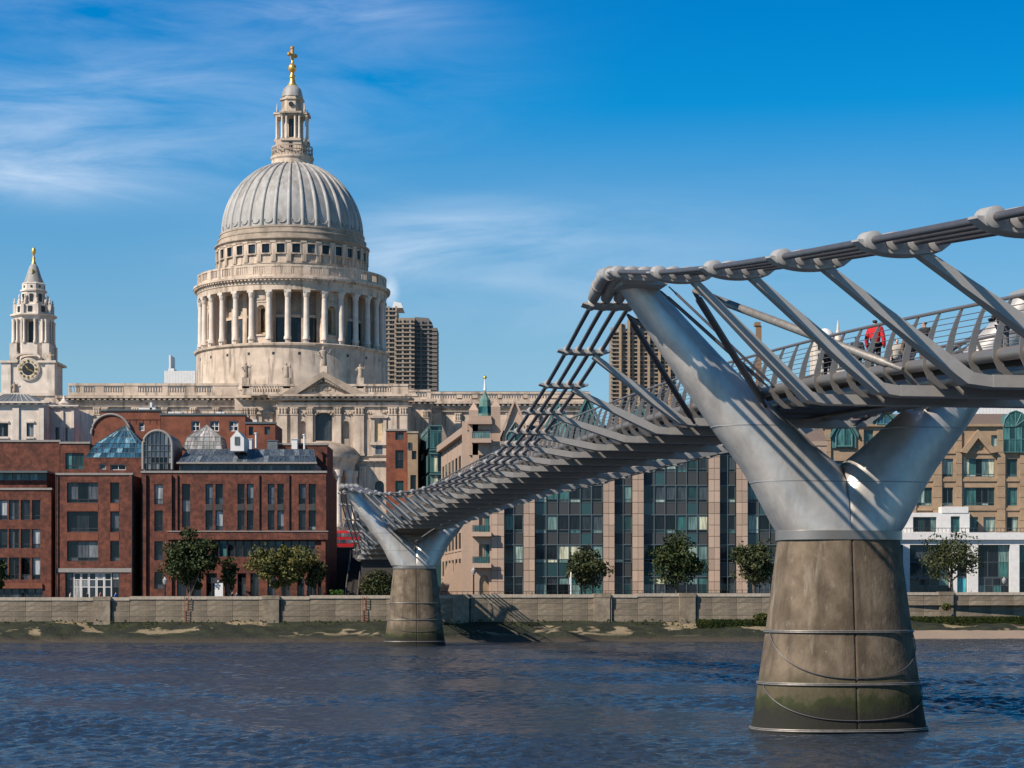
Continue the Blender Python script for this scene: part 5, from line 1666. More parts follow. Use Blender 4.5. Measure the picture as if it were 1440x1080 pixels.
# rear brick mass and roofs
RY = BY + 9
ww = [(275 - 6, 281, 592, 606.5, 2, 2, 'frame_white', GB, .14), (295, 308, 592, 606.5, 2, 2, 'frame_white', GB, .14), (322, 335, 592, 606.5, 2, 2, 'frame_white', GB, .14)]
bk = bld('brick_block', 'orange brick block with three white framed windows behind the glass roofs', 'building', 226, 345, 584, BY + 36, 10, 'brick_old', ww, coping='frame_grey')
mb = MB(); Yr = BY + 36
for i in range(24):
    x = PX(150 + i * 9.5, Yr); mb.tube([(x, Yr, PZ(584, Yr)), (x, Yr, PZ(577.5, Yr))], .04, 4)
mb.tube([(PX(150, Yr), Yr, PZ(577.5, Yr)), (PX(372, Yr), Yr, PZ(577.5, Yr))], .05, 4); mb.build('roof_railing', M['frame_dark'], bk)
for a, b, c, d in ((190, 214, 573, 578.6), (232, 252, 579, 584.2), (352, 358, 590, 596), (300, 312, 579, 584.2), (206, 209, 566, 578.6)):
    mb = MB(); mb.box(PX(a, Yr), PX(b, Yr), Yr + 3, Yr + 5, PZ(d, Yr + 3) - .3, PZ(c, Yr + 3)); mb.build('roof_plant', M['white'], bk)
bld('brick_block', 'lower orange brick wing stepping down to the right behind the glass roofs', 'building', 345.5, 387, 596, BY + 35, 10, 'brick_old', [(350, 356, 600, 612, 1, 1, 'frame_dark', GB), (372, 380, 600, 611, 1, 1, 'frame_dark', GB)], coping='frame_grey')
bld('brick_block', 'orange brick block behind the arched gable', 'building', 142, 225.5, 578.5, BY + 37, 10, 'brick_old', [(195, 203, 594, 606, 1, 2, 'frame_white', GB, .14), (168, 176, 590, 602, 1, 2, 'frame_dark', GB)], coping='frame_grey')
bld('brick_block', 'dark red brick stair tower at the right end of the long office', 'building', 389, 460, 626, RY + 5, 10, 'brick', [], coping='coping')
# arched brick gable
ga = thing('brick_gable', 'brick gable with a pale semicircular arch rim behind the blue glass pyramid', 'gable', (PX(156, BY + 22), BY + 22, 20))
mb = MB(); Yg = BY + 22; rr = 26.5 * Yg / F; cxg, czg = PX(156, Yg), PZ(610, Yg)
mb.prism([(cxg + rr * math.cos(PI * i / 20), czg + rr * math.sin(PI * i / 20)) for i in range(21)] + [(cxg - rr, PZ(640, Yg)), (cxg + rr, PZ(640, Yg))], Yg, Yg + 5)
mb.build('gable_wall', M['brick_old'], ga)
mb = MB(); mb.tube([(cxg + (rr + .1) * math.cos(PI * i / 24), Yg - .1, czg + (rr + .1) * math.sin(PI * i / 24)) for i in range(25)], .17, 8); mb.build('arch_rim', M['coping'], ga, smooth=40)


def quad_pane(parent, P, gl, name='pane', th=.03):
    """one flat glass pane between four 3d points, slightly shrunk"""
    c = sum((Vector(p) for p in P), Vector()) / len(P)
    Q = [c + (Vector(p) - c) * .96 for p in P]
    n = (Q[1] - Q[0]).cross(Q[2] - Q[0]).normalized() * th
    mb = MB(); k = len(Q)
    vs = [tuple(q) for q in Q] + [tuple(q - n) for q in Q]
    fs = [tuple(range(k)), tuple(range(2 * k - 1, k - 1, -1))] + [(i, i + k, (i + 1) % k + k, (i + 1) % k) for i in range(k)]
    mb.add(vs, [f for f in fs]); mb.build(name, M[gl], parent)


def glazed_face(root, bars, A, B, C, D, nu, nv, gl, r=.06):
    """A,B bottom edge, D,C top edge (D above A)"""
    A, B, C, D = map(Vector, (A, B, C, D))
    P = lambda u_, v_: (A.lerp(B, u_)).lerp(D.lerp(C, u_), v_)
    for i in range(nu):
        for j in range(nv):
            pts = [P(i / nu, j / nv), P((i + 1) / nu, j / nv), P((i + 1) / nu, (j + 1) / nv), P(i / nu, (j + 1) / nv)]
            if (pts[2] - pts[3]).length < .05: pts = pts[:3]
            quad_pane(root, pts, gl)
    for i in range(nu + 1): bars.tube([P(i / nu, 0), P(i / nu, 1)], r, 4)
    for j in range(nv + 1): bars.tube([P(0, j / nv), P(1, j / nv)], r, 4)


def glass_pyramid(label, pl, pr, yb, sl, sr, ys, ax, ay, Y, gl, frame, d=5.5, nu=9, nv=3):
    x0, x1, zb_ = PX(pl, Y), PX(pr, Y), PZ(yb, Y)
    o = thing('glass_pyramid_roof', label, 'glass roof', ((x0 + x1) / 2, Y, zb_))
    s0, s1, zs = PX(sl, Y), PX(sr, Y), PZ(ys, Y)
    cx, za = PX(ax, Y), PZ(ay, Y)
    bars = MB(); w = (s0 - x0)
    lo = [(x0, Y, zb_), (x1, Y, zb_), (x1, Y + 2 * d, zb_), (x0, Y + 2 * d, zb_)]
    md = [(s0, Y + w, zs), (s1, Y + w, zs), (s1, Y + 2 * d - w, zs), (s0, Y + 2 * d - w, zs)]
    ap = (cx, Y + d, za)
    for i in range(4):
        j = (i + 1) % 4
        n_ = nu if i in (0, 2) else max(3, nu // 2)
        glazed_face(o, bars, lo[i], lo[j], md[j], md[i], n_, 3, gl)
        glazed_face(o, bars, md[i], md[j], ap, ap, n_, nv, gl)
    bars.build('glazing_bars', M[frame], o)
    return o


glass_pyramid('blue glass pyramid roof on the cafe building', 119.5, 199, 643.5, 132.5, 197.5, 622.5, 169, 594, BY + 6, 'glass_blue', 'frame_grey', 4.2, 8, 3)
o = bld('brick_block', 'low brick storey carrying the blue glass pyramid', 'building', 117, 199, 644, BY + 6, 9, 'brick', [(140, 149, 652, 660, 1, 1, 'frame_white', GB), (155, 177, 653, 661, 2, 1, 'frame_white', GB)])
glass_pyramid('pale glass pyramid roof above the long lean-to glazing', 256, 312, 632, 262, 309, 614, 286, 595, BY + 10, 'glass_pale', 'coping', 3.2, 6, 2)
# barrel vault atrium
va = thing('glass_vault', 'arched glass atrium with a pale rim between the two glass pyramids', 'glass roof', (PX(221.5, BY + 5), BY + 5, 10))
Yv = BY + 5; rv = 20.5 * Yv / F; cxv, czv = PX(221.5, Yv), PZ(626, Yv)
mb = MB(); mb.prism([(cxv + rv * 1.02 * math.cos(PI * i / 20), czv + rv * 1.02 * math.sin(PI * i / 20)) for i in range(21)] + [(cxv - rv, PZ(665, Yv)), (cxv + rv, PZ(665, Yv))], Yv + .4, Yv + 9); mb.build('vault_body', M['slate'], va)
mb = MB(); mb.tube([(cxv + rv, Yv, PZ(660, Yv))] + [(cxv + rv * math.cos(PI * i / 24), Yv, czv + rv * math.sin(PI * i / 24)) for i in range(25)] + [(cxv - rv, Yv, PZ(660, Yv))], .19, 8); mb.build('vault_rim', M['coping'], va, smooth=40)
bars = MB()
for i in range(7):
    xa, xb = cxv - rv + 2 * rv * i / 7, cxv - rv + 2 * rv * (i + 1) / 7
    za, zb2 = [czv + math.sqrt(max(0, rv * rv - (x - cxv) ** 2)) for x in (xa, xb)]
    for j in range(4):
        z0_, z1_ = [PZ(660, Yv) + (czv - PZ(660, Yv)) * q / 4 for q in (j, j + 1)]
        quad_pane(va, [(xa, Yv, z0_), (xb, Yv, z0_), (xb, Yv, z1_), (xa, Yv, z1_)], 'glass_slate' if j > 1 else 'glass_brick')
        bars.tube([(xa, Yv - .05, z1_), (xb, Yv - .05, z1_)], .06, 4)
    quad_pane(va, [(xa, Yv, czv), (xb, Yv, czv), (xb, Yv, zb2), (xa, Yv, za)] if 0 < i < 6 else ([(xa, Yv, czv), (xb, Yv, czv), (xb, Yv, zb2)] if i == 0 else [(xa, Yv, czv), (xb, Yv, czv), (xa, Yv, za)]), 'glass_slate')
    bars.tube([(xb, Yv - .05, PZ(660, Yv)), (xb, Yv - .05, zb2)], .07, 4)
bars.build('glazing_bars', M['frame_grey'], va)
# lean-to glass roof and clerestory
le = thing('lean_to_roof', 'long sloping slate blue glass roof on top of the long brick office', 'glass roof', (PX(350, BY + 4), BY + 4, 20))
Yl = BY + 4; bars = MB()
glazed_face(le, bars, (PX(250, Yl), Yl, PZ(650, Yl)), (PX(444.5, Yl), Yl, PZ(650, Yl)), (PX(436, Yl), Yl + 5, PZ(632, Yl + 5)), (PX(256, Yl), Yl + 5, PZ(632, Yl + 5)), 26, 2, 'glass_slate', .05)
bars.build('glazing_bars', M['frame_grey'], le)
mb = MB(); mb.box(PX(249, Yl), PX(446, Yl), Yl - .5, Yl + .4, PZ(652.4, Yl), PZ(650, Yl)); mb.build('eaves_beam', M['coping'], le)
mb = MB(); mb.box(PX(252, Yl), PX(443, Yl), Yl + .5, Yl + 10, PZ(668, Yl), PZ(652, Yl)); mb.box(PX(258, Yl), PX(436, Yl), Yl + 5.2, Yl + 12, PZ(652, Yl), PZ(634, Yl)); mb.build('roof_body', M['slate'], le)
for i in range(16):
    window(le, PX(252 + i * 12, Yl), PX(252 + i * 12 + 11.6, Yl), PZ(666, Yl), PZ(652.8, Yl), Yl + .38, 2, 1, 'frame_grey', ['glass_dark', 'glass_teal', 'glass_brick', 'glass_slate'])
dm = thing('white_dormer', 'small white gabled dormer on the sloping glass roof', 'dormer', (PX(334, BY + 5), BY + 5, 24))
Yd = BY + 4.2; mb = MB()
mb.prism([(PX(324, Yd), PZ(634, Yd)), (PX(343, Yd), PZ(634, Yd)), (PX(343, Yd), PZ(616, Yd)), (PX(333.5, Yd), PZ(605, Yd)), (PX(324, Yd), PZ(616, Yd))], Yd, Yd + 6); mb.build('dormer_wall', M['white'], dm)
mb = MB(); mb.archwall(PX(330, Yd), PX(337, Yd), PZ(626, Yd), PZ(614, Yd), Yd - .08, PX(331.5, Yd), PX(335.5, Yd), PZ(625, Yd), PZ(616, Yd), .04); mb.build('dormer_frame', M['frame_grey'], dm)
for (px, y0, y1, w) in ((360, 610, 630, 1), (428, 612, 632, 1), (410, 618, 632, 8), (376, 620, 632, 14), (350, 618, 632, 4)):
    t_ = thing('roof_vent', {360: 'thin pale vent pipe just right of the white dormer', 428: 'thin pale vent pipe at the right end of the brick office roofs', 410: 'small white vent box left of the right hand vent pipe', 376: 'wide dark vent box in the middle of the brick office roofs', 350: 'small white vent box next to the white dormer'}[px], 'roof vent', (PX(px, BY + 12), BY + 12, 20), group='vents on the brick office roofs')
    Yq = BY + 12; mb = MB()
    if w == 1: mb.lathe([(.14, PZ(y1, Yq)), (.14, PZ(y0, Yq)), (.25, PZ(y0, Yq)), (.25, PZ(y0 - 1.5, Yq))], PX(px, Yq), Yq, 8)
    else: mb.box(PX(px, Yq), PX(px + w, Yq), Yq, Yq + 1.5, PZ(y1, Yq), PZ(y0, Yq)); mb.box(PX(px, Yq) - .1, PX(px + w, Yq) + .1, Yq - .1, Yq + 1.6, PZ(y0, Yq) + .01, PZ(y0 - 1, Yq))
    mb.build('vent_body', M['white'] if w < 9 else M['slate'], t_)

# ---- pale stone building in front of the clock tower
SY = 330.0
ww = [(-2, 11.5, 595.5, 614, 2, 1, 'frame_dark', GB), (37.3, 47.3, 595.5, 614, 1, 1, 'frame_dark', GB)]
so_ = bld('stone_hall', 'pale stone hall with a slate lantern roof below the clock tower', 'building', -40, 63, 570, SY, 14, 'stone_pale', ww, ybot=760)
cornice(SY, -40, 63.5, 565, 571, .8, so_, m='stone_pale')
for (a, b) in ((18, 27), (55, 62)): pilaster(SY, a, b, 573, 621, so_, .25, m='stone_pale', cap=False)
for (a, b, c, d) in ((-3, 12.5, 592, 594.5), (36, 48.6, 592, 594.5), (-3, 12.5, 615, 617), (36, 48.6, 615, 617)):
    mb = MB(); mb.box(PX(a, SY), PX(b, SY), SY - .25, SY, PZ(d, SY), PZ(c, SY)); mb.build('window_hood', M['stone_pale'], so_)
mb = MB()
xa, xb = PX(-30, SY), PX(57.5, SY)
mb.loft([[(xa, SY + 2, PZ(566, SY)), (xb, SY + 2, PZ(566, SY)), (xb, SY + 12, PZ(566, SY)), (xa, SY + 12, PZ(566, SY))],
         [(xa + 3, SY + 5, PZ(550, SY)), (xb - 3.2, SY + 5, PZ(550, SY)), (xb - 3.2, SY + 9, PZ(550, SY)), (xa + 3, SY + 9, PZ(550, SY))]]); mb.build('slate_roof', M['slate'], so_)
for i in range(9):
    mb = MB(); f = i / 9
    mb.tube([(xa + (xb - xa) * f, SY + 2, PZ(565.6, SY)), (xa + 3 + (xb - xa - 6.2) * f, SY + 5, PZ(549.6, SY))], .07, 4); mb.build('roof_seam', M['lead'], so_)
ww = [(67.5, 71, 601, 620, 1, 1, 'frame_dark', GB), (78, 83, 601, 620, 1, 1, 'frame_dark', GB), (92, 95, 601, 620, 1, 1, 'frame_dark', GB)]
s2 = bld('stone_hall', 'pale stone side wing with narrow windows, right of the slate lantern roof', 'building', 64, 105.5, 574, SY + 4, 14, 'stone_pale', ww, ybot=760)
cornice(SY + 4, 64.5, 106, 570, 575, .6, s2, m='stone_pale')
pilaster(SY + 4, 85.5, 89.5, 578, 621, s2, .25, m='stone_pale', cap=False); pilaster(SY + 4, 100.5, 104.5, 578, 621, s2, .25, m='stone_pale', cap=False)
mb = MB(); mb.prism([(PX(57, SY + 6), PZ(571, SY)), (PX(86, SY + 6), PZ(571, SY)), (PX(76, SY + 6), PZ(561, SY)), (PX(58, SY + 6), PZ(561, SY))], SY + 6, SY + 14); mb.build('slate_roof', M['slate'], s2)
for px in (90, 93):
    mb = MB(); mb.lathe([(.9, PZ(573, SY)), (.7, PZ(566, SY)), (.9, PZ(563, SY)), (.3, PZ(558, SY)), (.1, PZ(552, SY))], PX(px, SY + 5), SY + 5, 10)
    if px == 90: mb.build('chimney_urn', M['stone_pale'], s2, smooth=40)

# ---- buildings right of the transept, up the hill
ww = [(556, 567.5, 608, 618.5, 1, 1, 'frame_dark', 'glass_dark'), (556, 567.5, 633, 659, 1, [.5], 'frame_dark', ['glass_dark', 'glass_teal']), (556, 567.5, 676, 700, 1, 1, 'frame_dark', 'glass_teal')]
bld('brick_block', 'narrow orange brick building right of the cathedral portico', 'building', 543, 572.5, 606, 350, 30, 'brick_old', ww, coping='coping')
o = bld('stone_building', 'narrow beige stone building beside the orange brick one', 'building', 573, 587.5, 609, 348, 30, 'beige', [(579, 585.5, 634, 646, 1, 1, 'frame_dark', 'glass_dark'), (577, 585, 668, 690, 1, 1, 'frame_dark', 'glass_dark')], coping='stone_dirty')
for i in range(7):
    window(o, PX(573.4 + i * .01, 348) + .0, PX(573.4, 348) + .6, PZ(632 + i * 0, 348), PZ(622, 348), 347.9, 1, 1, 'frame_grey', 'glass_brick') if i == 0 else None
# teal glass building
TYg = 345.0
tg = thing('glass_office', 'teal glass fronted building with a canted side between the stone ones', 'building', (PX(604, TYg), TYg, 5))
mb = MB(); mb.add([(PX(588, TYg), 362, 5), (PX(604, TYg), TYg + .3, 5), (PX(621.5, TYg), TYg + .3, 5), (PX(621.5, TYg), 372, 5),
                   (PX(588, TYg), 362, PZ(598, TYg)), (PX(604, TYg), TYg + .3, PZ(598, TYg)), (PX(621.5, TYg), TYg + .3, PZ(598, TYg)), (PX(621.5, TYg), 372, PZ(598, TYg))],
                  [(0, 1, 5, 4), (1, 2, 6, 5), (2, 3, 7, 6), (3, 0, 4, 7), (4, 5, 6, 7)]); mb.build('building_core', M['spandrel_teal'], tg)
for (y0, y1, g) in ((599, 606, 'glass_teal'), (607, 630, 'glass_teal'), (640, 664, 'glass_office'), (668, 690, 'glass_office')):
    window(tg, PX(604.5, TYg), PX(621, TYg), PZ(y1, TYg), PZ(y0, TYg), TYg + .2, 3, 1, 'teal', g)
    A = Vector((PX(588, TYg), 362, PZ(y1, TYg))); B = Vector((PX(604, TYg), TYg + .2, PZ(y1, TYg)))
    up = Vector((0, 0, PZ(y0, TYg) - PZ(y1, TYg))); bars = MB()
    off = Vector((-.25, -.1, 0))
    glazed_face(tg, bars, A + off, B + off, B + up + off, A + up + off, 6, 1, 'glass_slate', .07); bars.build('glazing_bars', M['teal'], tg)
mb = MB()
for y in (598, 632, 637, 666): mb.box(PX(603.5, TYg), PX(622, TYg), TYg - .25, TYg + .3, PZ(y + 1.5, TYg), PZ(y, TYg))
mb.build('floor_band', M['teal'], tg)

# ---- granite office: side wing that runs back up the hill
OY = 300.0
GO = 'glass_office'


def slant_building():
    o = thing('granite_building', 'beige granite corner building with balconies and a long receding side', 'building', (PX(640, OY), OY, 4.3))
    # receding side wall from (665,OY) back to (621, 345)
    A = Vector((PX(665, OY), OY, 4)); B = Vector((PX(621, 345), 345, 4))
    d = (B - A); L_ = d.length; dn = d.normalized(); nrm = Vector((dn.y, -dn.x, 0)) * -1   # outward to the left
    ang = math.atan2(-dn.y, -dn.x)
    xf = Matrix.Translation(B) @ Matrix.Rotation(ang, 4, 'Z')      # x from B to A, y inward (to the right/back)
    if (xf.to_3x3() @ Vector((0, 1, 0))).x < 0: pass
    ztop = PZ(605, OY) - 4
    mb = MB(xf)
    cols = 9; floors = 6; holes = []
    fh = (ztop - 2) / floors
    for i in range(cols):
        for j in range(floors):
            xa_ = L_ * (i + .14) / cols; xb_ = L_ * (i + .86) / cols
            holes.append((xa_, xb_, 1.0 + j * fh, 1.0 + j * fh + fh * .62))
    mb.facade(0, L_, 0, ztop, 0, holes, .08)
    mb.build('side_wall', M['granite'], o)
    for (a, b, c, e) in holes:
        g = MB(xf); g.box(a, b, .06, .10, c, e); g.build('window', M['glass_dark'], o)
        g = MB(xf); g.box(a - .25, b + .25, -.12, 0, c - .35, c - .02); g.build('window_sill', M['granite'], o)
    for i in range(cols + 1):
        g = MB(xf); x = min(max(L_ * i / cols, .35), L_ - .35); g.box(x - .3, x + .3, -.06, 0, 0, ztop); g.build('pilaster', M['granite'], o)
    g = MB(xf); g.box(0, L_, -.8, .5, ztop, ztop + 1.0); g.build('cornice', M['granite'], o)
    g = MB(xf); g.box(0, L_, .6, 8, 0, ztop); g.build('building_core', M['beige'], o)
    # front bay with balconies
    Y = OY - .2
    x0, x1 = PX(664.5, Y), PX(691, Y)
    hs = [(673.5, 688.5, 617 - 13, 617), (673.5, 688.5, 640, 658), (673.5, 688.5, 682, 700), (673.5, 688.5, 723.5, 748), (673.5, 688.5, 765.5, 792)]
    mb = MB()
    H_ = [(PX(a, Y), PX(b, Y), PZ(d_, Y), PZ(c, Y)) for a, b, c, d_ in hs]
    mb.facade(x0, x1, PZ(800, Y), PZ(597, Y), Y, H_, .5)
    mb.archwall(x0, x1, PZ(851, Y), PZ(800, Y), Y, PX(674, Y), PX(687.5, Y), PZ(851, Y), PZ(808, Y), .8, 10, rise=1.0)
    mb.box(x0, x1, Y + 1.05, Y + 12, PZ(851, Y), PZ(597, Y))
    mb.build('front_wall', M['granite'], o)
    g = MB(); g.box(PX(674.3, Y), PX(687.3, Y), Y + .7, Y + .78, PZ(851, Y), PZ(810.5, Y)); g.build('door', M['black'], o)
    for i, (h_, hp) in enumerate(zip(H_, hs)):
        window(o, h_[0], h_[1], h_[2], h_[3], Y + .42, 2, 1, 'frame_grey', GO if i > 2 else 'glass_teal')
        if i in (0, 3, 4):
            yb_ = hp[3] + .5
            g = MB(); g.box(x0 - .1, x1, Y - 1.5, Y, PZ(yb_ + 6, Y), PZ(yb_, Y)); g.build('balcony_slab', M['granite'], o)
            g = MB()
            for q in range(9): 
                x = x0 + (PX(689, Y) - x0) * q / 8; g.box(x - .04, x + .04, Y - 1.44, Y - 1.36, PZ(yb_, Y), PZ(yb_ - 9, Y))
            g.box(x0, PX(689, Y), Y - 1.46, Y - 1.34, PZ(yb_ - 9, Y), PZ(yb_ - 9.8, Y)); g.build('balcony_railing', M['frame_grey'], o)
            g = MB(); g.box(x0 + .1, PX(688.8, Y), Y - 1.40, Y - 1.37, PZ(yb_ - .5, Y), PZ(yb_ - 8.6, Y)); g.build('balcony_glass', M['glass_teal'], o)
    g = MB(); g.box(x0 - .6, x1 + .1, Y - .9, Y + 3, PZ(597, Y), PZ(592, Y)); g.box(x0 - .2, x1, Y - .4, Y + 3, PZ(592, Y) + .01, PZ(585, Y)); g.build('parapet', M['granite'], o)
    g = MB(); g.box(x0 - 1.5, x0, Y + .5, Y + 4, PZ(851, Y), PZ(592, Y)); g.build('corner_pier', M['granite'], o)
    # buttresses near the foot
    for i, px in enumerate((628, 640, 652)):
        yq = OY + 14 - i * 5
        g = MB(); g.prism([(PX(px - 6, yq) - 1.0, 4.3), (PX(px, yq) + 1.2, 4.3), (PX(px, yq) + 1.0, PZ(792, yq)), (PX(px - 6, yq) + .8, PZ(792, yq))], yq - 1, yq + 1.5); g.build('buttress', M['granite'], o)
    return o


slant_building()
# stone parts above, behind: spire, turrets and pointed gables
GY = 304.0
cu = thing('copper_turret', 'green copper turret with a gold ball behind the beige gables', 'turret', (PX(682, GY + 8), GY + 8, 20))
Yc = GY + 8; mb = MB()
mb.lathe([(11 * Yc / F, PZ(592, Yc)), (11 * Yc / F, PZ(583, Yc)), (9 * Yc / F, PZ(572, Yc)), (8.4 * Yc / F, PZ(563, Yc)), (5.4 * Yc / F, PZ(559, Yc)), (3 * Yc / F, PZ(556, Yc)), (2.2 * Yc / F, PZ(552, Yc)), (.5 * Yc / F, PZ(549, Yc))], PX(682, Yc), Yc, 8, rot=PI / 8); mb.build('copper_cap', M['copper'], cu)
mb = MB(); mb.lathe([(.22, PZ(549, Yc)), (.10, PZ(535, Yc)), (.10, PZ(532, Yc))], PX(682, Yc), Yc, 8); mb.build('flagpole', M['white'], cu)
mb = MB(); mb.lathe([(.05, PZ(533, Yc)), (.28, PZ(531.5, Yc)), (.30, PZ(530.3, Yc)), (.05, PZ(528, Yc))], PX(682, Yc), Yc, 10); mb.build('gold_ball', M['gold'], cu, smooth=60)
bars = MB()
for q in range(8):
    a, b = q * PI / 4 + PI / 8, (q + 1) * PI / 4 + PI / 8; r1_, r2_ = 10.6 * Yc / F * 1.02, 9.2 * Yc / F
    P = [(PX(682, Yc) + r * math.cos(t), Yc + r * math.sin(t), z) for r, t, z in ((r1_, a, PZ(582, Yc)), (r1_, b, PZ(582, Yc)), (r2_, b, PZ(572, Yc)), (r2_, a, PZ(572, Yc)))]
    P = [tuple(Vector((PX(682, Yc), Yc, p[2])) + (Vector(p) - Vector((PX(682, Yc), Yc, p[2]))) * 1.03) for p in P]
    quad_pane(cu, P, 'glass_teal')


def pointed_gable(label, cx_, ybase, yap, hw, Y, m='granite', glass_='glass_teal', gy0=None, gy1=None, name='stone_gable'):
    o = thing(name, label, 'gable', (PX(cx_, Y), Y, 15))
    x0, x1, c = PX(cx_ - hw, Y), PX(cx_ + hw, Y), PX(cx_, Y)
    zb, za = PZ(ybase, Y), PZ(yap, Y)
    zsh = zb + (za - zb) * .35
    mb = MB(); mb.prism([(x0, zb), (x1, zb), (x1, zsh), (c, za), (x0, zsh)], Y, Y + 8); mb.build('gable_wall', M[m], o)
    mb = MB()
    mb.prism([(x0 - .3, zsh - .3), (x0 - .3, zsh + .4), (c, za + .7), (c, za)], Y - .5, Y + .3); mb.prism([(x1 + .3, zsh - .3), (c, za), (c, za + .7), (x1 + .3, zsh + .4)], Y - .5, Y + .3); mb.build('gable_coping', M[m], o)
    if gy0:
        z0, z1 = PZ(gy1, Y), PZ(gy0, Y); hw_ = (x1 - x0) * .33
        q = [(c - hw_, z0), (c + hw_, z0), (c + hw_, z0 + (z1 - z0) * .45), (c, z1), (c - hw_, z0 + (z1 - z0) * .45)]
        for s_ in (-1, 1):
            P = [(c + s_ * .06, Y - .12, z0), (c + s_ * hw_, Y - .12, z0), (c + s_ * hw_, Y - .12, z0 + (z1 - z0) * .45), (c + s_ * .06, Y - .12, z1 - .1)]
            quad_pane(o, P if s_ > 0 else P[::-1], glass_)
        fr = MB()
        for a, b in zip(q, q[1:] + q[:1]): fr.tube([(a[0], Y - .15, a[1]), (b[0], Y - .15, b[1])], .16, 4)
        fr.tube([(c, Y - .15, z0), (c, Y - .15, z1)], .09, 4); fr.build('gable_frame', M['frame_grey' if m != 'teal' else 'teal'], o)
    return o


pointed_gable('pointed granite gable with a teal window just below the cathedral choir', 724, 640, 566, 18, OY - .3, gy0=594, gy1=628)
for px, yt in ((697, 561), (666, 566)):
    t_ = thing('stone_turret', 'small pyramidal granite turret %s' % ('left of the pointed gable' if px > 690 else 'left of the copper turret'), 'turret', (PX(px, OY + 1), OY + 1, 20))
    mb = MB(); w = 6.5 * .1
    mb.box(PX(px, OY) - w, PX(px, OY) + w, OY - .2, OY + 1.2, PZ(640, OY), PZ(yt + 11, OY)); mb.build('turret_shaft', M['granite'], t_)
    mb = MB(); mb.lathe([(w * 1.5, PZ(yt + 11, OY)), (w * .1, PZ(yt, OY))], PX(px, OY), OY + .5, 4, rot=PI / 4); mb.build('turret_cap', M['granite'], t_)

# ---- granite office with glazed bays
of = thing('granite_office', 'long office with pink granite columns and dark glazed bays behind the river wall', 'building', (PX(900, OY), OY, 4.3))
colpx = [(691, 709), (736, 752), (848, 864), (889, 905), (996, 1012), (1035, 1051), (1146, 1162)]
bays = [(709, 736, 2), (752, 848, 6), (864, 889, 2), (905, 996, 6), (1012, 1035, 2), (1051, 1146, 6)]
floors = [(811, 848), (766, 791.5), (724, 750), (682.5, 706.5), (640, 664)]
mb = MB(); mb.box(PX(691, OY), PX(1162, OY), OY + 1.0, OY + 18, PZ(851, OY), PZ(627, OY)); mb.build('building_core', M['spandrel'], of)
pcache = {}
for a, b in colpx:
    w = PX(b, OY) - PX(a, OY)
    mb = MB(); mb.box(PX(a, OY) + .04, PX(b, OY) - .04, OY - .25, OY + .98, PZ(851, OY), PZ(627, OY)); mb.build('column_core', M['frame_dark'], of)
    nP = 14; h = (PZ(627, OY) - PZ(850, OY)) / nP
    for s_ in (0, 1):
        k = (round(w / 2, 2), round(h, 2))
        if k not in pcache:
            m2 = MB(); m2.box(.02, w / 2 - .02, 0, .22, .03, h - .03); pcache[k] = m2.mesh('stone_panel', M['granite'])
        for j in range(nP):
            place('stone_panel', pcache[k], of, (PX(a, OY) - PX(900, OY) + s_ * w / 2, -.48 + (random.uniform(-.012, .012)), PZ(850, OY) - 4.3 + j * h))
spc = {}
for a, b, n in bays:
    for fi, (y0, y1) in enumerate(floors):
        gl = ['glass_office', 'glass_office', 'glass_dark'] if n > 2 else ['glass_office', 'glass_dark']
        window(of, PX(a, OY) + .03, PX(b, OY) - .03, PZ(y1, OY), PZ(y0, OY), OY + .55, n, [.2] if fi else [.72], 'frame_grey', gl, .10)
    for (y0, y1) in ((791.8, 810.6), (750.3, 765.6), (706.8, 723.6), (664.3, 682)):
        w = (PX(b, OY) - PX(a, OY)) / n; h = PZ(y0, OY) - PZ(y1, OY)
        for i in range(n):
            mk = 'spandrel_teal' if (int(y0) == 791 and n > 2) or (n > 2 and (i * 7 + int(y0) + int(a)) % 9 < 2) else 'spandrel'
            k = (round(w, 2), round(h, 2), mk)
            if k not in spc:
                m2 = MB(); m2.box(.05, w - .05, 0, .1, .04, h - .04); spc[k] = m2.mesh('spandrel_panel', M[mk])
            place('spandrel_panel', spc[k], of, (PX(a, OY) + i * w - PX(900, OY), .5, PZ(y1, OY) - 4.3))
mb = MB(); mb.box(PX(690, OY), PX(1163, OY), OY - .6, OY + 2, PZ(627, OY), PZ(621, OY)); mb.build('cornice', M['granite'], of)
for a, b, n in bays:
    for y in (765.8, 723.8, 682.2, 639.8, 810.8):
        mb = MB(); mb.box(PX(a, OY) + .06, PX(b, OY) - .06, OY + .38, OY + .52, PZ(y + .6, OY), PZ(y - .7, OY)); mb.build('transom', M['frame_grey'], of)
    for i in range(1, n):
        x = PX(a, OY) + (PX(b, OY) - PX(a, OY)) * i / n
        mb = MB(); mb.box(x - .05, x + .05, OY + .36, OY + .5, PZ(850, OY), PZ(628, OY)); mb.build('mullion', M['frame_grey'], of)
mb = MB(); mb.prism([(0, 0), (0, 3.8), (7, 3.8), (7, 0)], 0, 1)
mb = MB()
xa, xb = PX(700, OY), PX(1163, OY)
mb.loft([[(xa, OY + .5, PZ(621, OY)), (xb, OY + .5, PZ(621, OY)), (xb, OY + 17, PZ(621, OY)), (xa, OY + 17, PZ(621, OY))],
         [(xa + 2, OY + 5, PZ(594, OY)), (xb, OY + 5, PZ(594, OY)), (xb, OY + 13, PZ(594, OY)), (xa + 2, OY + 13, PZ(594, OY))]]); mb.build('mansard_roof', M['roof_brown'], of)
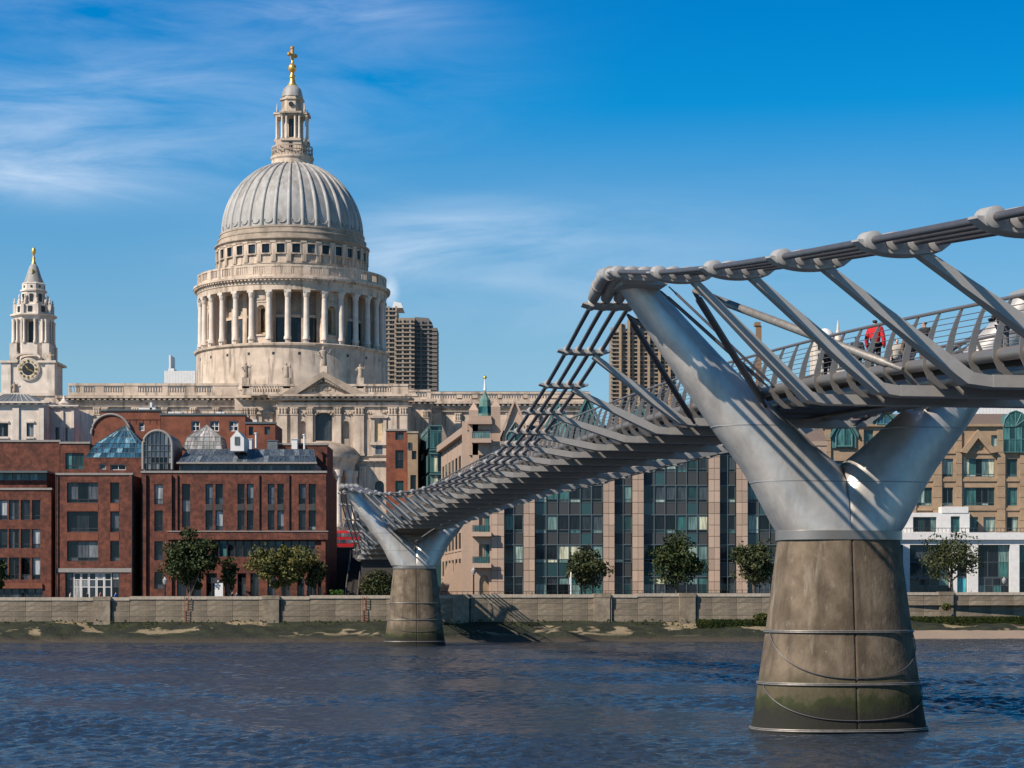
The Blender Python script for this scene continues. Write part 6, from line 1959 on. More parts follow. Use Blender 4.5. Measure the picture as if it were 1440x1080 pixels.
for i, (cx_, ap_, lab) in enumerate(((785, 572, 'teal glass gable beside the leftmost thin bridge arms'), (826, 560, 'tallest teal glass gable below the concrete tower'), (900, 574, 'teal glass gable hidden mostly by the big pier arm'))):
    pointed_gable(lab, cx_, 622, ap_, 17, OY + .3, 'teal', 'glass_teal', ap_ + 6, 620, 'glass_gable')
# shopfront detail: terrace tables read as small dark shapes
for i, px in enumerate((665, 742, 1042, 872)):
    pass

# ---- beige building on the right
RY2 = 330.0
rb = thing('stone_office', 'beige stone office with teal glass gables over a white two storey base, at the right', 'building', (PX(1350, RY2), RY2, 4.3))
ww = []
for (y0, y1) in ((645, 670.5), (685.5, 711)):
    ww += [(1355, 1399, y0, y1, 5, [.15], 'frame_grey', GO), (1325.5, 1340.5, y0, y1, 2, [.15], 'frame_grey', GO), (1416, 1431, y0, y1, 1, [.15], 'frame_grey', GO), (1448, 1492, y0, y1, 5, [.15], 'frame_grey', GO)]
    ww += [(1290, 1311, y0, y1, 2, [.15], 'frame_grey', GO), (1235, 1275, y0, y1, 4, [.15], 'frame_grey', GO)]
ww += [(1364, 1375.5, 727, 747.5, 1, 1, 'frame_grey', GO), (1383, 1400, 727, 747.5, 2, 1, 'frame_grey', GO), (1416, 1432, 727, 747.5, 2, 1, 'frame_grey', GO)]
ww += [(1394, 1408, 612, 628, 1, 1, 'frame_grey', GO)]
ww += [(1140, 1154, 600, 622, 2, 1, 'frame_grey', 'glass_teal'), (1140, 1160, 640, 665, 2, 1, 'frame_grey', GO), (1172, 1205, 648, 670, 4, 1, 'frame_grey', GO), (1215, 1228, 605, 622, 1, 1, 'frame_grey', GO)]
bld('x', None, None, 1118, 1520, 600, RY2, 16, 'beige', ww, root=rb, dep=.4, ybot=752)
# stone panel joints as thin pilasters and bands
for px0, px1 in ((1312, 1324), (1344, 1352), (1402, 1413), (1434, 1444), (1275, 1288), (1160, 1168), (1208, 1214)):
    n = 9
    for j in range(n):
        ya, yb_ = 604 + (748 - 604) * j / n, 604 + (748 - 604) * (j + 1) / n
        mb = MB(); mb.box(PX(px0, RY2), PX(px1, RY2), RY2 - .35, RY2 - .01, PZ(yb_ - .3, RY2), PZ(ya + .3, RY2)); mb.build('stone_panel', M['beige'], rb)
for y in (673, 714, 634):
    mb = MB()
    for a, b in ((1289, 1311.5), (1325, 1343.5), (1353, 1401.5), (1414, 1433.5), (1445, 1519)):
        mb.box(PX(a, RY2), PX(b, RY2), RY2 - .2, RY2 - .01, PZ(y + 4, RY2), PZ(y, RY2)); mb.build('stone_band', M['beige'], rb); mb = MB()
mb = MB(); mb.box(PX(1118, RY2), PX(1520, RY2), RY2 - .5, RY2 + 1, PZ(600, RY2) + .01, PZ(596.5, RY2)); mb.build('cornice', M['beige'], rb)
mb = MB(); xa, xb = PX(1118, RY2), PX(1520, RY2)
mb.loft([[(xa, RY2 + .6, PZ(597, RY2)), (xb, RY2 + .6, PZ(597, RY2)), (xb, RY2 + 15, PZ(597, RY2)), (xa, RY2 + 15, PZ(597, RY2))],
         [(xa, RY2 + 5, PZ(578, RY2)), (xb, RY2 + 5, PZ(578, RY2)), (xb, RY2 + 11, PZ(578, RY2)), (xa, RY2 + 11, PZ(578, RY2))]]); mb.build('brown_roof', M['roof_brown'], rb)
# triangular pediment window
mb = MB(); cxp = PX(1374, RY2)
a0_, b0_ = PX(1349, RY2), PX(1401, RY2); zb2, za2 = PZ(636, RY2), PZ(604.5, RY2)
for s_ in (-1, 1):
    e0 = a0_ if s_ < 0 else b0_
    P = [(e0, zb2), (e0 - s_ * 1.0, zb2 - .2), (cxp, za2 - 1.3), (cxp, za2)]
    mb.prism(P if s_ > 0 else P[::-1], RY2 - .9, RY2 + .3)
mb.build('gable_beam', M['beige'], rb)
for i in range(4):
    f0, f1 = i / 4, (i + 1) / 4
    xs_ = [a0_ + 2.4 + (b0_ - a0_ - 4.8) * f for f in (f0, f1)]
    zs_ = [PZ(629, RY2) + .1 + (za2 - 2.4 - PZ(629, RY2)) * (1 - abs(2 * f - 1)) for f in (f0, f1)]
    P = [(xs_[0], RY2 - .3, PZ(629, RY2)), (xs_[1], RY2 - .3, PZ(629, RY2)), (xs_[1], RY2 - .3, zs_[1]), (xs_[0], RY2 - .3, zs_[0])]
    quad_pane(rb, P, 'glass_teal', th=.05)


def barrel_bay(label, cx_, yb, ym, yt, hw, Y):
    o = thing('glass_bay', label, 'glass roof', (PX(cx_, Y), Y, 20))
    x0, x1, c = PX(cx_ - hw, Y), PX(cx_ + hw, Y), PX(cx_, Y)
    bars = MB()
    glazed_face(o, bars, (x0, Y, PZ(yb, Y)), (x1, Y, PZ(yb, Y)), (x1, Y, PZ(ym, Y)), (x0, Y, PZ(ym, Y)), 4, 2, 'glass_teal', .08)
    n = 6
    r_ = (x1 - x0) / 2; hh_ = PZ(yt, Y) - PZ(ym, Y)
    for k in range(n):
        t0, t1 = PI - PI * k / n, PI - PI * (k + 1) / n
        P = [(c, Y + 1.2, PZ(ym, Y)), (c + r_ * math.cos(t0), Y - .1, PZ(ym, Y) + hh_ * math.sin(t0)), (c + r_ * math.cos(t1), Y - .1, PZ(ym, Y) + hh_ * math.sin(t1))]
        P[0] = (c, Y - .1, PZ(ym, Y) + .02)
        quad_pane(o, [P[0], P[2], P[1]], 'glass_teal')
        bars.tube([P[0], P[1]], .08, 4); bars.tube([P[1], P[2]], .14, 4)
    mb = MB(); mb.prism([(c + r_ * math.cos(PI * k / 12), PZ(ym, Y) + hh_ * .97 * math.sin(PI * k / 12)) for k in range(13)] + [(x0, PZ(yb, Y)), (x1, PZ(yb, Y))], Y + .05, Y + 7); mb.build('bay_body', M['teal'], o)
    bars.build('glazing_bars', M['teal'], o)


barrel_bay('domed teal glass bay at the right end of the beige office roof', 1428, 636, 600, 578, 17, RY2 - .6)
pointed_gable('teal glass gable seen in the V of the big pier', 1187, 630, 584, 17, RY2 - .3, 'teal', 'glass_teal', 590, 628, 'glass_gable')
pointed_gable('blue glass gable at the right inside the V of the big pier', 1243, 598, 579, 15, RY2 - .3, 'teal', 'glass_blue', 582, 597, 'glass_gable')
# white base
WB = RY2 - 4
wbay = [(1279.5, 1336, 766, 847, 4), (1346, 1361, 766, 847, 1), (1375.5, 1420.5, 766, 847, 4), (1433.5, 1480, 766, 847, 4), (1225, 1270, 766, 847, 4)]
mb = MB()
mb.facade(PX(1200, WB), PX(1520, WB), PZ(851, WB), PZ(749, WB), WB, [(PX(a, WB), PX(b, WB), PZ(d, WB), PZ(c, WB)) for a, b, c, d, n in wbay], .9)
mb.box(PX(1200, WB), PX(1520, WB), WB + 1.4, WB + 4.3, PZ(851, WB), PZ(750, WB))
mb.build('white_base', M['white'], rb)
mb = MB(); mb.box(PX(1200, WB), PX(1520, WB), WB - .5, WB + .8, PZ(759, WB), PZ(749, WB) + .02); mb.build('white_cornice', M['white'], rb)
for a, b, c, d, n in wbay:
    if n == 1:
        window(rb, PX(a, WB), PX(b, WB), PZ(848, WB), PZ(812, WB), WB + .8, 1, 1, 'frame_grey', 'glass_cyan')
        window(rb, PX(a, WB), PX(b, WB), PZ(811, WB), PZ(766, WB), WB + .8, 1, 2, 'frame_grey', 'glass_dark')
    else:
        window(rb, PX(a, WB), PX(b, WB), PZ(812, WB), PZ(766, WB), WB + .8, n - 1, [.47], 'frame_grey', ['glass_dark', 'glass_office'])
        window(rb, PX(a, WB), PX(b, WB), PZ(848, WB), PZ(812.5, WB), WB + .8, n, [.7], 'frame_grey', ['glass_office', 'glass_dark'])
ww = [(1284, 1317, 727, 748, 4, 1, 'frame_dark', ['glass_dark', 'glass_office']), (1337, 1350, 726, 748, 1, 1, 'frame_grey', 'glass_teal')]
bld('x', None, None, 1255, 1363.5, 721, WB + 1, 2.6, 'white', ww, root=rb, ybot=749, dep=.4)
mb = MB(); mb.box(PX(1326, WB), PX(1363.5, WB), WB + .9, WB + 3.5, PZ(721, WB), PZ(712, WB)); mb.build('white_parapet', M['white'], rb)
mb = MB()
for i in range(44):
    x = PX(1270 + i * 5.5, WB); mb.box(x - .03, x + .03, WB + .05, WB + .11, PZ(749, WB), PZ(742.5, WB))
mb.box(PX(1270, WB), PX(1515, WB), WB + .03, WB + .12, PZ(743, WB), PZ(742.2, WB)); mb.build('terrace_railing', M['frame_dark'], rb)

# ---- far buildings


def tower_block(label, pxl, pxr, ytop, ybot, Y, m, cols, rows, gl='glass_dark', balc=True, depth=25, steps=(), frame='tower_shaded'):
    o = thing('tower_block', label, 'tower block', (PX((pxl + pxr) / 2, Y), Y, 14))
    x0, x1, z0, z1 = PX(pxl, Y), PX(pxr, Y), PZ(ybot, Y), PZ(ytop, Y)
    mb = MB(); mb.box(x0, x1, Y + .9, Y + depth, 14, z1); mb.build('tower_core', M[m], o)
    fh = (z1 - z0) / rows; cw = (x1 - x0) / cols
    wm = MB(); wm.box(.12 * cw, .88 * cw, 0, .1, .35 * fh, .92 * fh); wme = wm.mesh('window', M[gl])
    for j in range(rows):
        mb = MB(); mb.box(x0 - .3, x1 + .3, Y - (.5 if balc else 0), Y + .9, z0 + j * fh, z0 + j * fh + .30 * fh); mb.build('balcony_band' if balc else 'floor_band', M[m], o)
        for i in range(cols):
            place('window', wme, o, (x0 + i * cw - PX((pxl + pxr) / 2, Y), .82, z0 + j * fh - 14))
    for i in range(cols + 1):
        if i % 2 == 0 or not balc:
            mb = MB(); x = x0 + i * cw; mb.box(x - .4, x + .4, Y - .15, Y + .9, z0, z1 + .5); mb.build('fin', M[m], o)
    return o


BYT = 900.0
def tower_side(o, px, pxb, ytop, ybot, Y, rows, m):
    for j in range(rows):
        z = PZ(ybot, Y) + (PZ(ytop, Y) - PZ(ybot, Y)) * j / rows
        mb = MB(); mb.box(PX(px, Y), PX(pxb, Y), Y + 3, Y + 22, z, z + 1.3); mb.build('balcony', M[m], o)


t1 = tower_block('brown concrete tower block with balconies just right of the dome', 556, 582, 450, 560, BYT, 'tower', 5, 18)
mb = MB(); mb.box(PX(560, BYT), PX(583, BYT), BYT + 2, BYT + 20, PZ(450, BYT), PZ(446, BYT)); mb.build('tower_top', M['tower'], t1)
t2 = tower_block('shaded side of the concrete tower with stacked balconies, shade put in its colour', 582.6, 607, 452, 560, BYT + 4, 'tower_shaded', 5, 18)
mb = MB(); mb.prism([(PX(582.6, BYT), PZ(452, BYT)), (PX(607, BYT), PZ(452, BYT)), (PX(602, BYT), PZ(445, BYT)), (PX(582.6, BYT), PZ(443.5, BYT))], BYT + 5, BYT + 24); mb.build('tower_top', M['tower_shaded'], t2)
tower_side(t2, 607, 614.5, 458, 560, BYT, 17, 'tower_shaded')
t3 = tower_block('pale concrete tower partly hidden behind the dome drum', 536, 557, 432, 560, BYT + 60, 'tower', 4, 20)
mb = MB(); mb.prism([(PX(540, BYT), PZ(432, BYT + 60)), (PX(556, BYT), PZ(432, BYT + 60)), (PX(553, BYT), PZ(425, BYT + 60)), (PX(542, BYT), PZ(423, BYT + 60))], BYT + 62, BYT + 80); mb.build('tower_top', M['white'], t3)
t4 = tower_block('tall brown concrete tower behind the big pier arm', 860, 950, 462, 600, BYT, 'tower', 12, 24, 'glass_brick')
for a, b, c in ((866, 880, 455), (884, 905, 446), (908, 930, 440), (932, 946, 452)):
    mb = MB(); mb.box(PX(a, BYT), PX(b, BYT), BYT - .6, BYT + 15, PZ(600, BYT), PZ(c, BYT)) if False else mb.box(PX(a, BYT), PX(b, BYT), BYT + 1, BYT + 15, PZ(463, BYT), PZ(c, BYT)); mb.build('tower_top', M['tower'], t4)
for px in (872, 884, 898, 912, 927, 941):
    mb = MB(); mb.box(PX(px - 1.6, BYT), PX(px + 1.6, BYT), BYT - 2.0, BYT + .9, PZ(600, BYT), PZ(452, BYT)); mb.build('tower_rib', M['beige'], t4)
wo = tower_block('white modern building left of the dome, behind the nave roof', 233, 273, 524, 560, 620, 'white', 10, 6, 'glass_brick', False)
mb = MB(); mb.box(PX(235, 620), PX(243, 620), 622, 632, PZ(524, 620), PZ(517, 620)); mb.box(PX(236, 620), PX(238.5, 620), 622, 630, PZ(517, 620), PZ(498, 620)); mb.box(PX(250, 620), PX(270, 620), 622, 632, PZ(524, 620), PZ(520.5, 620)); mb.build('rooftop_mast', M['white'], wo)
wr = tower_block('white modern office seen past the right edge of the bridge deck', 1375, 1500, 560, 600, 520, 'white', 26, 7, 'glass_slate', False)
cw_ = thing('domed_building', 'distant white domed building with a thin spire seen through the bridge railing', 'building', (PX(1165, 700), 700, 14))
mb = MB(); mb.box(PX(1148, 700), PX(1186, 700), 700, 715, 14, PZ(478, 700)); mb.build('building_wall', M['stone_pale'], cw_)
for j in range(3):
    for i in range(6):
        mb = MB(); mb.box(PX(1150 + i * 6, 700), PX(1153 + i * 6, 700), 699.8, 700.1, PZ(492 + j * 13, 700), PZ(484 + j * 13, 700)); mb.build('window', M['glass_dark'], cw_)
mb = MB(); mb.lathe([(15 * 700 / F, PZ(476, 700)), (14 * 700 / F, PZ(470, 700)), (11 * 700 / F, PZ(463, 700)), (6 * 700 / F, PZ(459, 700)), (.5, PZ(457.5, 700))], PX(1165, 700), 708, 24); mb.build('pale_dome', M['white'], cw_, smooth=50)
mb = MB(); mb.lathe([(1.6, 14), (1.2, PZ(476, 700)), (.5, PZ(462, 700)), (.1, PZ(447, 700))], PX(1181, 700), 704, 8); mb.build('thin_spire', M['stone_pale'], cw_)
bt = thing('brick_chimney', 'slim reddish brown chimney seen above the railing by the big pier', 'chimney', (PX(1067, 700), 700, 14))
mb = MB(); mb.box(PX(1063.5, 700), PX(1071, 700), 700, 702, 14, PZ(458, 700)); mb.build('chimney_stack', M['wood'], bt)
mb = MB(); mb.box(PX(1061.5, 700), PX(1069.5, 700), 699.6, 703.4, PZ(458, 700) + .01, PZ(453, 700)); mb.build('chimney_cap', M['wood'], bt)

# ---- north abutment, stairs, bus and undergrowth
ab = thing('bridge_abutment', 'dark concrete abutment and ramp where the footbridge lands', 'abutment', (PX(535, 284), 284, 4.3))
mb = MB(); mb.box(PX(508, 284), PX(560, 284), 284, 310, 4.3, PZ(782, 284)); mb.build('abutment_wall', M['dark'], ab)
mb = MB(); mb.box(PX(496, 283), PX(565, 283), 283, 330, PZ(784, 283), PZ(772, 283)); mb.build('ramp_slab', M['deck'], ab)
st = thing('stairs', 'dark steps with metal handrails climbing beside the long brick office', 'stairs', (PX(490, 284), 284, 4.3))
for i in range(22):
    mb = MB(); y_ = 284 + i * .75; mb.box(PX(484, 284), PX(501, 284), y_, y_ + .8, 4.3, 4.5 + i * .30); mb.build('step', M['dark'], st)
for px in (484.5, 502):
    mb = MB(); mb.tube([(PX(px, 284), 284, 5.3), (PX(px, 284) - .4, 300, 12.0)], .07, 6)
    for i in range(6): mb.tube([(PX(px, 284) - .07 * i, 284 + i * 3, 4.3 + i * 1.2), (PX(px, 284) - .07 * i, 284 + i * 3, 5.3 + i * 1.26)], .05, 5)
    mb.build('handrail', M['rail'], st)
mb = MB(); mb.box(PX(458, 312), PX(550, 312), 312, 313.5, 4.3, PZ(770, 312)); mb.build('retaining_wall', M['dark'], st)
bus = thing('double_decker_bus', 'red double decker bus crossing in front of the cathedral steps', 'bus', (PX(486, 392), 392, 12))
zr = PZ(769, 392); Yb = 392; x0, x1 = PX(462, Yb), PX(511, Yb)
z1 = PZ(746, Yb)
M['bus_red'] = mat('bus_red', (.34, .012, .014), .35)
mb = MB()
mb.loft([[(x0, Yb, zr), (x1, Yb, zr), (x1, Yb + 2.5, zr), (x0, Yb + 2.5, zr)], [(x0, Yb, z1 - .4), (x1, Yb, z1 - .4), (x1, Yb + 2.5, z1 - .4), (x0, Yb + 2.5, z1 - .4)], [(x0 + .3, Yb + .3, z1), (x1 - .3, Yb + .3, z1), (x1 - .3, Yb + 2.2, z1), (x0 + .3, Yb + 2.2, z1)]])
mb.build('bus_body', M['bus_red'], bus)
for (za_, zb__) in ((z1 - 1.15, z1 - .5), (z1 - 2.35, z1 - 1.65)):
    for i in range(6):
        g = MB(); g.box(x0 + .2 + i * 1.05, x0 + 1.15 + i * 1.05, Yb - .04, Yb + .02, za_, zb__); g.build('bus_window', M['glass_slate'], bus)
for x in (x0 + 1.2, x1 - 1.4):
    g = MB(); g.xf = Matrix.Translation((x, Yb - .05, zr + .05)) @ Matrix.Rotation(PI / 2, 4, 'X'); g.lathe([(.45, -.25), (.45, .05)], 0, 0, 16); g.build('wheel', M['black'], bus)
mb = MB(); mb.box(PX(455, 388), PX(560, 388), 388, 396, 10, zr - .42); mb.build('street', M['dark'], None, kind='structure')

# ================================================================== VEGETATION
def leaf_mat(name, c1, c2, c3):
    m = bpy.data.materials.new(name); m.use_nodes = True
    N, L = m.node_tree.nodes, m.node_tree.links
    b = N['Principled BSDF']; b.inputs['Roughness'].default_value = .65; b.inputs['Specular IOR Level'].default_value = .3
    tc = N.new('ShaderNodeTexCoord'); nz = N.new('ShaderNodeTexNoise'); nz.inputs['Scale'].default_value = .9; nz.inputs['Detail'].default_value = 5
    L.new(tc.outputs['Object'], nz.inputs['Vector'])
    r = N.new('ShaderNodeValToRGB'); e = r.color_ramp.elements
    e[0].position = .35; e[0].color = (*c1, 1); e[1].position = .68; e[1].color = (*c3, 1); x = e.new(.5); x.color = (*c2, 1)
    L.new(nz.outputs[0], r.inputs[0]); L.new(r.outputs[0], b.inputs['Base Color'])
    return m


M['leaf_dark'] = leaf_mat('dark_leaves', (.014, .028, .008), (.028, .044, .011), (.06, .068, .016))
M['leaf_light'] = leaf_mat('yellowing_leaves', (.035, .048, .012), (.08, .085, .022), (.17, .14, .035))
M['leaf_mid'] = leaf_mat('mid_green_leaves', (.016, .028, .009), (.034, .046, .014), (.08, .075, .024))
M['hedge'] = leaf_mat('hedge_leaves', (.03, .07, .01), (.06, .13, .02), (.10, .18, .03))


def tree(name, label, px, yb, yt, hw, Y, leaf, dens=2600, seed=1, trunk_h=.35, group=None, shape='round', base=None):
    rng = random.Random(seed)
    zb = 4.3 if base is None else base
    x = PX(px, Y); zt = PZ(yt, Y); H_ = zt - zb; W_ = hw * Y / F
    o = thing(name, label, 'tree', (x, Y, zb), group=group)
    mb = MB()
    tr = .11 + H_ * .014
    th_ = H_ * trunk_h
    mb.tube([(x, Y, zb - .1), (x + .05, Y, zb + th_ * .5), (x - .04, Y, zb + th_), (x + .1, Y, zb + H_ * .8)], [tr * 1.3, tr, tr * .9, tr * .25], 8)
    mb.build('trunk', M['bark'], o)
    cz = zb + th_ + (H_ - th_) * .48; rz = (H_ - th_) * .54
    cl = []
    for i in range(46):
        while True:
            v = Vector((rng.uniform(-1, 1), rng.uniform(-1, 1), rng.uniform(-1, 1)))
            if .25 < v.length < 1: break
        if shape == 'cone': v.x *= 1 - .45 * max(0, v.z); v.y *= 1 - .45 * max(0, v.z)
        k = rng.uniform(.72, 1.06)
        c = Vector((x + v.x * W_ * k * .9, Y + v.y * W_ * k * .85, cz + v.z * rz * k * .9))
        cl.append((c, rng.uniform(.14, .38) * W_))
    lb = MB()
    for i, (c, r) in enumerate(cl):
        if i % 4 == 0:
            p0 = Vector((x, Y, zb + th_ * rng.uniform(.8, 1.5)))
            lb.tube([p0, p0.lerp(c, .55) + Vector((0, 0, -.2)), c], [tr * .45, tr * .28, tr * .1], 5)
    lb.build('limbs', M['bark'], o)
    V = []; Fc = []
    per = dens // len(cl)
    for c, r in cl:
        for _ in range(per):
            v = Vector((rng.gauss(0, 1), rng.gauss(0, 1), rng.gauss(0, .8)))
            v = v.normalized() * (rng.random() ** .45)
            p = c + Vector((v.x * r * 1.25, v.y * r * 1.25, v.z * r))
            n = Vector((rng.gauss(0, 1), rng.gauss(0, 1), rng.gauss(.6, 1))).normalized()
            a = n.orthogonal().normalized(); b = n.cross(a)
            a = a * math.cos(1.0) + b * math.sin(rng.uniform(0, 6)); a.normalize(); b = n.cross(a)
            s1 = rng.uniform(.14, .27); s2 = s1 * rng.uniform(.5, .8)
            k = len(V)
            V += [tuple(p - a * s1), tuple(p + b * s2), tuple(p + a * s1), tuple(p - b * s2)]
            Fc.append((k, k + 1, k + 2, k + 3))
    mb = MB(); mb.v = V; mb.f = Fc
    mb.build('crown', M[leaf], o, kind='stuff')
    return o


VY = 283.0
tree('plane_tree', 'large dark green tree in front of the long brick office', 268, 838, 738, 42, VY - 1, 'leaf_dark', 11000, 2, .10)
tree('small_tree', 'small thin tree between the dark tree and the yellowing tree', 322, 838, 780, 15, VY, 'leaf_mid', 1500, 3, .3)
tree('plane_tree', 'round yellowing tree right of the big dark tree', 398, 838, 763, 47, VY - 1, 'leaf_light', 8500, 4, .33)
tree('small_tree', 'small tree at the right corner of the long brick office', 443, 838, 782, 17, VY, 'leaf_mid', 1300, 5, .35)
tree('small_tree', 'green tree cut off by the left edge of the picture', -3, 838, 774, 13, VY, 'leaf_dark', 2200, 6, .2)
tree('young_tree', 'leftmost tree in front of the granite office, by the white pole', 822, 836, 771, 35, VY, 'leaf_mid', 3400, 7, .36)
tree('young_tree', 'pointed dark tree in the middle of the granite office front', 952, 836, 752, 40, VY, 'leaf_dark', 4800, 8, .30, shape='cone')
tree('young_tree', 'bushy tree beside the cars, left of the big pier', 1060, 836, 762, 41, VY, 'leaf_mid', 4600, 9, .34)
tree('young_tree', 'sparse tree in front of the white building base', 1338, 834, 750, 48, 306, 'leaf_mid', 3000, 10, .36)


def shrub(label, x0, x1, y0, y1, z0, z1, leaf, n, seed, name='shrub'):
    rng = random.Random(seed)
    o = thing(name, label, 'shrub', ((x0 + x1) / 2, (y0 + y1) / 2, z0))
    V = []; Fc = []
    for _ in range(n):
        while True:
            v = Vector((rng.uniform(-1, 1), rng.uniform(-1, 1), rng.uniform(-1, 1)))
            if name == 'hedge' or v.length < 1: break
        p = Vector(((x0 + x1) / 2 + v.x * (x1 - x0) / 2, (y0 + y1) / 2 + v.y * (y1 - y0) / 2, (z0 + z1) / 2 + v.z * (z1 - z0) / 2))
        nn = Vector((rng.gauss(0, 1), rng.gauss(0, 1), rng.gauss(.5, 1))).normalized(); a = nn.orthogonal().normalized(); b = nn.cross(a); s1 = rng.uniform(.10, .2)
        k = len(V); V += [tuple(p - a * s1), tuple(p + b * s1 * .6), tuple(p + a * s1), tuple(p - b * s1 * .6)]; Fc.append((k, k + 1, k + 2, k + 3))
    mb = MB(); mb.v = V; mb.f = Fc; mb.build('foliage', M[leaf], o, kind='stuff')
    mb = MB()
    for i in range(5):
        xx = x0 + (x1 - x0) * (i + .5) / 5; mb.tube([(xx, (y0 + y1) / 2, z0 - .1), (xx + rng.uniform(-.1, .1), (y0 + y1) / 2, z0 + (z1 - z0) * .6)], .04, 5)
    mb.build('stems', M['bark'], o)


shrub('clipped bright green hedge at the foot of the steps', PX(465, VY), PX(483, VY), VY - 1, VY + .6, 4.3, PZ(830, VY), 'hedge', 2600, 1, 'hedge')
shrub('dark ivy bank under the far end of the footbridge', PX(505, VY), PX(556, VY), VY - .5, VY + 2, 4.3, PZ(800, VY), 'leaf_mid', 3200, 2)
shrub('low green shrub among the terrace tables by the granite office', PX(1015, VY), PX(1030, VY), VY + 3, VY + 5, 4.3, PZ(828, VY), 'leaf_dark', 500, 3)
shrub('shrub growing on the river wall right of the big pier', PX(1324, 295), PX(1338, 295), 294.4, 295.8, PZ(858, 295), PZ(848, 295), 'leaf_light', 500, 5)
shrub('weed tuft growing from the river wall just left of the big pier', PX(1060, 266), PX(1084, 266), 266, 267, PZ(872, 266), PZ(862, 266), 'leaf_light', 700, 6)


def fringe():
    """weed hanging along the foot of the wall"""
    rng = random.Random(5)
    V = []; Fc = []
    for _ in range(9000):
        px = rng.uniform(980, 1440) if rng.random() < .9 else rng.uniform(0, 1440)
        if px < 1120: Y = yl(px) - .3 - rng.random() * 1.5; zt = 2.3 + rng.uniform(-.9, .25)
        else: Y = 295.4 - rng.random() * 2; zt = 2.3 + rng.uniform(-.8, .4)
        x = PX(px, Y); s_ = rng.uniform(.08, .25)
        k = len(V); V += [(x - s_, Y, zt), (x + s_, Y - .1, zt - .1), (x + rng.uniform(-.1, .1), Y - .2, zt + rng.uniform(.08, .22))]; Fc.append((k, k + 1, k + 2))
    mb = MB(); mb.v = V; mb.f = Fc
    o = mb.build('wall_weed', M['leaf_dark'], None, kind='stuff'); o['label'] = 'green weed growing along the foot of the river walls'; o['category'] = 'weed'


fringe()

# ================================================================== SMALL THINGS
def car(label, px, w_px, Y, col_, seed=0):
    x = PX(px, Y); L_ = w_px * Y / F
    o = thing('parked_car', label, 'car', (x, Y, 4.35))
    m = mat('car_paint_%d' % seed, col_, .25, metal=.3)
    z = 4.35
    prof_ = [(-.5, .35), (-.49, .75), (-.36, .90), (-.22, 1.38), (.20, 1.42), (.36, .95), (.49, .85), (.5, .35)]
    mb = MB(); mb.prism([(x + a * L_, z + b) for a, b in prof_], Y, Y + 1.75); mb.build('body', m, o)
    for a, b in ((-.31, -.02), (.0, .30)):
        g = MB(); ta, tb2 = (a + .08 if a < -.1 else a), (b if b < .1 else b - .10)
        g.prism([(x + a * L_, z + .92), (x + b * L_, z + .92), (x + tb2 * L_, z + 1.30), (x + ta * L_, z + 1.30)], Y - .02, Y + .02); g.build('window', M['glass_dark'], o)
    for a in (-.32, .32):
        for yy in (Y + .1, Y + 1.7):
            g = MB(); g.xf = Matrix.Translation((x + a * L_, yy, z + .32)) @ Matrix.Rotation(PI / 2, 4, 'X'); g.lathe([(.33, -.06), (.33, .14)], 0, 0, 18); w = g.build('wheel', M['black'], o)
    return o


car('dark blue estate car parked by the granite office', 1012, 42, 276, (.02, .035, .06), 1)
car('smaller black car behind the blue one, next to the big pier', 1041, 26, 277.5, (.015, .015, .018), 2)
sg = thing('sign_board', 'white information board on posts by the dark tree', 'sign', (PX(307.5, VY - 2), VY - 2, 4.3))
Ys = VY - 2; mb = MB(); mb.box(PX(302, Ys), PX(313.5, Ys), Ys, Ys + .12, PZ(839.5, Ys), PZ(820, Ys)); mb.build('board', M['white'], sg)
mb = MB(); mb.box(PX(306.5, Ys), PX(308.5, Ys), Ys - .02, Ys, PZ(829, Ys), PZ(825.5, Ys)); mb.build('board_print', M['frame_grey'], sg)
for px in (303, 312.5):
    mb = MB(); mb.box(PX(px, Ys) - .05, PX(px, Ys) + .05, Ys + .12, Ys + .22, 4.3, PZ(818, Ys)); mb.build('post', M['frame_grey'], sg)
mb = MB(); mb.lathe([(.12, PZ(818.5, Ys)), (.16, PZ(817.5, Ys)), (.02, PZ(815.5, Ys))], PX(307, Ys), Ys + .15, 8); mb.build('finial', M['white'], sg)


def lamp(label, px, ytop, Y):
    o = thing('street_lamp', label, 'street lamp', (PX(px, Y), Y, 4.3)); x = PX(px, Y); zt = PZ(ytop, Y)
    mb = MB(); mb.lathe([(.22, 4.3), (.22, 4.6), (.12, 4.9), (.09, zt - 1.1), (.14, zt - 1.0), (.08, zt - .9)], x, Y, 10); mb.build('post', M['black'], o)
    mb = MB(); mb.lathe([(.10, zt - .9), (.30, zt - .65), (.32, zt - .3), (.12, zt - .1), (.03, zt + .1)], x, Y, 10); mb.build('lantern', M['glass_pale'], o, smooth=40)


lamp('black street lamp at the left corner of the granite building', 666, 798, 276)
lamp('black street lamp on the promenade right of the big pier', 1412, 812, 298.5)
lamp('black street lamp between the cafe front and the dark tree', 232, 812, 276)
# ventilated white flag pole in front of the granite office
fp = thing('white_pole', 'white pole standing before the glazed bay left of the young tree', 'pole', (PX(803, 279), 279, 4.3))
mb = MB(); mb.lathe([(.14, 4.3), (.10, PZ(806, 279)), (.02, PZ(804, 279))], PX(803, 279), 279, 8); mb.build('pole_shaft', M['white'], fp)
mb = MB(); mb.box(PX(800.5, 279), PX(803, 279), 278.9, 279.1, PZ(822, 279), PZ(812, 279)); mb.build('pennant', M['white'], fp)

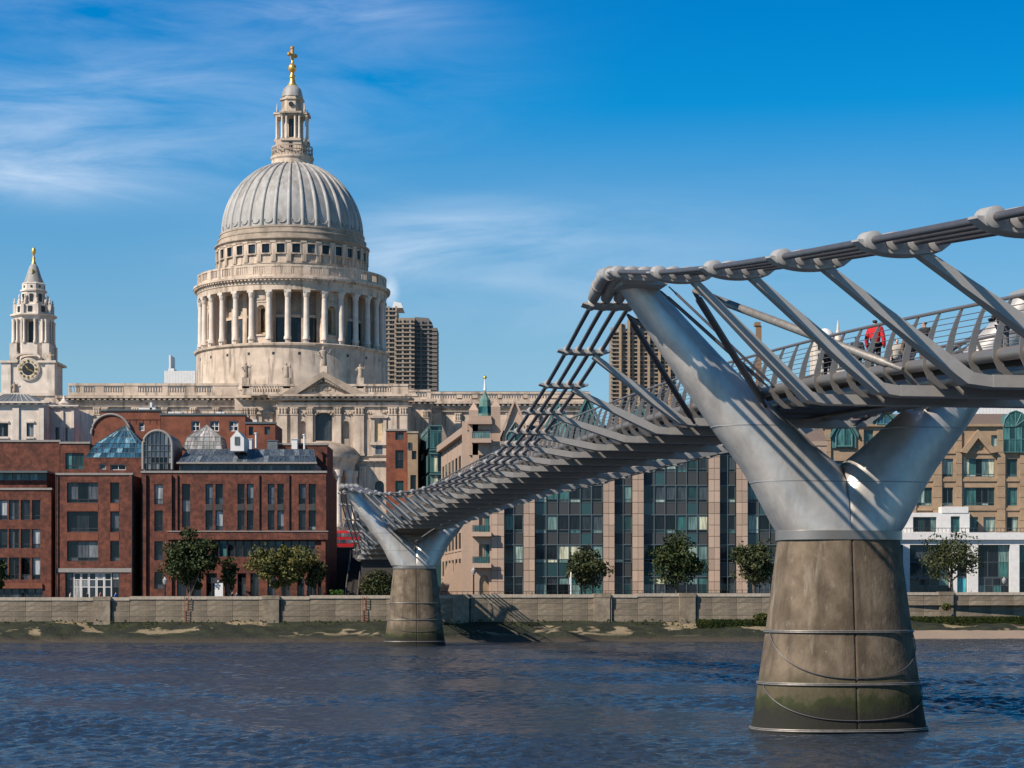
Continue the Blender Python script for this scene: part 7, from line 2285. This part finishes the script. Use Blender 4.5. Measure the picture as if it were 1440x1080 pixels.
# railing on the promenade
rl = thing('promenade_railing', 'thin dark railing on top of the river wall in front of the offices', 'railing', (PX(600, 266), 266, 5))
mb = MB()
def rp(px): Y = yl(px) + .35; return PX(px, Y), Y, 5.2 + .75 * (px + 260) / 1400
a = rp(560); b = rp(1110)
for i in range(75):
    f = i / 74; x, y_, z = [a[k] + (b[k] - a[k]) * f for k in range(3)]
    mb.box(x - .025, x + .025, y_ - .02, y_ + .03, z - .1, z + .38)
mb.tube([(a[0], a[1], a[2] + .38), (b[0], b[1], b[2] + .38)], .03, 5); mb.build('railing_bars', M['black'], rl)

# people on the promenade
def walker(label, px, Y, jacket, trousers, pose='walk', h=1.7, zbase=4.3):
    person(label, (PX(px, Y), Y, zbase), R(random.choice((90, -90, 60, -120))), jacket, trousers, pose, h)


rng_lab = [
    ('person in a pale shirt under the cafe front at its left end', 99, CRM, NAVY), ('person in dark clothes near the middle of the cafe front', 123, BLK, NAVY),
    ('person in a red top seated side of the cafe front', 141, (.4, .05, .04), BLK), ('person in a blue jacket right of the cafe front', 163, (.06, .12, .3), GRY),
    ('person in navy beside the white information board', 326, NAVY, BLK), ('person in grey right of the information board', 333, GRY, BLK),
    ('person in black near the arched door of the granite building', 681, BLK, BLK), ('person in a dark coat before the first granite column', 748, BLK, NAVY),
    ('person in brown on the terrace by the pointed tree', 930, BRN, BLK), ('person in grey before the white building base', 1366, GRY, BLK)]
for lab, px, j, t_ in rng_lab:
    Yp = 274 if px < 1200 else 303
    walker(lab, px, Yp, j, t_, 'stand' if px % 2 else 'walk', 1.75, 4.3 if px < 1200 else 4.6)


def parasol(label, px, Y, col_):
    o = thing('parasol', label, 'parasol', (PX(px, Y), Y, 4.3)); x = PX(px, Y)
    mb = MB(); mb.lathe([(.04, 4.3), (.04, 6.6)], x, Y, 6); mb.build('pole', M['wood'], o)
    mb = MB(); mb.lathe([(1.35, 5.95), (1.3, 6.02), (.05, 6.65)], x, Y, 8); mb.build('canopy', col_, o)


for px in (79.5, 186, 205, 248, 363, 405):
    dp = thing('drainpipe', {79.5: 'drainpipe between the left edge office and the cafe building', 186: 'drainpipe at the right corner of the cafe building', 205: 'drainpipe at the left end of the long brick office', 248: 'drainpipe left of the first tall slot window', 363: 'drainpipe between the second and third slot window pairs', 405: 'drainpipe right of the third slot window pair'}[px], 'drainpipe', (PX(px + 2, BY), BY - 1.2, 4.3))
    mb = MB(); yy = BY - 1.25 if px < 190 else BY - .12; mb.tube([(PX(px + 2, BY), yy, PZ(760 if px > 240 else 850, BY)), (PX(px + 2, BY), yy, PZ(668, BY))], .09, 6); mb.build('pipe', M['black'], dp)
for px, lab in ((513, 'rusty ladder on the river wall left of the far pier'), (857, 'pale ladder on the river wall below the granite office'), (263, 'rusty ladder on the river wall below the brick office')):
    Yw = yl(px) - .2; ld = thing('wall_ladder', lab, 'ladder', (PX(px, Yw), Yw, 2))
    for sx_ in (-.25, .25):
        mb = MB(); mb.box(PX(px, Yw) + sx_ - .03, PX(px, Yw) + sx_ + .03, Yw - .2, Yw - .14, 1.6, 5.5); mb.build('rail', M['brick_old'] if px != 857 else M['coping'], ld)
    for i in range(12):
        mb = MB(); mb.box(PX(px, Yw) - .25, PX(px, Yw) + .25, Yw - .2, Yw - .16, 1.7 + i * .32, 1.74 + i * .32); mb.build('rung', M['brick_old'] if px != 857 else M['coping'], ld)
# terrace chairs and tables by the granite office
def table_set(label, px, Y):
    x = PX(px, Y); o = thing('terrace_table', label, 'table', (x, Y, 4.3), group='terrace tables by the granite office')
    mb = MB(); mb.lathe([(.45, 5.02), (.45, 5.06)], x, Y, 12); mb.build('table_top', M['frame_dark'], o)
    mb = MB(); mb.lathe([(.25, 4.3), (.04, 4.34), (.04, 5.02)], x, Y, 8); mb.build('table_leg', M['frame_dark'], o)


def chair(px, Y, rz):
    x = PX(px, Y); o = thing('terrace_chair', 'dark metal chair on the terrace by the granite office', 'chair', (x, Y, 4.3), rz, group='terrace chairs by the granite office')
    ORG[o.name] = Vector((0, 0, 0))
    mb = MB(); mb.box(-.22, .22, -.22, .22, .44, .48); mb.build('seat', M['frame_dark'], o)
    mb = MB(); mb.box(-.22, .22, .20, .24, .55, .95); mb.build('backrest', M['frame_dark'], o)
    for a, b in ((-.2, -.2), (.2, -.2), (-.2, .2), (.2, .2)):
        mb = MB(); mb.box(a - .02, a + .02, b - .02, b + .02, 0, .55 if b > 0 else .44); mb.build('leg', M['frame_dark'], o)


for i, px in enumerate((776, 790, 838, 872, 884, 912, 926, 972)):
    table_set('dark round terrace table by the granite office', px, 275)
    chair(px - 6, 275.2, R(90)); chair(px + 6, 275.2, R(-90))
